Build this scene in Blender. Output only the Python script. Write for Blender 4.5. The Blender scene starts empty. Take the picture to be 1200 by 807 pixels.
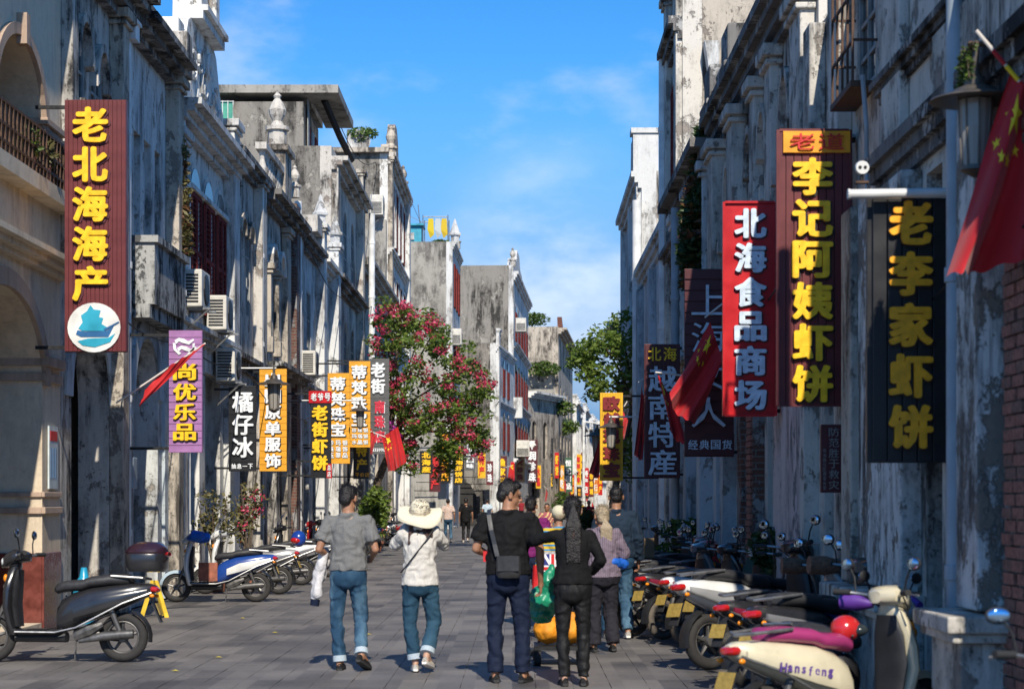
import bpy, bmesh, math, random
from mathutils import Vector, Matrix, noise
from mathutils.geometry import tessellate_polygon
R = math.radians
sc = bpy.context.scene
# ---------------------------------------------------------------- camera
F = 2200.0; CAMZ = 1.58; HY = 586.0            # focal length and horizon in 1200-px photo units
cam = bpy.data.cameras.new('camera'); cam_o = bpy.data.objects.new('camera', cam)
sc.collection.objects.link(cam_o); sc.camera = cam_o
cam_o.location = (0, 0, CAMZ); cam_o.rotation_euler = (R(90), 0, 0)
cam.sensor_width = 36; cam.lens = F*36/1200; cam.shift_y = (HY-403.5)/1200
cam.clip_start = 0.3; cam.clip_end = 6000
cam.dof.use_dof = True; cam.dof.focus_distance = 34; cam.dof.aperture_fstop = 3.5
# ---------------------------------------------------------------- light
SUN_T = Vector((-0.125, 1.0, -0.86)).normalized()     # direction the light travels
sun = bpy.data.lights.new('sun', 'SUN'); sun.energy = 3.5; sun.angle = R(0.5); sun.color = (1.0, 0.92, 0.79)
sun_o = bpy.data.objects.new('sun', sun); sc.collection.objects.link(sun_o)
sun_o.rotation_euler = SUN_T.to_track_quat('-Z', 'Y').to_euler()
w = bpy.data.worlds.new('World'); sc.world = w; w.use_nodes = True
nt = w.node_tree; nt.nodes.clear()
out = nt.nodes.new('ShaderNodeOutputWorld'); bg = nt.nodes.new('ShaderNodeBackground'); sky = nt.nodes.new('ShaderNodeTexSky')
sky.sky_type = 'NISHITA'; sky.sun_disc = False
sky.sun_elevation = math.asin(-SUN_T.z); sky.sun_rotation = math.atan2(-SUN_T.x, -SUN_T.y)
sky.altitude = 0; sky.air_density = 0.7; sky.dust_density = 0.0; sky.ozone_density = 2.0
bg.inputs[1].default_value = 0.115
hs = nt.nodes.new('ShaderNodeHueSaturation'); hs.inputs['Hue'].default_value = 0.5; hs.inputs['Saturation'].default_value = 1.38; hs.inputs['Value'].default_value = 1.0
nt.links.new(sky.outputs[0], hs.inputs['Color'])
L = nt.links.new
def wn(t, **kw):
    n = nt.nodes.new(t)
    for k, v in kw.items(): setattr(n, k, v)
    return n
def wmap(sock, a, b, lo=0., hi=1.):
    r_ = wn('ShaderNodeMapRange'); r_.interpolation_type = 'SMOOTHSTEP'
    for k, v in (('From Min',a),('From Max',b),('To Min',lo),('To Max',hi)): r_.inputs[k].default_value = v
    L(sock, r_.inputs['Value']); return r_.outputs[0]
def wmix(f, A_, B_):
    x = wn('ShaderNodeMix', data_type='RGBA'); L(f, x.inputs['Factor']); L(A_, x.inputs['A']); x.inputs['B'].default_value = (*B_,1); return x.outputs['Result']
def wmul(p, q):
    x = wn('ShaderNodeMath', operation='MULTIPLY'); L(p, x.inputs[0]); L(q, x.inputs[1]); return x.outputs[0]
tc = wn('ShaderNodeTexCoord'); sx = wn('ShaderNodeSeparateXYZ'); L(tc.outputs['Generated'], sx.inputs[0])
base = wmix(wmap(sx.outputs['Z'], .24, .06, 0, .97), hs.outputs[0], (.95, 2.0, 3.6))        # horizon haze
mp = wn('ShaderNodeMapping'); mp.inputs['Scale'].default_value = (1,1,2.0); mp.inputs['Location'].default_value = (1.3,.7,2.1); L(tc.outputs['Generated'], mp.inputs[0])
nz = wn('ShaderNodeTexNoise'); nz.inputs['Scale'].default_value = 9; nz.inputs['Detail'].default_value = 8; nz.inputs['Roughness'].default_value = .55; L(mp.outputs[0], nz.inputs['Vector'])
ds = wn('ShaderNodeVectorMath', operation='DISTANCE'); ds.inputs[1].default_value = (.024,.985,.118); L(tc.outputs['Generated'], ds.inputs[0])
cl = wmul(wmap(ds.outputs['Value'], .085, .005), wmap(nz.outputs['Fac'], .34, .58, .1, .85))      # the soft cloud low over the street
base = wmix(cl, base, (4.4, 5.2, 6.4))
base = wmix(wmap(nz.outputs['Fac'], .50, .76, 0, .40), base, (5.0, 5.3, 5.8))     # thin scattered cloud added over the whole dome to whiten the blue fill light
L(base, bg.inputs[0]); L(bg.outputs[0], out.inputs[0])
sc.view_settings.view_transform = 'Standard'; sc.view_settings.look = 'None'
sc.view_settings.exposure = 0.68; sc.view_settings.gamma = 1.0
random.seed(7)
COL = sc.collection

# ---------------------------------------------------------------- helpers
def P(px, py, Y): return Vector(((px-600)*Y/F, Y, CAMZ-(py-HY)*Y/F))
def PZ(py, Y): return CAMZ-(py-HY)*Y/F
def PX(px, Y): return (px-600)*Y/F
def YB(py): return CAMZ*F/(py-HY)              # distance of a ground point seen at image height py
def lerp_tab(tab, y):
    if y <= tab[0][0]: return tab[0][1]
    for (a, b), (c, d) in zip(tab, tab[1:]):
        if y <= c: return b+(d-b)*(y-a)/(c-a)
    return tab[-1][1]
XLT = [(0,-5.7),(70,-5.41),(103.9,-5.25),(104,-3.3),(115.9,-3.0),(116,-1.0),(127.9,-.15),(128,.1),(149.9,1.0),(150,1.3),(157.9,2.0),(158,3.9),(185.9,5.6),(186,6.0),(262,10.9),(330,16.5)]
XRT = [(0,2.9),(52,3.11),(60,3.62),(90,5.6),(130,8.6),(200,12.4),(262,15.4),(330,21)]
def XL(y): return lerp_tab(XLT, y)
def XR(y): return lerp_tab(XRT, y)

class Fr:                                       # a facade frame: u along the wall, o out of it, z up
    def __init__(s, o, u, n): s.o = Vector(o); s.u = Vector(u).normalized(); s.n = Vector(n).normalized()
    def __call__(s, u, o, z): return s.o+s.u*u+s.n*o+Vector((0,0,z))
WORLD = Fr((0,0,0),(1,0,0),(0,1,0))
class MB:
    def __init__(s, fr=WORLD): s.v = []; s.f = []; s.m = []; s.fr = fr; s.cur = 0
    def add(s, vs, fs):
        b = len(s.v); s.v += [Vector(p) for p in vs]; s.f += [tuple(i+b for i in f) for f in fs]; s.m += [s.cur]*len(fs); return s
    def box(s, a0, a1, b0, b1, c0, c1):
        g = s.fr; q = [g(x,y,z) for z in (c0,c1) for x,y in ((a0,b0),(a1,b0),(a1,b1),(a0,b1))]
        return s.add(q, [(0,1,2,3),(4,5,6,7),(0,1,5,4),(1,2,6,5),(2,3,7,6),(3,0,4,7)])
    def prism(s, poly, o0, o1):                 # polygon in (u, z), from o0 out to o1
        g = s.fr; n = len(poly); tris = tessellate_polygon([[Vector((p[0],p[1],0)) for p in poly]])
        q = [g(p[0],o0,p[1]) for p in poly]+[g(p[0],o1,p[1]) for p in poly]
        fs = [tuple(t) for t in tris]+[tuple(i+n for i in t) for t in tris]+[(i,(i+1)%n,(i+1)%n+n,i+n) for i in range(n)]
        return s.add(q, fs)
    def tube(s, pts, r, n=8, cap=True):         # pts already world; r number or list
        pts = [Vector(p) for p in pts]; k = len(pts); rr = r if isinstance(r,(list,tuple)) else [r]*k
        vs = []; ref = None
        for i, p in enumerate(pts):
            t = (pts[min(i+1,k-1)]-pts[max(i-1,0)]).normalized()
            if ref is None: ref = t.orthogonal().normalized()
            ref = (ref-t*ref.dot(t)); ref = ref.normalized() if ref.length > 1e-6 else t.orthogonal().normalized()
            b = t.cross(ref)
            for j in range(n):
                a = 2*math.pi*j/n; vs.append(p+(ref*math.cos(a)+b*math.sin(a))*rr[i])
        fs = [(i*n+j, i*n+(j+1)%n, (i+1)*n+(j+1)%n, (i+1)*n+j) for i in range(k-1) for j in range(n)]
        if cap: fs += [tuple(range(n)), tuple(range((k-1)*n, k*n))]
        return s.add(vs, fs)
    def lathe(s, c, prof, n=12, axis='z', cap=True):      # prof: (r, h)
        c = Vector(c); vs = []
        for r, h in prof:
            for j in range(n):
                a = 2*math.pi*j/n; x, y = r*math.cos(a), r*math.sin(a)
                vs.append(c+(Vector((x,y,h)) if axis=='z' else Vector((h,x,y)) if axis=='x' else Vector((x,h,y))))
        k = len(prof)
        fs = [(i*n+j, i*n+(j+1)%n, (i+1)*n+(j+1)%n, (i+1)*n+j) for i in range(k-1) for j in range(n)]
        if cap: fs += [tuple(range(n)), tuple(range((k-1)*n, k*n))]
        return s.add(vs, fs)
    def loft(s, rings, closed=True, cap=True):  # rings: lists of points of equal length
        n = len(rings[0]); k = len(rings); vs = [p for r_ in rings for p in r_]
        fs = [(i*n+j, i*n+(j+1)%n, (i+1)*n+(j+1)%n, (i+1)*n+j) for i in range(k-1) for j in range(n if closed else n-1)]
        if cap: fs += [tuple(range(n)), tuple(range((k-1)*n, k*n))]
        return s.add(vs, fs)
    def ball(s, c, rx, ry=None, rz=None, n=14, m=8, rot=None):
        ry = rx if ry is None else ry; rz = rx if rz is None else rz; c = Vector(c); rings = []
        for i in range(m+1):
            a = -math.pi/2+math.pi*(i+0.001 if i==0 else i-0.001 if i==m else i)/m
            r_ = []
            for j in range(n):
                b = 2*math.pi*j/n; p = Vector((rx*math.cos(a)*math.cos(b), ry*math.cos(a)*math.sin(b), rz*math.sin(a)))
                r_.append(c+(rot@p if rot else p))
            rings.append(r_)
        return s.loft(rings)
    def cap2(s, p0, r0, p1, r1, n=12):          # tapered capsule
        p0 = Vector(p0); p1 = Vector(p1); d = (p1-p0); l = d.length; d.normalize(); pts = []; rs = []
        for a in (80,50,20): pts.append(p0-d*r0*math.sin(R(a))); rs.append(r0*math.cos(R(a)))
        pts += [p0, p0.lerp(p1,.5), p1]; rs += [r0, (r0+r1)/2, r1]
        for a in (20,50,80): pts.append(p1+d*r1*math.sin(R(a))); rs.append(r1*math.cos(R(a)))
        return s.tube(pts, rs, n)
    def build(s, name, mat, parent=None, smooth=False, bevel=0, recalc=True):
        me = bpy.data.meshes.new(name); off = Vector((0,0,0)); up_ = parent
        while up_: off = off+up_.location; up_ = up_.parent
        me.from_pydata([p-off for p in s.v], [], s.f)
        mats = mat if isinstance(mat,(list,tuple)) else [mat]
        for m_ in mats: me.materials.append(m_)
        if len(mats) > 1: me.polygons.foreach_set('material_index', s.m)
        if recalc:
            b = bmesh.new(); b.from_mesh(me); bmesh.ops.recalc_face_normals(b, faces=b.faces); b.to_mesh(me); b.free()
        if smooth: me.polygons.foreach_set('use_smooth', [True]*len(me.polygons))
        o = bpy.data.objects.new(name, me); COL.objects.link(o)
        if parent: o.parent = parent
        if bevel:
            bv = o.modifiers.new('bevel','BEVEL'); bv.width = bevel; bv.segments = 2; bv.limit_method = 'ANGLE'
        if smooth: me.set_sharp_from_angle(angle=R(40)) if smooth == 1 else None
        return o
def tag(o, label=None, cat=None, group=None, kind=None):
    if label: o['label'] = label
    if cat: o['category'] = cat
    if group: o['group'] = group
    if kind: o['kind'] = kind
    return o
def empty(name, loc=(0,0,0), label=None, cat=None, group=None):
    o = bpy.data.objects.new(name, None); COL.objects.link(o); o.location = loc; o.empty_display_size = .2
    return tag(o, label, cat, group)
def share(src, name, parent, loc, rot=None):    # a repeat that shares mesh data
    o = bpy.data.objects.new(name, src.data); COL.objects.link(o); o.parent = parent; o.location = loc
    if rot is not None: o.rotation_euler = rot
    return o
def copy_tree(o, parent=None):
    c = o.copy(); COL.objects.link(c)
    if parent: c.parent = parent
    for ch in list(o.children): copy_tree(ch, c)
    return c

# ---------------------------------------------------------------- materials
def newmat(name):
    m = bpy.data.materials.new(name); m.use_nodes = True; return m, m.node_tree, m.node_tree.nodes['Principled BSDF']
def simple(name, col, rough=.6, metal=0, noise_s=0, noise_a=0.15, bump=0, emis=0, coat=0, trans=0, spec=None):
    m, t, b = newmat(name); b.inputs['Base Color'].default_value = (*col,1); b.inputs['Roughness'].default_value = rough
    b.inputs['Metallic'].default_value = metal
    if coat: b.inputs['Coat Weight'].default_value = coat
    if spec is not None: b.inputs['Specular IOR Level'].default_value = spec
    if emis: b.inputs['Emission Color'].default_value = (*col,1); b.inputs['Emission Strength'].default_value = emis
    if noise_s:
        tc = t.nodes.new('ShaderNodeTexCoord'); n = t.nodes.new('ShaderNodeTexNoise'); n.inputs['Scale'].default_value = noise_s; n.inputs['Detail'].default_value = 6
        t.links.new(tc.outputs['Object'], n.inputs['Vector'])
        mr = t.nodes.new('ShaderNodeMapRange'); mr.inputs['From Min'].default_value = .3; mr.inputs['From Max'].default_value = .7
        mr.inputs['To Min'].default_value = 1-noise_a; mr.inputs['To Max'].default_value = 1+noise_a*.6
        t.links.new(n.outputs['Fac'], mr.inputs['Value'])
        mm = t.nodes.new('ShaderNodeMix'); mm.data_type='RGBA'; mm.blend_type='MULTIPLY'; mm.inputs['Factor'].default_value = 1
        mm.inputs['A'].default_value = (*col,1); t.links.new(mr.outputs[0], mm.inputs['B']); t.links.new(mm.outputs['Result'], b.inputs['Base Color'])
        rr = t.nodes.new('ShaderNodeMapRange'); rr.inputs['To Min'].default_value = max(0,rough-.15); rr.inputs['To Max'].default_value = min(1,rough+.15)
        t.links.new(n.outputs['Fac'], rr.inputs['Value']); t.links.new(rr.outputs[0], b.inputs['Roughness'])
        if bump:
            bp = t.nodes.new('ShaderNodeBump'); bp.inputs['Strength'].default_value = bump; bp.inputs['Distance'].default_value = .02
            t.links.new(n.outputs['Fac'], bp.inputs['Height']); t.links.new(bp.outputs[0], b.inputs['Normal'])
    return m
def plaster(name, base, stain, under, mold=.5, peel=.3, seed=0., rough=.9, bricky=False, sc_=1.0):
    """old lime plaster: blotches, vertical run-off streaks, peeled patches showing what is underneath"""
    m, t, b = newmat(name); N = t.nodes.new; K = t.links.new; b.inputs['Roughness'].default_value = rough; b.inputs['Specular IOR Level'].default_value = .2
    g = N('ShaderNodeNewGeometry'); ad = N('ShaderNodeVectorMath'); ad.inputs[1].default_value = (seed*3.1, seed*1.7, seed*2.3); K(g.outputs['Position'], ad.inputs[0])
    def nz(scale, vec_scale=(1,1,1), det=6, rg=.6):
        mp = N('ShaderNodeMapping'); mp.inputs['Scale'].default_value = vec_scale; K(ad.outputs[0], mp.inputs[0])
        n = N('ShaderNodeTexNoise'); n.inputs['Scale'].default_value = scale*sc_; n.inputs['Detail'].default_value = det; n.inputs['Roughness'].default_value = rg; K(mp.outputs[0], n.inputs['Vector']); return n.outputs['Fac']
    def ramp(v, a, c, lo=0., hi=1.):
        r_ = N('ShaderNodeMapRange'); r_.inputs['From Min'].default_value = a; r_.inputs['From Max'].default_value = c; r_.inputs['To Min'].default_value = lo; r_.inputs['To Max'].default_value = hi
        K(v, r_.inputs['Value']); return r_.outputs[0]
    def mix(f, a, c, bt='MIX'):
        x = N('ShaderNodeMix'); x.data_type='RGBA'; x.blend_type = bt
        for s_, v in (('Factor',f),('A',a),('B',c)):
            if isinstance(v, tuple): x.inputs[s_].default_value = (*v,1)
            elif isinstance(v, (int,float)): x.inputs[s_].default_value = v
            else: K(v, x.inputs[s_])
        return x.outputs['Result']
    def mth(op, a, c):
        x = N('ShaderNodeMath'); x.operation = op
        for i, v in enumerate((a,c)):
            if isinstance(v,(int,float)): x.inputs[i].default_value = v
            else: K(v, x.inputs[i])
        return x.outputs[0]
    big = nz(.75, (1,1,.8), 10, .7); streak = nz(1.0, (3.2,3.2,.5), 10, .72); fine = nz(13, det=9, rg=.8); pe = nz(2.2, (1,1,.7), 12, .76); drip = nz(1.0, (11,11,.7), 5, .6)
    col = mix(ramp(fine,.3,.7), tuple(c*.82 for c in base), tuple(min(.85,c*1.12) for c in base))
    mo = mth('ADD', mth('MULTIPLY', ramp(big,.42,.58), ramp(streak,.44,.57)), mth('MULTIPLY', ramp(big,.50,.66,0,.8), ramp(drip,.45,.6))); sp = ramp(fine,.53,.62)
    mo = mth('MULTIPLY', mth('ADD', mo, mth('MULTIPLY', sp, ramp(streak,.40,.58,.08,.65))), mold*1.15)
    mo2 = N('ShaderNodeClamp'); K(mo, mo2.inputs[0])
    col = mix(mo2.outputs[0], col, stain)
    pm = ramp(pe, .60-.12*peel, .63-.12*peel)
    if peel <= 0: pm = 0.0
    if bricky:
        vm = N('ShaderNodeSeparateXYZ'); K(g.outputs['Position'], vm.inputs[0]); s2 = N('ShaderNodeMath'); s2.operation='ADD'; K(vm.outputs[0], s2.inputs[0]); K(vm.outputs[1], s2.inputs[1])
        cb = N('ShaderNodeCombineXYZ'); K(s2.outputs[0], cb.inputs[0]); K(vm.outputs[2], cb.inputs[1])
        bt = N('ShaderNodeTexBrick'); bt.inputs['Scale'].default_value = 1; bt.inputs['Brick Width'].default_value = .26; bt.inputs['Row Height'].default_value = .075; bt.inputs['Mortar Size'].default_value = .008
        bt.inputs['Color1'].default_value = (*under,1); bt.inputs['Color2'].default_value = (*[c*.7 for c in under],1); bt.inputs['Mortar'].default_value = (.2,.19,.17,1); K(cb.outputs[0], bt.inputs['Vector'])
        un = mix(ramp(fine,.35,.7,0,.5), bt.outputs['Color'], stain)
    else: un = mix(ramp(fine,.35,.7), tuple(c*.7 for c in under), under)
    if peel > 0: col = mix(pm, col, un)
    K(col, b.inputs['Base Color'])
    h = mth('ADD', mth('MULTIPLY', fine, .35), mth('MULTIPLY', streak, .25))
    if peel > 0: h = mth('SUBTRACT', h, mth('MULTIPLY', pm, .6))
    bp = N('ShaderNodeBump'); bp.inputs['Strength'].default_value = .75; bp.inputs['Distance'].default_value = .03; K(h, bp.inputs['Height']); K(bp.outputs[0], b.inputs['Normal'])
    return m
MOLD = (.045,.043,.042)
M = {}
M['cream'] = plaster('cream_plaster', (.74,.62,.46), (.22,.17,.13), (.35,.27,.2), .35, 0, 1)
M['cream2'] = plaster('peach_trim', (.50,.37,.28), (.2,.14,.1), (.3,.2,.14), .3, 0, 2)
M['grey'] = plaster('weathered_plaster', (.60,.56,.50), MOLD, (.32,.27,.23), .8, .35, 3)
M['bluish'] = plaster('blue_white_plaster', (.66,.68,.67), (.09,.09,.09), (.38,.35,.31), .55, .4, 4)
M['white'] = plaster('old_whitewash', (.74,.73,.69), (.11,.10,.095), (.38,.34,.30), .5, .35, 5)
M['whiteclean'] = plaster('white_paint', (.68,.68,.66), (.13,.12,.11), (.4,.38,.35), .6, .22, 6)
M['dark'] = plaster('blackened_cement', (.20,.19,.18), (.022,.022,.022), (.46,.45,.43), 1.0, .55, 7)
M['cement'] = plaster('gable_cement', (.27,.25,.22), (.045,.042,.038), (.42,.39,.34), 1.0, .3, 8, sc_=.7)
M['cementl'] = plaster('pale_cement', (.38,.36,.32), (.10,.095,.085), (.25,.23,.21), .8, .25, 9, sc_=.6)
M['tan'] = plaster('tan_plaster', (.52,.46,.38), (.07,.062,.055), (.30,.26,.22), .85, .45, 10)
M['pink'] = plaster('pinkish_plaster', (.68,.57,.54), (.09,.085,.08), (.28,.27,.26), .55, .35, 11)
M['rgrey'] = plaster('right_plaster', (.66,.62,.55), (.07,.067,.062), (.34,.30,.26), .7, .45, 12)
M['peeled'] = plaster('peeling_lime', (.72,.71,.67), (.09,.085,.08), (.27,.23,.19), .7, .6, 13, sc_=1.5)
M['rbrick'] = plaster('brick_showing', (.30,.29,.28), (.04,.04,.04), (.20,.085,.06), .55, 1.1, 14, bricky=True)
M['dbrick'] = plaster('dark_brick_wall', (.20,.19,.18), (.03,.03,.03), (.10,.09,.08), .6, 1.6, 15, bricky=True)
M['brick1'] = simple('brick_red', (.34,.14,.10), .9, noise_s=30, noise_a=.5, bump=.4)
M['brick2'] = simple('brick_brown', (.24,.12,.09), .9, noise_s=30, noise_a=.5, bump=.4)
M['paleblue'] = plaster('pale_blue_paint', (.52,.58,.61), (.16,.17,.18), (.33,.32,.30), .5, .25, 17)
M['wood'] = simple('old_wood', (.09,.05,.03), .7, noise_s=12, noise_a=.5, bump=.3)
M['shutter'] = simple('maroon_shutter_paint', (.22,.045,.04), .9, noise_s=8, noise_a=.3, spec=.08)
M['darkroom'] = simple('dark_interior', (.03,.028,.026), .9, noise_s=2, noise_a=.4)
M['roof'] = simple('roof_cement', (.14,.13,.12), .9, noise_s=2, noise_a=.4, bump=.3)
M['glass'] = simple('window_glass', (.03,.04,.045), .12, noise_s=1.5, noise_a=.3)
M['frame'] = simple('window_frame_paint', (.30,.31,.30), .6, noise_s=9, noise_a=.3)
M['pipe'] = simple('pvc_pipe', (.72,.72,.70), .45, noise_s=3, noise_a=.28)
M['pipeblue'] = simple('grey_blue_pipe', (.34,.40,.44), .5, noise_s=3, noise_a=.3)
M['rust'] = simple('rusty_iron', (.10,.055,.035), .7, .3, noise_s=18, noise_a=.5)
M['iron'] = simple('dark_iron', (.035,.035,.037), .5, .6, noise_s=18, noise_a=.4)
M['steel'] = simple('grey_steel', (.35,.35,.35), .4, .8, noise_s=14, noise_a=.3)
M['chrome'] = simple('chrome', (.75,.75,.76), .15, 1)
M['acwhite'] = simple('air_conditioner_shell', (.62,.59,.52), .5, noise_s=5, noise_a=.2)
M['black'] = simple('black_gap', (.012,.012,.012), .8)
M['green_sheet'] = simple('green_sheet', (.06,.33,.24), .5, noise_s=6, noise_a=.3)
M['turq'] = simple('turquoise_sheet', (.04,.33,.45), .5, noise_s=4, noise_a=.3)
M['leafpale'] = simple('leaf', (.09,.16,.035), .55, noise_s=3, noise_a=.4)
M['mouldy'] = plaster('mouldy_balcony_plaster', (.42,.42,.40), (.02,.02,.02), (.12,.12,.12), 1.5, .5, 21, sc_=1.6)
# ---------------------------------------------------------------- ground
def slab_mat():
    m, t, b = newmat('paving_stone'); N = t.nodes.new; K = t.links.new
    oi = N('ShaderNodeObjectInfo'); g = N('ShaderNodeNewGeometry')
    vo = N('ShaderNodeTexWhiteNoise'); vo.noise_dimensions = '2D'
    dv = N('ShaderNodeVectorMath'); dv.operation = 'DIVIDE'; dv.inputs[1].default_value = (.32,.92,1); K(g.outputs['Position'], dv.inputs[0])
    fl = N('ShaderNodeVectorMath'); fl.operation = 'FLOOR'; K(dv.outputs[0], fl.inputs[0]); K(fl.outputs[0], vo.inputs['Vector'])
    n = N('ShaderNodeTexNoise'); n.inputs['Scale'].default_value = 22; n.inputs['Detail'].default_value = 8; K(g.outputs['Position'], n.inputs['Vector'])
    n2 = N('ShaderNodeTexNoise'); n2.inputs['Scale'].default_value = .9; n2.inputs['Detail'].default_value = 6; K(g.outputs['Position'], n2.inputs['Vector'])
    a = N('ShaderNodeMath'); a.operation='ADD'; K(vo.outputs['Value'], a.inputs[0])
    n2r = N('ShaderNodeMapRange'); n2r.inputs['From Min'].default_value=.35; n2r.inputs['From Max'].default_value=.65; n2r.inputs['To Max'].default_value=.9; K(n2.outputs['Fac'], n2r.inputs['Value']); K(n2r.outputs[0], a.inputs[1])
    a2 = N('ShaderNodeMath'); a2.operation='ADD'; K(a.outputs[0], a2.inputs[0]); K(n.outputs['Fac'], a2.inputs[1])
    r = N('ShaderNodeMapRange'); r.inputs['From Min'].default_value = .45; r.inputs['From Max'].default_value = 2.1; K(a2.outputs[0], r.inputs['Value'])
    x = N('ShaderNodeMix'); x.data_type='RGBA'; x.inputs['A'].default_value = (.055,.052,.053,1); x.inputs['B'].default_value = (.195,.178,.164,1)
    K(r.outputs[0], x.inputs['Factor']); K(x.outputs['Result'], b.inputs['Base Color']); b.inputs['Roughness'].default_value = .62
    bp = N('ShaderNodeBump'); bp.inputs['Strength'].default_value=.3; bp.inputs['Distance'].default_value=.006; K(n.outputs['Fac'], bp.inputs['Height']); K(bp.outputs[0], b.inputs['Normal'])
    return m
M['slab'] = slab_mat()
M['joint'] = simple('paving_joint', (.05,.047,.045), .95, noise_s=10, noise_a=.4)
M['earth'] = simple('town_ground', (.16,.15,.14), .95, noise_s=.5, noise_a=.3)
g = MB(); g.add([(-900,-60,-.06),(900,-60,-.06),(900,3000,-.06),(-900,3000,-.06)], [(0,1,2,3)])
tag(g.build('ground', M['earth']), 'flat town ground around the street', kind='structure')
street = empty('paved_street', (0,0,0)); tag(street, 'grey stone paved pedestrian street running away between the old houses', kind='structure')
g = MB()
ys = list(range(6, 340, 6))
g.loft([[Vector((XL(y)-3,y,-.022)), Vector((XR(y)+3,y,-.022))] for y in ys], closed=False, cap=False)
g.build('bedding', M['joint'], street)
slabme = MB(); slabme.box(0,.3155,0,.9105,-.02,0)
s0 = slabme.build('paving_slab', M['slab'], street); s0.location = (-5.6, 15.8, 0)
nslab = 0; rest = MB()
cols = [(-5.62+.32*i) for i in range(27)]
for yi in range(0, 100):
    for ci, x in enumerate(cols):
        y = 13.1+yi*.915+(.457 if ci % 2 else 0)+random.uniform(-.001,.001)
        xx = x+.0041*y; hz = random.uniform(-.0015,.0015)
        
        if y > 15.9 and nslab < 300 and -5.5 < xx < 2.6:
            if nslab == 0: s0.location = (xx,y,hz)
            else: share(s0, 'paving_slab', street, (xx,y,hz))
            nslab += 1
        else: rest.box(xx,xx+.3155,y,y+.9105,-.02,hz)
for y in range(104, 330, 2):
    pass
tag(rest.build('farther_paving_slabs', M['slab'], street), kind='stuff')
g = MB(); g.loft([[Vector((XL(y)-3,y,-.001)), Vector((XR(y)+3,y,-.001))] for y in range(105, 341, 5)], closed=False, cap=False)
g.build('distant_paving', M['slab'], street)
# ---------------------------------------------------------------- facades
def contour(op):
    u0,u1,z0,z1 = op['r']; k = op.get('k','rect')
    if k == 'rect': return [(u0,z0),(u1,z0),(u1,z1),(u0,z1)]
    c = (u0+u1)/2; r = (u1-u0)/2; n = op.get('n', 7); pts = [(u0,z0),(u1,z0)]
    if k == 'arch':
        rise = op.get('rise', r); zs = z1-rise
        pts += [(c+r*math.cos(math.pi*i/(2*n)), zs+rise*math.sin(math.pi*i/(2*n))) for i in range(0, 2*n+1)]
    else:                                       # pointed
        rise = op.get('rise', r*1.5); zs = z1-rise
        right = [(u1-(r)*(i/n)**1.7, zs+rise*math.sin(math.pi/2*(i/n))) for i in range(n+1)]
        left = [(2*c-a, b) for a, b in reversed(right[:-1])]
        pts += right+left
    return pts
def fill(fr, op, root):
    """what stands in an opening"""
    u0,u1,z0,z1 = op['r']; f = op.get('f'); d = op.get('d', {'shut':-.03,'win':.06,'glass':.06,None:.12,'dark':.12}.get(f,.3)); ct = contour(op)
    if f == 'room': return
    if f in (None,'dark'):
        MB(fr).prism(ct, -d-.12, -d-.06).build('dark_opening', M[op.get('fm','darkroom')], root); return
    if f == 'blind':
        MB(fr).prism(ct, -d*.5-.05, -d*.5).build('blind_panel', M[op.get('fm','grey')], root); return
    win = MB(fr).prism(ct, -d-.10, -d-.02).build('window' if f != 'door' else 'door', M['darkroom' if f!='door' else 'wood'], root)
    if f == 'shut':
        zt = z1-(op.get('rise', (u1-u0)/2) if op.get('k') in ('arch','ptd') else 0)
        m_ = M[op.get('fm','shutter')]; c = (u0+u1)/2
        for a, b in ((u0+.01,c-.012),(c+.012,u1-.01)):
            q = MB(fr); w = .05
            q.box(a,a+w,-d,-d+.05,z0,zt); q.box(b-w,b,-d,-d+.05,z0,zt)
            for zz in (z0,(z0+zt)/2-.03,zt-.07): q.box(a+w,b-w,-d+.002,-d+.048,zz,zz+.07)
            q.build('shutter_frame', m_, win)
            q = MB(fr); z = z0+.1
            while z < zt-.1:
                if abs(z-(z0+zt)/2) > .06:
                    g_ = fr; q.add([g_(a+w,-d+.005,z+.05), g_(b-w,-d+.005,z+.05), g_(b-w,-d+.045,z), g_(a+w,-d+.045,z), g_(a+w,-d+.005,z+.058), g_(b-w,-d+.005,z+.058), g_(b-w,-d+.045,z+.008), g_(a+w,-d+.045,z+.008)], [(0,1,2,3),(4,5,6,7),(0,1,5,4),(1,2,6,5),(2,3,7,6),(3,0,4,7)])
                z += .085
            tag(q.build('louvre_slats', m_, win), kind='stuff')
        if zt < z1-.05: MB(fr).prism([p for p in ct if p[1] > zt-.001]+[], -d-.015, -d+.02).build('fanlight', M['glass'], win)
    elif f in ('win','glass'):
        m_ = M[op.get('fm','frame')]; q = MB(fr); w = .05; nu = op.get('nu',2); nz_ = op.get('nz',3)
        q.box(u0,u0+w,-d,-d+.05,z0,z1); q.box(u1-w,u1,-d,-d+.05,z0,z1); q.box(u0+w,u1-w,-d+.001,-d+.049,z0,z0+w); q.box(u0+w,u1-w,-d+.001,-d+.049,z1-w,z1)
        for i in range(1,nu): q.box(u0+(u1-u0)*i/nu-.018,u0+(u1-u0)*i/nu+.018,-d+.003,-d+.045,z0+w,z1-w)
        for i in range(1,nz_): q.box(u0+w,u1-w,-d+.006,-d+.04,z0+(z1-z0)*i/nz_-.018,z0+(z1-z0)*i/nz_+.018)
        q.build('frame', m_, win)
        MB(fr).box(u0+w,u1-w,-d+.012,-d+.02,z0+w,z1-w).build('pane', M['glass'], win)
    elif f == 'door':
        n = max(2, int((u1-u0)/.28)); 
        for i in range(n):
            a = u0+(u1-u0)*i/n; MB(fr).box(a+.008,a+(u1-u0)/n-.008,-d-.02,-d+.02,z0,z1-.25).build('plank', M['wood'], win)
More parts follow.
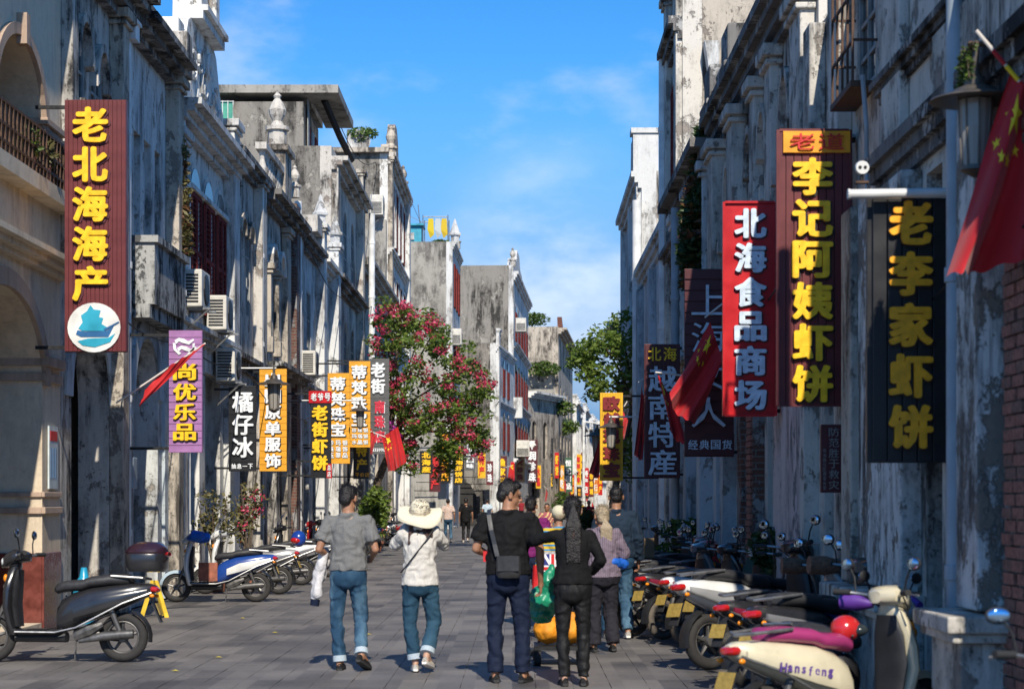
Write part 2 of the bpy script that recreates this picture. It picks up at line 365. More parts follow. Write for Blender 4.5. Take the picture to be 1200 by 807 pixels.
def mould(fr, op, root, w=.1, pr=.07, mat='white'):
    ct = contour(op); c = (op['r'][0]+op['r'][1])/2; zc = max(p[1] for p in ct)-op.get('rise',(op['r'][1]-op['r'][0])/2)
    arch = ct[2:] if op.get('k') in ('arch','ptd') else ct[1:3]+ct[3:]+ct[:1]
    if op.get('k') not in ('arch','ptd'): 
        u0,u1,z0,z1 = op['r']; q = MB(fr); q.box(u0-w,u0,0,pr,z0,z1); q.box(u1,u1+w,0,pr,z0,z1); q.box(u0-w-.02,u1+w+.02,0,pr+.02,z1,z1+w); return q.build('window_surround', M[mat], root)
    rings = []
    for p in arch:
        dx, dz = p[0]-c, p[1]-zc+.001; l = math.hypot(dx,dz) or 1; o = (p[0]+dx/l*w, p[1]+dz/l*w)
        rings.append([fr(p[0],0,p[1]), fr(p[0],pr,p[1]), fr(o[0],pr,o[1]), fr(o[0],0,o[1])])
    q = MB(fr); q.loft(rings)
    return q.build('arch_moulding', M[mat], root)
def wall_face(fr, outline, ops, mat, root, name='wall', d=.35, rm=None):
    polys = [[Vector((a,b,0)) for a,b in outline]]+[[Vector((a,b,0)) for a,b in contour(o)] for o in ops]
    tris = tessellate_polygon(polys); flat = [p for pl in polys for p in pl]
    q = MB(fr); q.add([fr(p.x,0,p.y) for p in flat], [tuple(t) for t in tris])
    n = len(outline)
    q.add([fr(a,0,b) for a,b in outline]+[fr(a,-d,b) for a,b in outline], [(i,(i+1)%n,(i+1)%n+n,i+n) for i in range(n)])
    for o in ops:
        ct = contour(o); k = len(ct); dd = d+.08
        q.add([fr(a,0,b) for a,b in ct]+[fr(a,-dd,b) for a,b in ct], [(i,(i+1)%k,(i+1)%k+k,i+k) for i in range(k)])
    return q.build(name, M[mat], root, recalc=False)
def cornice(fr, u0, u1, z, h, pr, mat, root, steps=3, name='cornice'):
    q = MB(fr)
    for i in range(steps):
        a = z+h*i/steps; q.box(u0,u1,0,pr*(i+1)/steps,a,a+h/steps)
    return q.build(name, M[mat], root)
def pilaster(fr, u0, u1, z0, z1, pr, mat, root, cap=True, base=True):
    q = MB(fr); q.box(u0,u1,0,pr,z0,z1)
    if cap:
        q.box(u0-.05,u1+.05,0,pr+.05,z1-.22,z1-.16); q.box(u0-.09,u1+.09,0,pr+.09,z1-.13,z1+.004)
    if base: q.box(u0-.05,u1+.05,0,pr+.05,z0,z0+.35)
    return q.build('pilaster', M[mat], root, bevel=.015)
def pinnacle(p, s, mat, root, sharp=False, name='pinnacle'):
    prof = [(.26*s,0),(.26*s,.5*s),(.34*s,.52*s),(.34*s,.62*s),(.2*s,.66*s),(.13*s,.78*s),(.22*s,.95*s),(.25*s,1.1*s),(.17*s,1.3*s),(.08*s,1.42*s),(.12*s,1.5*s),(.02*s,1.62*s)] if not sharp else [(.22*s,0),(.22*s,.4*s),(.34*s,.44*s),(.34*s,.55*s),(.27*s,.6*s),(.02*s,1.35*s)]
    return MB().lathe(p, prof, 4 if sharp else 10).build(name, M[mat], root)
def downpipe(x, y, z0, z1, mat='pipe', r=.06, hopper=True, label=None):
    e = empty('downpipe', (x,y,z0), label, 'drainpipe', 'drainpipes on the house fronts')
    MB().tube([(x,y,z0),(x,y,z1)], r, 12).build('pipe', M[mat], e, smooth=1)
    z = z0+1.1
    while z < z1-.3:
        MB().lathe((x,y,z), [(r+.004,-.05),(r+.014,-.045),(r+.014,.045),(r+.004,.05)], 12).build('coupling', M[mat], e)
        z += 1.9
    if hopper: MB().box(x-r-.09,x+r+.09,y-r-.07,y+r+.07,z1,z1+.22).box(x-r-.12,x+r+.12,y-r-.1,y+r+.1,z1+.22,z1+.27).build('hopper', M[mat], e)
    return e
def railing(fr, u0, u1, z, pr, root, h=.85):
    q = MB(fr)
    for zz in (z+.12, z+h*.55, z+h): q.box(u0,u1,pr-.03,pr,zz-.015,zz+.015)
    u = u0
    while u < u1: q.box(u,u+.02,pr-.032,pr+.002,z,z+h); u += .16
    q.box(u0,u0+.025,.0,pr,z+h-.02,z+h+.012)
    return q.build('railing', M['rust'], root)
def house(name, side, Y0, Y1, H, label, mat='grey', ops=(), outline=None, side_mat='cement', depth=9, room=None, wd=.35, cat='building'):
    """front wall with real openings, side walls, back, roof slab and ground-floor room"""
    Xf = XL if side < 0 else XR
    a = Vector((Xf(Y0),Y0,0)); b = Vector((Xf(Y1),Y1,0)); u = (b-a).normalized(); n = Vector((u.y,-u.x,0))*(1 if side < 0 else -1)
    Ln = (b-a).length-.01
    fr = Fr(a+u*.005, u, n); e = empty(name, a, label, cat)
    ol = outline or [(0,0),(Ln,0),(Ln,H),(0,H)]
    ol = [(Ln if p[0] == 'L' else p[0], p[1]) for p in ol]
    # ground openings touch the floor: lift them so that holes stay inside the outline
    wall_face(fr, ol, ops, mat, e, d=wd)
    for o in ops: fill(fr, o, e)
    t = .25; hb = min(p[1] for p in ol if p[1] > 2)
    q = MB(fr); q.box(0,t,-depth,-.352,0,hb); q.box(Ln-t,Ln,-depth,-.352,0,hb); q.box(t,Ln-t,-depth,-depth+t,0,hb)
    q.build('gable_wall', M[side_mat], e)
    MB(fr).box(t+.002,Ln-t-.002,-depth+t,-.352,hb-.55,hb-.35).build('roof', M['roof'], e)
    z = room or 4.0
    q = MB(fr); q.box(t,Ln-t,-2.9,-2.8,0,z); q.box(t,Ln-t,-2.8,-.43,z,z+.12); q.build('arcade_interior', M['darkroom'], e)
    c = (Ln)/2; q = MB(fr)
    i = 0; nd = max(3,int((Ln-.8)/.5))
    for i in range(nd):
        a_ = .4+(Ln-.8)*i/nd; q.box(a_+.01,a_+(Ln-.8)/nd-.01,-2.8,-2.74,.05,2.7)
    q.build('folding_doors', M['wood'], e)
    return e, fr, Ln
A = lambda u0,u1,z0,z1,k='rect',f='dark',**kw: dict(r=(u0,u1,z0,z1),k=k,f=f,**kw)
# ---- L1 cream arcade house, nearest on the left
e, fr, Ln = house('arcade_house', -1, 17.2, 23.3, 9.2, 'cream plastered arcade house with round arches and a planted balcony, nearest at left', 'cream',
    [A(1.9,5.2,.12,3.95,'arch','room',rise=1.0,n=10), A(3.1,5.2,5.42,6.85,'arch','room',rise=.85,n=10)], side_mat='cementl', wd=.62)
l1 = e
mould(fr, A(1.9,5.2,.1,3.95,'arch',rise=1.0,n=10), e, .2, .06, 'cream2'); mould(fr, A(3.1,5.2,5.4,6.85,'arch',rise=.85,n=10), e, .13, .06, 'cream2')
def wrapband(z0,z1,p,mat,nm='moulding_band'):
    q = MB(fr); q.box(5.2-p,6.02,0,p,z0,z1); q.box(5.2-p,5.199,-.62,0,z0,z1); return q.build(nm, M[mat] if isinstance(mat,str) else mat, e, bevel=.008)
for z0,z1,p_ in ((3.0,3.1,.05),(3.18,3.3,.09),(1.42,1.5,.05),(1.62,1.68,.04),(5.95,6.05,.05),(6.05,6.13,.09),(5.42,5.5,.06)): wrapband(z0,z1,p_,'cream2')
wrapband(.02,.95,.03,simple('red_marble', (.16,.045,.035), .25, noise_s=9, noise_a=.4),'marble_plinth')
MB(fr).box(2.9,5.3,-2.6,-2.5,5.0,8).build('balcony_back_wall', M['bluish'], e)
cornice(fr, 0, Ln, 4.3, .2, .3, 'cream', e); MB(fr).box(.3,Ln,0,.22,5.12,5.3).build('balcony', M['cream'], e); railing(fr, .32, Ln-.05, 5.3, .2, e, .55)
cornice(fr, 0, Ln, 8.6, .4, .35, 'cream', e)
MB(fr).box(4.05,4.2,.0,.12,6.75,7.1).build('keystone', M['cream2'], e)
# ---- L2 weathered gothic windows
e, fr, Ln = house('gothic_window_house', -1, 23.3, 26.95, 8.85, 'weathered grey house with two small pointed windows beside the cream house', 'grey',
    [A(.55,2.75,.12,4.0,'arch','room',rise=1.1,n=9), A(.62,1.28,5.3,7.75,'ptd','win',nz=4), A(1.65,2.3,5.3,7.6,'ptd','win',nz=4)])
mould(fr, A(.55,2.75,.1,4.0,'arch',rise=1.1,n=9), e, .35, .03, 'paleblue')
for a in ((.62,1.28,5.3,7.75),(1.65,2.3,5.3,7.6)):
    mould(fr, A(*a,'ptd'), e, .11, .12, 'grey'); q = MB(fr); q.box(a[0]-.16,a[0],0,.2,6.5,6.68); q.box(a[1],a[1]+.16,0,.2,6.5,6.68); q.box(a[0]-.13,a[0]-.01,0,.14,5.3,6.5); q.box(a[1]+.01,a[1]+.13,0,.14,5.3,6.5); q.build('colonnette', M['grey'], e, bevel=.02)
pilaster(fr, 2.75, 3.15, .01, 8.4, .2, 'tan', e, base=False); pilaster(fr, .02, .32, 4.4, 8.2, .15, 'grey', e, base=False)
cornice(fr, 0, Ln, 8.3, .5, .55, 'dark', e, 4); cornice(fr, 0, 2.7, 4.6, .22, .3, 'grey', e)
MB(fr).box(.7,2.6,-.6,-.52,.02,3.6).build('wooden_door', M['wood'], e)
# ---- L3 bluish facade, three slots, black parapet balcony
e, fr, Ln = house('blue_grey_house', -1, 26.95, 30.7, 9.0, 'pale blue-grey house with three narrow window slots over a blackened balcony wall', 'bluish',
    [A(.75,2.6,.12,4.05,'arch','room',rise=.9,n=9), A(.75,1.25,5.5,7.05), A(1.55,2.05,5.5,7.05), A(2.35,2.85,5.5,7.05)])
mould(fr, A(.75,2.6,.1,4.05,'arch',rise=.9,n=9), e, .3, .04, 'paleblue')
g = fr; q = MB(fr); q.box(.5,3.05,0,.36,4.45,5.35); q.box(.45,3.1,0,.42,5.35,5.45); q.box(.45,3.1,0,.3,4.25,4.45); q.build('balcony_wall', M['mouldy'], e)
cornice(fr, 0, Ln-.4, 8.3, .3, .5, 'dark', e, 3); cornice(fr, 0, Ln, 8.86, .16, .18, 'dark', e, 2)
pilaster(fr, 3.25, 3.68, .01, 8.4, .22, 'tan', e, base=False); MB(fr).box(3.2,3.7,0,.36,8.42,9.12).build('attic_post', M['grey'], e, bevel=.02)
for a in (.0,2.95): MB(fr).box(a,a+.3,0,.05,.02,4.3).build('painted_strip', M['paleblue'], e)
# ---- L4 white scroll gable
out4 = [(0,0),('L',0),('L',8.45),(5.75,8.75),(5.3,8.95),(4.9,9.35),(4.55,9.85),(4.2,10.0),(4.15,10.75),(3.9,11.0),(3.1,11.25),(2.3,11.0),(2.05,10.75),(2.0,10.0),(1.6,9.85),(1.3,9.45),(.9,9.3),(.5,9.1),(0,9.0)]
e, fr, Ln = house('scroll_gable_house', -1, 30.7, 36.85, 8.4, 'white house with a curved scrollwork gable and maroon louvred shutters', 'white',
    [A(1.0,2.7,.12,3.9,'rect','room'), A(3.3,5.0,.12,3.9,'rect','room'), A(1.55,2.55,4.9,7.35,'arch','shut',rise=.45), A(2.95,3.95,4.9,7.35,'arch','shut',rise=.45), A(4.35,5.3,4.9,7.35,'arch','shut',rise=.45)], outline=out4, side_mat='white')
for a in ((1.55,2.55),(2.95,3.95),(4.35,5.3)): mould(fr, A(a[0],a[1],4.9,7.35,'arch',rise=.45), e, .1, .04, 'white'); MB(fr).box(a[0]-.2,a[1]+.2,0,.12,6.92,7.0).build('impost', M['white'], e)
cornice(fr, 0, Ln, 7.75, .42, .5, 'whiteclean', e, 4); cornice(fr, 0, Ln, 4.35, .25, .25, 'white', e); q = MB(fr); q.box(1.9,4.3,0,.2,9.95,10.1); q.box(1.95,4.25,0,.28,10.1,10.2); q.build('gable_ledge', M['white'], e)
pilaster(fr, .1, .75, .01, 7.7, .15, 'white', e, base=False); pilaster(fr, 5.4, 6.08, .01, 8.9, .22, 'whiteclean', e, base=False)
for a in ((.02,.55,-.3,.12,9.1,9.5),(2.1,2.55,.0,.14,10.2,11.0),(3.7,4.1,.0,.14,10.2,11.0)): MB(fr).box(*a).build('gable_block', M['white'], e, bevel=.03)
q = MB(fr); rnd = random.Random(3)                                # raised plaster scrollwork: a vine of curls
for cu, cz, s_ in ((1.3,8.75,.26),(1.95,9.1,.3),(2.6,9.4,.26),(3.1,9.0,.36),(3.6,9.45,.26),(4.2,9.0,.28),(4.8,8.8,.25),(2.5,8.65,.22),(3.75,8.62,.22),(5.3,8.6,.16),(.75,8.6,.18)):
    dr = rnd.choice((-1,1)); ph = rnd.uniform(0,6)
    pts = [g_ for g_ in (fr(cu+s_*(1-t/22)*math.cos(ph+dr*t*.45), .03, cz+s_*(1-t/22)*math.sin(ph+dr*t*.45)) for t in range(18))]
    q.tube(pts, .035, 5)
tag(q.build('scrollwork', M['whiteclean'], e), 'raised curling plaster scrollwork')
# ---- L5 dark narrow, L6 arched windows + pinnacle
e, fr, Ln = house('narrow_dark_house', -1, 36.85, 41.4, 8.9, 'narrow blackened house with one small arched window next to the white gable', 'grey',
    [A(.7,3.2,.12,3.7,'rect','room'), A(1.0,1.6,5.4,7.3,'arch','win'), A(2.2,2.8,5.4,7.3,'arch','win')])
for a in (1.0,2.2): mould(fr, A(a,a+.6,5.4,7.3,'arch'), e, .12, .12, 'tan')
pilaster(fr, 3.3, 4.0, .01, 8.5, .2, 'grey', e, base=False); cornice(fr, 0, Ln, 8.25, .3, .3, 'dark', e); cornice(fr, 0, Ln, 4.2, .3, .25, 'dark', e)
e, fr, Ln = house('balustrade_house', -1, 41.4, 47.5, 8.75, 'mottled grey house with a roof balustrade and a tall carved attic post', 'grey',
    [A(.8,2.6,.12,3.7,'rect','room'), A(3.2,5.0,.12,3.7,'rect','room'), A(1.0,1.85,5.0,7.3,'arch','win'), A(2.35,3.2,5.0,7.3,'arch','win')])
for a in (1.0,2.35): mould(fr, A(a,a+.85,5.0,7.3,'arch'), e, .13, .15, 'white'); pilaster(fr, a-.28, a-.13, 4.9, 6.9, .12, 'tan', e)
cornice(fr, 0, Ln, 8.1, .35, .45, 'dark', e); cornice(fr, 0, Ln, 4.35, .3, .5, 'dark', e)
q = MB(fr); q.box(.1,3.3,-.15,.1,9.35,9.5); q.build('rail_coping', M['grey'], e)
for i in range(9): q = MB().lathe(fr(.3+i*.35,-.02,8.75), [(.05,0),(.09,.1),(.1,.2),(.05,.4),(.08,.6)], 8).build('baluster', M['grey'], e)
MB(fr).box(3.3,4.5,-.4,.12,8.75,9.9).box(3.2,4.6,-.5,.2,9.9,10.05).build('attic_post', M['tan'], e, bevel=.02)
pinnacle(fr(3.9,-.15,10.05), .85, 'grey', e); pilaster(fr, 3.5, 4.2, .01, 8.1, .15, 'tan', e, base=False)
MB(fr).box(4.9,5.7,0,.2,.02,8.9).build('brick_pier', M['rbrick'], e); pinnacle(fr(5.3,.1,9.1), .5, 'grey', e)
# ---- L7 white with spikes
e, fr, Ln = house('spiked_finial_house', -1, 47.5, 56.8, 8.9, 'white and blue-grey house with pointed white finials on its roof posts', 'bluish',
    [A(.8,3.2,.12,3.7,'rect','room'), A(4.2,7.6,.12,3.7,'rect','room'), A(1.2,2.2,4.9,7.2,'rect','win'), A(2.7,3.7,4.9,7.2,'rect','win'), A(6.2,7.4,4.9,7.2,'rect','win')])
cornice(fr, 0, 5, 8.1, .35, .35, 'dark', e); cornice(fr, 5.6, Ln, 8.1, .35, .35, 'white', e); cornice(fr, 0, Ln, 4.3, .3, .3, 'grey', e)
pilaster(fr, .2, .7, .01, 8.6, .15, 'grey', e, base=False); pilaster(fr, 4.9, 5.6, .01, 9.3, .25, 'whiteclean', e, base=False); pilaster(fr, 8.5, 9.2, .01, 9.25, .3, 'whiteclean', e, base=False)
pinnacle(fr(5.25,.1,9.3), .65, 'whiteclean', e, True); pinnacle(fr(8.85,.15,9.25), .65, 'whiteclean', e, True); MB(fr).box(3.6,4.9,-.3,.2,8.9,9.35).build('parapet_block', M['grey'], e)
# ---- L7b, tall grey stepping gables behind
e, fr, Ln = house('patched_gable_house', -1, 56.8, 66.5, 12.3, 'tall grey house with patched cement gable behind the spiked finials', 'grey',
    [A(.8,3.8,.12,3.7,'rect','room'), A(5.2,8.6,.12,3.7,'rect','room'), A(1.5,2.6,5,7.4,'arch','win'), A(4,5.1,5,7.4,'arch','win'), A(6.6,7.7,5,7.4,'arch','win'), A(1.5,2.6,8.7,11,'arch','win'), A(4,5.1,8.7,11,'arch','win'), A(6.6,7.7,8.7,11,'arch','win')])
cornice(fr, 0, Ln, 11.6, .4, .5, 'grey', e); cornice(fr, 0, Ln, 8.1, .35, .4, 'dark', e); pilaster(fr, 8.6, 9.4, .01, 13.1, .25, 'grey', e, base=False); pilaster(fr, .1, .8, .01, 12.0, .2, 'grey', e, base=False)
e, fr, Ln = house('plain_grey_house', -1, 66.5, 81, 10.5, 'low weathered house behind the bougainvillea', 'tan',
    [A(1,4,.12,3.7,'rect','room'), A(6,9,.12,3.7,'rect','room'), A(2,3.1,5,7.5,'arch','win'), A(6,7.1,5,7.5,'arch','win'), A(10,11.1,5,7.5,'arch','win')])
cornice(fr, 0, Ln, 9.8, .4, .5, 'grey', e)
# rooftop house with slab roof
e = empty('rooftop_house', (-8,59,8.2), 'dark cement rooftop house under a flat overhanging slab, green sheeted window at its left', 'building')
q = MB(); q.box(-9.6,-6.55,59,63.5,8.2,14.1); q.build('wall', M['cement'], e)
q = MB(); q.box(-9.75,-6.4,58.85,60.5,14.35,14.6); q.box(-6.4,-5.45,58.85,64.5,14.35,14.6); q.box(-9.6,-6.5,60.5,64.5,14.35,14.6); q.build('roof', M['cementl'], e)
MB().box(-6.5,-5.55,60.2,64,11.15,11.3).build('balcony', M['cement'], e)
for i in range(3):
    wn = MB().box(-6.55,-6.5,60.0+i*1.1,60.7+i*1.1,11.4,13.6).build('window', M['shutter'] if i != 1 else M['frame'], e)
q = MB(); q.box(-6.5,-6.47,59.6,60.0,11.3,14.3); q.build('post', M['frame'], e)
wn = MB().box(-9.55,-8.75,58.9,58.99,12.4,14.1).build('window', M['green_sheet'], e); q = MB()
for i in range(6): q.box(-9.58+i*.165,-9.555+i*.165,58.84,58.88,12.4,14.1)
for z in (12.4,12.95,13.5,14.08): q.box(-9.58,-8.72,58.85,58.87,z-.012,z+.012)
q.build('window_grille', M['whiteclean'], wn)
MB().tube([(-6.0,60,14.35),(-5.6,61,13.4),(-5.3,62,12.8)], .12, 6).build('rolled_awning', M['iron'], e)
# ---- L8 four storeys
e, fr, Ln = house('four_storey_house', -1, 81, 94, 16.6, 'four-storey house with a big dark cement gable and maroon shutters', 'white',
    [A(1,5,.12,3.7,'rect','room'), A(7,11,.12,3.7,'rect','room')]+[A(u,u+1.4,z,z+2.5,'rect','shut',rise=.0) for z in (5,9,13) for u in (1.6,4.2,6.8,9.4)], side_mat='cement', depth=6)
for z in (8.3,12.2): cornice(fr, 0, Ln, z, .3, .25, 'white', e)
for z in (5,9,13):
    for u in (1.6,4.2,6.8,9.4): mould(fr, A(u,u+1.4,z,z+2.5), e, .14, .1, 'whiteclean')
cornice(fr, 0, Ln, 16.1, .5, .35, 'grey', e); pilaster(fr, .05, .9, .01, 16.4, .2, 'tan', e, base=False); pilaster(fr, 11.6, 12.6, .01, 16.4, .25, 'white', e, base=False)
MB(fr).prism([(1,16.6),(11,16.6),(10.6,17.2),(8,17.4),(7.5,18.4),(6.8,18.9),(5.6,18.9),(5,18.4),(4.5,17.4),(1.4,17.2)], -.4, -.05).build('pediment', M['tan'], e)
pinnacle(fr(2,.0,16.6), .95, 'tan', e); pinnacle(fr(10.5,.0,16.6), .8, 'tan', e)
MB().box(-9.9,-5.3,80.7,81,16.55,16.75).build('coping', M['tan'], e)
MB().box(-9.9,-8.5,80.4,81.0,8,14.9).box(-7,-5.4,80.4,81.0,8,13.6).build('lean_wall', M['cementl'], e)
# ---- L9
e, fr, Ln = house('pale_gable_house', -1, 104, 112, 15.9, 'house with a tall pale blank cement gable topped by a turquoise shed', 'whiteclean',
    [A(1,5,.12,3.7,'rect','room')]+[A(u,u+1.3,z,z+2.4,'rect','shut') for z in (5,8.8,12.4) for u in (1,3.2,5.4)], side_mat='cementl', depth=7)
cornice(fr, 0, Ln, 15.5, .4, .2, 'whiteclean', e); pinnacle(fr(.6,.1,15.9), 1.0, 'whiteclean', e, True); pinnacle(fr(3,.1,15.9), .7, 'grey', e)
e = empty('rooftop_shed', (-6,106,15.4), 'small turquoise sheet-metal shed on the roof of the pale gable house', 'shed')
q = MB(); q.box(-6.1,-5.1,105.5,107,15.3,17.0); q.build('wall', M['turq'], e); MB().box(-6.2,-4.95,105.3,107.2,17.0,17.1).build('roof', M['turq'], e)
MB().box(-5.75,-5.5,105.42,105.48,16.2,16.6).build('window', M['whiteclean'], e)
e = empty('laundry_frame', (-4.5,106,15.4), 'thin metal frame with yellow laundry on the roof beside the turquoise shed', 'clothes rack')
q = MB()
for x in (-5,-3.6):
    for y in (105.5,107.5): q.tube([(x,y,15.3),(x,y,17.6)], .03, 5)
q.tube([(-5,105.5,17.5),(-3.6,105.5,17.5)], .025, 5); q.tube([(-5,107.5,17.5),(-3.6,107.5,17.5)], .025, 5); q.tube([(-6.2,105.5,17.1),(-5.9,105.5,18.9),(-5,106,16.9)], .02, 4); q.build('frame', M['steel'], e)
for i,(x,c) in enumerate(((-4.7,(.6,.45,.02)),(-4.3,(.45,.5,.5)),(-3.95,(.6,.42,.03)))):
    MB().add([(x,105.5,17.4),(x+.28,105.5,17.4),(x+.33,105.45,16.5),(x+.1,105.55,16.3),(x-.06,105.5,16.8)],[(0,1,2,3,4)]).build('cloth', simple('laundry',c,.9), e)
# ---- L10a low white, L10 tall
e, fr, Ln = house('low_white_house', -1, 116, 128, 11.3, 'weathered gabled house with an arched passage through its foot and white arched front', 'whiteclean',
    [A(1,5,.12,3.7,'rect','room')]+[A(u,u+1.2,z,z+2.4,'arch','shut') for z in (4.8,8.2) for u in (1.4,4.4,7.4)], side_mat='cement', depth=5.5)
cornice(fr, 0, Ln, 10.8, .4, .25, 'whiteclean', e); cornice(fr, 0, Ln, 7.5, .3, .2, 'whiteclean', e); pilaster(fr, .1, 1.0, 0.01, 12.2, .2, 'whiteclean', e, base=False)
gx = XL(116); MB().prism([(gx-3.4,.02),(gx-1.2,.02),(gx-1.2,1.9),(gx-1.6,2.6),(gx-2.3,2.9),(gx-3.0,2.6),(gx-3.4,1.9)], 115.9, 115.97).build('archway', M['darkroom'], e)
e, fr, Ln = house('tall_shuttered_house', -1, 128, 150, 17.6, 'tall house with long blackened gable and white shuttered front ending the left row', 'whiteclean',
    [A(1,8,.12,3.7,'rect','room')]+[A(u,u+1.9,z,z+2.5,'arch','shut',rise=.5) for z in (4.8,8.6,12.6) for u in (2,6,10,14,18)], side_mat='cement', depth=7)
for z in (4.1,8.0,12): cornice(fr, 0, Ln, z, .35, .3, 'whiteclean', e)
cornice(fr, 0, Ln, 16.6, .6, .35, 'whiteclean', e); MB(fr).prism([(1,17.6),(14,17.6),(13,18.3),(10,18.5),(9,19.3),(6,19.4),(5,18.5),(2,18.3)], -.5, -.05).build('pediment', M['whiteclean'], e)
pinnacle(fr(.8,-.1,17.6), .8, 'grey', e); MB(fr).box(.0,.7,0,.6,7.2,8.6).build('bay_balcony', M['whiteclean'], e)
e, fr, Ln = house('plant_grown_house', -1, 158, 186, 16.2, 'distant weathered house with greenery on its stepped gable and a red roof tip', 'tan',
    [A(1,5,.12,3.7,'rect','room')]+[A(u,u+1.6,z,z+2.4,'rect','dark') for z in (5,9,13) for u in (3,9,15,21)], side_mat='tan', depth=5)
cornice(fr, 0, Ln, 15.6, .5, .7, 'tan', e); MB(fr).prism([(.5,16.2),(2.5,16.2),(1.2,16.55),(.0,17.0)], -.1, .3).build('roof_tip', M['brick1'], e); 
gx = XL(158); MB().box(gx-4.8,gx-.3,157.6,157.98,8,10.9).build('stepped_wall', M['cementl'], e)
e, fr, Ln = house('low_arcade_house', -1, 150, 158, 10.4, 'distant low weathered house with balustrade between the tall ones', 'tan', [A(1,3,.12,3.7,'rect','room'),A(1,2.2,5,8,'arch'),A(4,5.2,5,8,'arch')], depth=4)
cornice(fr, 0, Ln, 9.8, .5, .7, 'white', e)
far = [(-1,186,205,11.5,'white'),(-1,205,222,10,'tan'),(-1,222,240,12.5,'whiteclean'),(-1,240,262,11,'tan'),(-1,262,290,13,'whiteclean'),(-1,290,325,12,'tan')]
for i,(sd,a,b,h,m_) in enumerate(far):
    e, fr, Ln = house('far_house', sd, a, b, h, ['far white-fronted house just past the plant-grown gable','far tan house, second past the plant-grown gable','far bright white house in the row at the street bend','far tan house in the row at the street bend','farthest white house closing the street','farthest tan house closing the street'][i], m_,
        [A(u,u+1.5,z,z+2.2,'rect','shut') for z in (5,8.2) for u in (2,6,10,14) if u+2 < b-a-1]+[A(1,b-a-4,.12,3.7,'rect','room')], depth=6)
    cornice(fr, 0, Ln, h-.7, .5, .7, m_, e); cornice(fr, 0, Ln, 4.1, .4, .5, 'whiteclean', e)
    for u in range(1, int(b-a), 5): pilaster(fr, u-.9, u-.3, .01, h+.6, .4, 'whiteclean', e, base=False)
e = empty('street_end_house', (16,333,0), 'hazy grey house blocking the far end of the street', 'building')
q = MB(); q.box(8,26,333,340,0,12.5); q.build('wall', M['tan'], e)
for i in range(5):
    for z in (4,8): MB().box(10+i*2.6,11.2+i*2.6,332.9,332.98,z,z+2).build('window', M['darkroom'], e)
MB().box(7.6,26.4,332.6,340.4,12.5,12.9).build('roof', M['roof'], e)

# ================= right row
e, fr, Ln = house('lamp_house', 1, 8.6, 12.75, 5.3, 'dim peeling house front nearest at right, with brick edge behind the big flag', 'rgrey',
    [A(3.55,4.05,.12,4.0,'rect','door',d=.3)], side_mat='dbrick')
pilaster(fr, 2.55, 3.1, .92, 4.0, .18, 'peeled', e, cap=False, base=False)
q = MB(fr); q.box(2.45,3.25,0,.30,.02,.74); q.box(2.4,3.3,0,.36,.74,.8); q.box(2.36,3.34,0,.40,.8,.9); q.box(2.4,3.3,0,.36,0.02,.12); q.build('pedestal', M['rgrey'], e, bevel=.012)
proto = None; nb = 0
for row in range(52):                            # exposed brick pier, brick by brick
    for j in range(2):
        u0 = 2.02+(.0 if row % 2 else -.06)+j*.25; 
        bm_ = (M['brick1'],M['brick2'])[random.random() < .4]
        b_ = MB(fr).box(u0,u0+(.235 if (j+row)%2 else .20),-.02,.05+random.uniform(-.008,.008),.03+row*.076,.03+row*.076+.064)
        b_.build('brick', bm_, e)
MB(fr).box(1.93,2.5,-.02,.03,.02,4.0).build('mortar', M['dark'], e)
cornice(fr, 0, Ln, 4.0, .3, .14, 'dark', e, 3); cornice(fr, 0, Ln, 4.72, .16, .12, 'dark', e, 3); MB(fr).box(0,Ln,0,.1,4.27,4.72).build('frieze', M['rgrey'], e)
e, fr, Ln = house('barred_window_house', 1, 12.75, 18.2, 6.15, 'weathered house front with patchy pillar, stone pedestal and a barred upstairs window cage', 'rgrey',
    [A(.12,.62,.12,3.9,'rect','door',d=.3), A(3.0,3.5,.12,3.6,'rect','dark'), A(2.55,3.35,5.02,5.9,'rect','win'), A(3.95,5.1,.12,3.3,'rect','blind',fm='dbrick',d=.5), A(4.35,4.9,4.4,5.7,'rect','win')], side_mat='dbrick')
pilaster(fr, .75, 2.45, .92, 3.96, .16, 'peeled', e, cap=False, base=False)
pilaster(fr, 2.45, 2.9, .92, 3.96, .22, 'tan', e, cap=False, base=False)
q = MB(fr); q.box(.7,2.95,0,.28,.02,.72); q.box(.66,3.0,0,.33,.72,.78); q.box(.62,3.04,0,.38,.78,.9); q.build('pedestal', M['rgrey'], e, bevel=.012)
cornice(fr, 0, 2.3, 4.0, .3, .14, 'dark', e, 3); cornice(fr, 0, 2.2, 4.72, .16, .12, 'dark', e, 3)
for a,b_,p_,m_ in ((3.6,4.1,.14,'rgrey'),(1.2,1.9,.08,'rgrey'),(5.0,5.4,.16,'rgrey')): pilaster(fr, a, b_, 4.35 if a<2 else 3.4, 6.1, p_, m_, e, cap=False, base=False)
wb = MB(fr); wb.box(2.45,3.45,.0,.22,4.93,4.98)
for u in (2.45,2.69,2.94,3.19,3.43): wb.box(u,u+.02,.19,.21,4.98,6.1)
for z in (5.3,5.7,6.08): wb.box(2.45,3.45,.185,.205,z,z+.02); wb.box(2.45,2.47,0,.2,z,z+.02); wb.box(3.43,3.45,0,.2,z,z+.02)
tag(wb.build('window_cage', M['rust'], e), 'rusty barred window cage'); MB(fr).tube([fr(2.35,.14,5.0),fr(2.4,.1,4.6),fr(2.5,.08,4.3),fr(2.5,.07,4.0),fr(2.46,.07,3.6)], .02, 8).build('conduit', M['pipeblue'], e)
MB(fr).box(3.5,3.85,0,.12,.02,3.6).build('pier', M['rgrey'], e)
out = [(0,0),('L',0),('L',7.0),(0,7.0)]
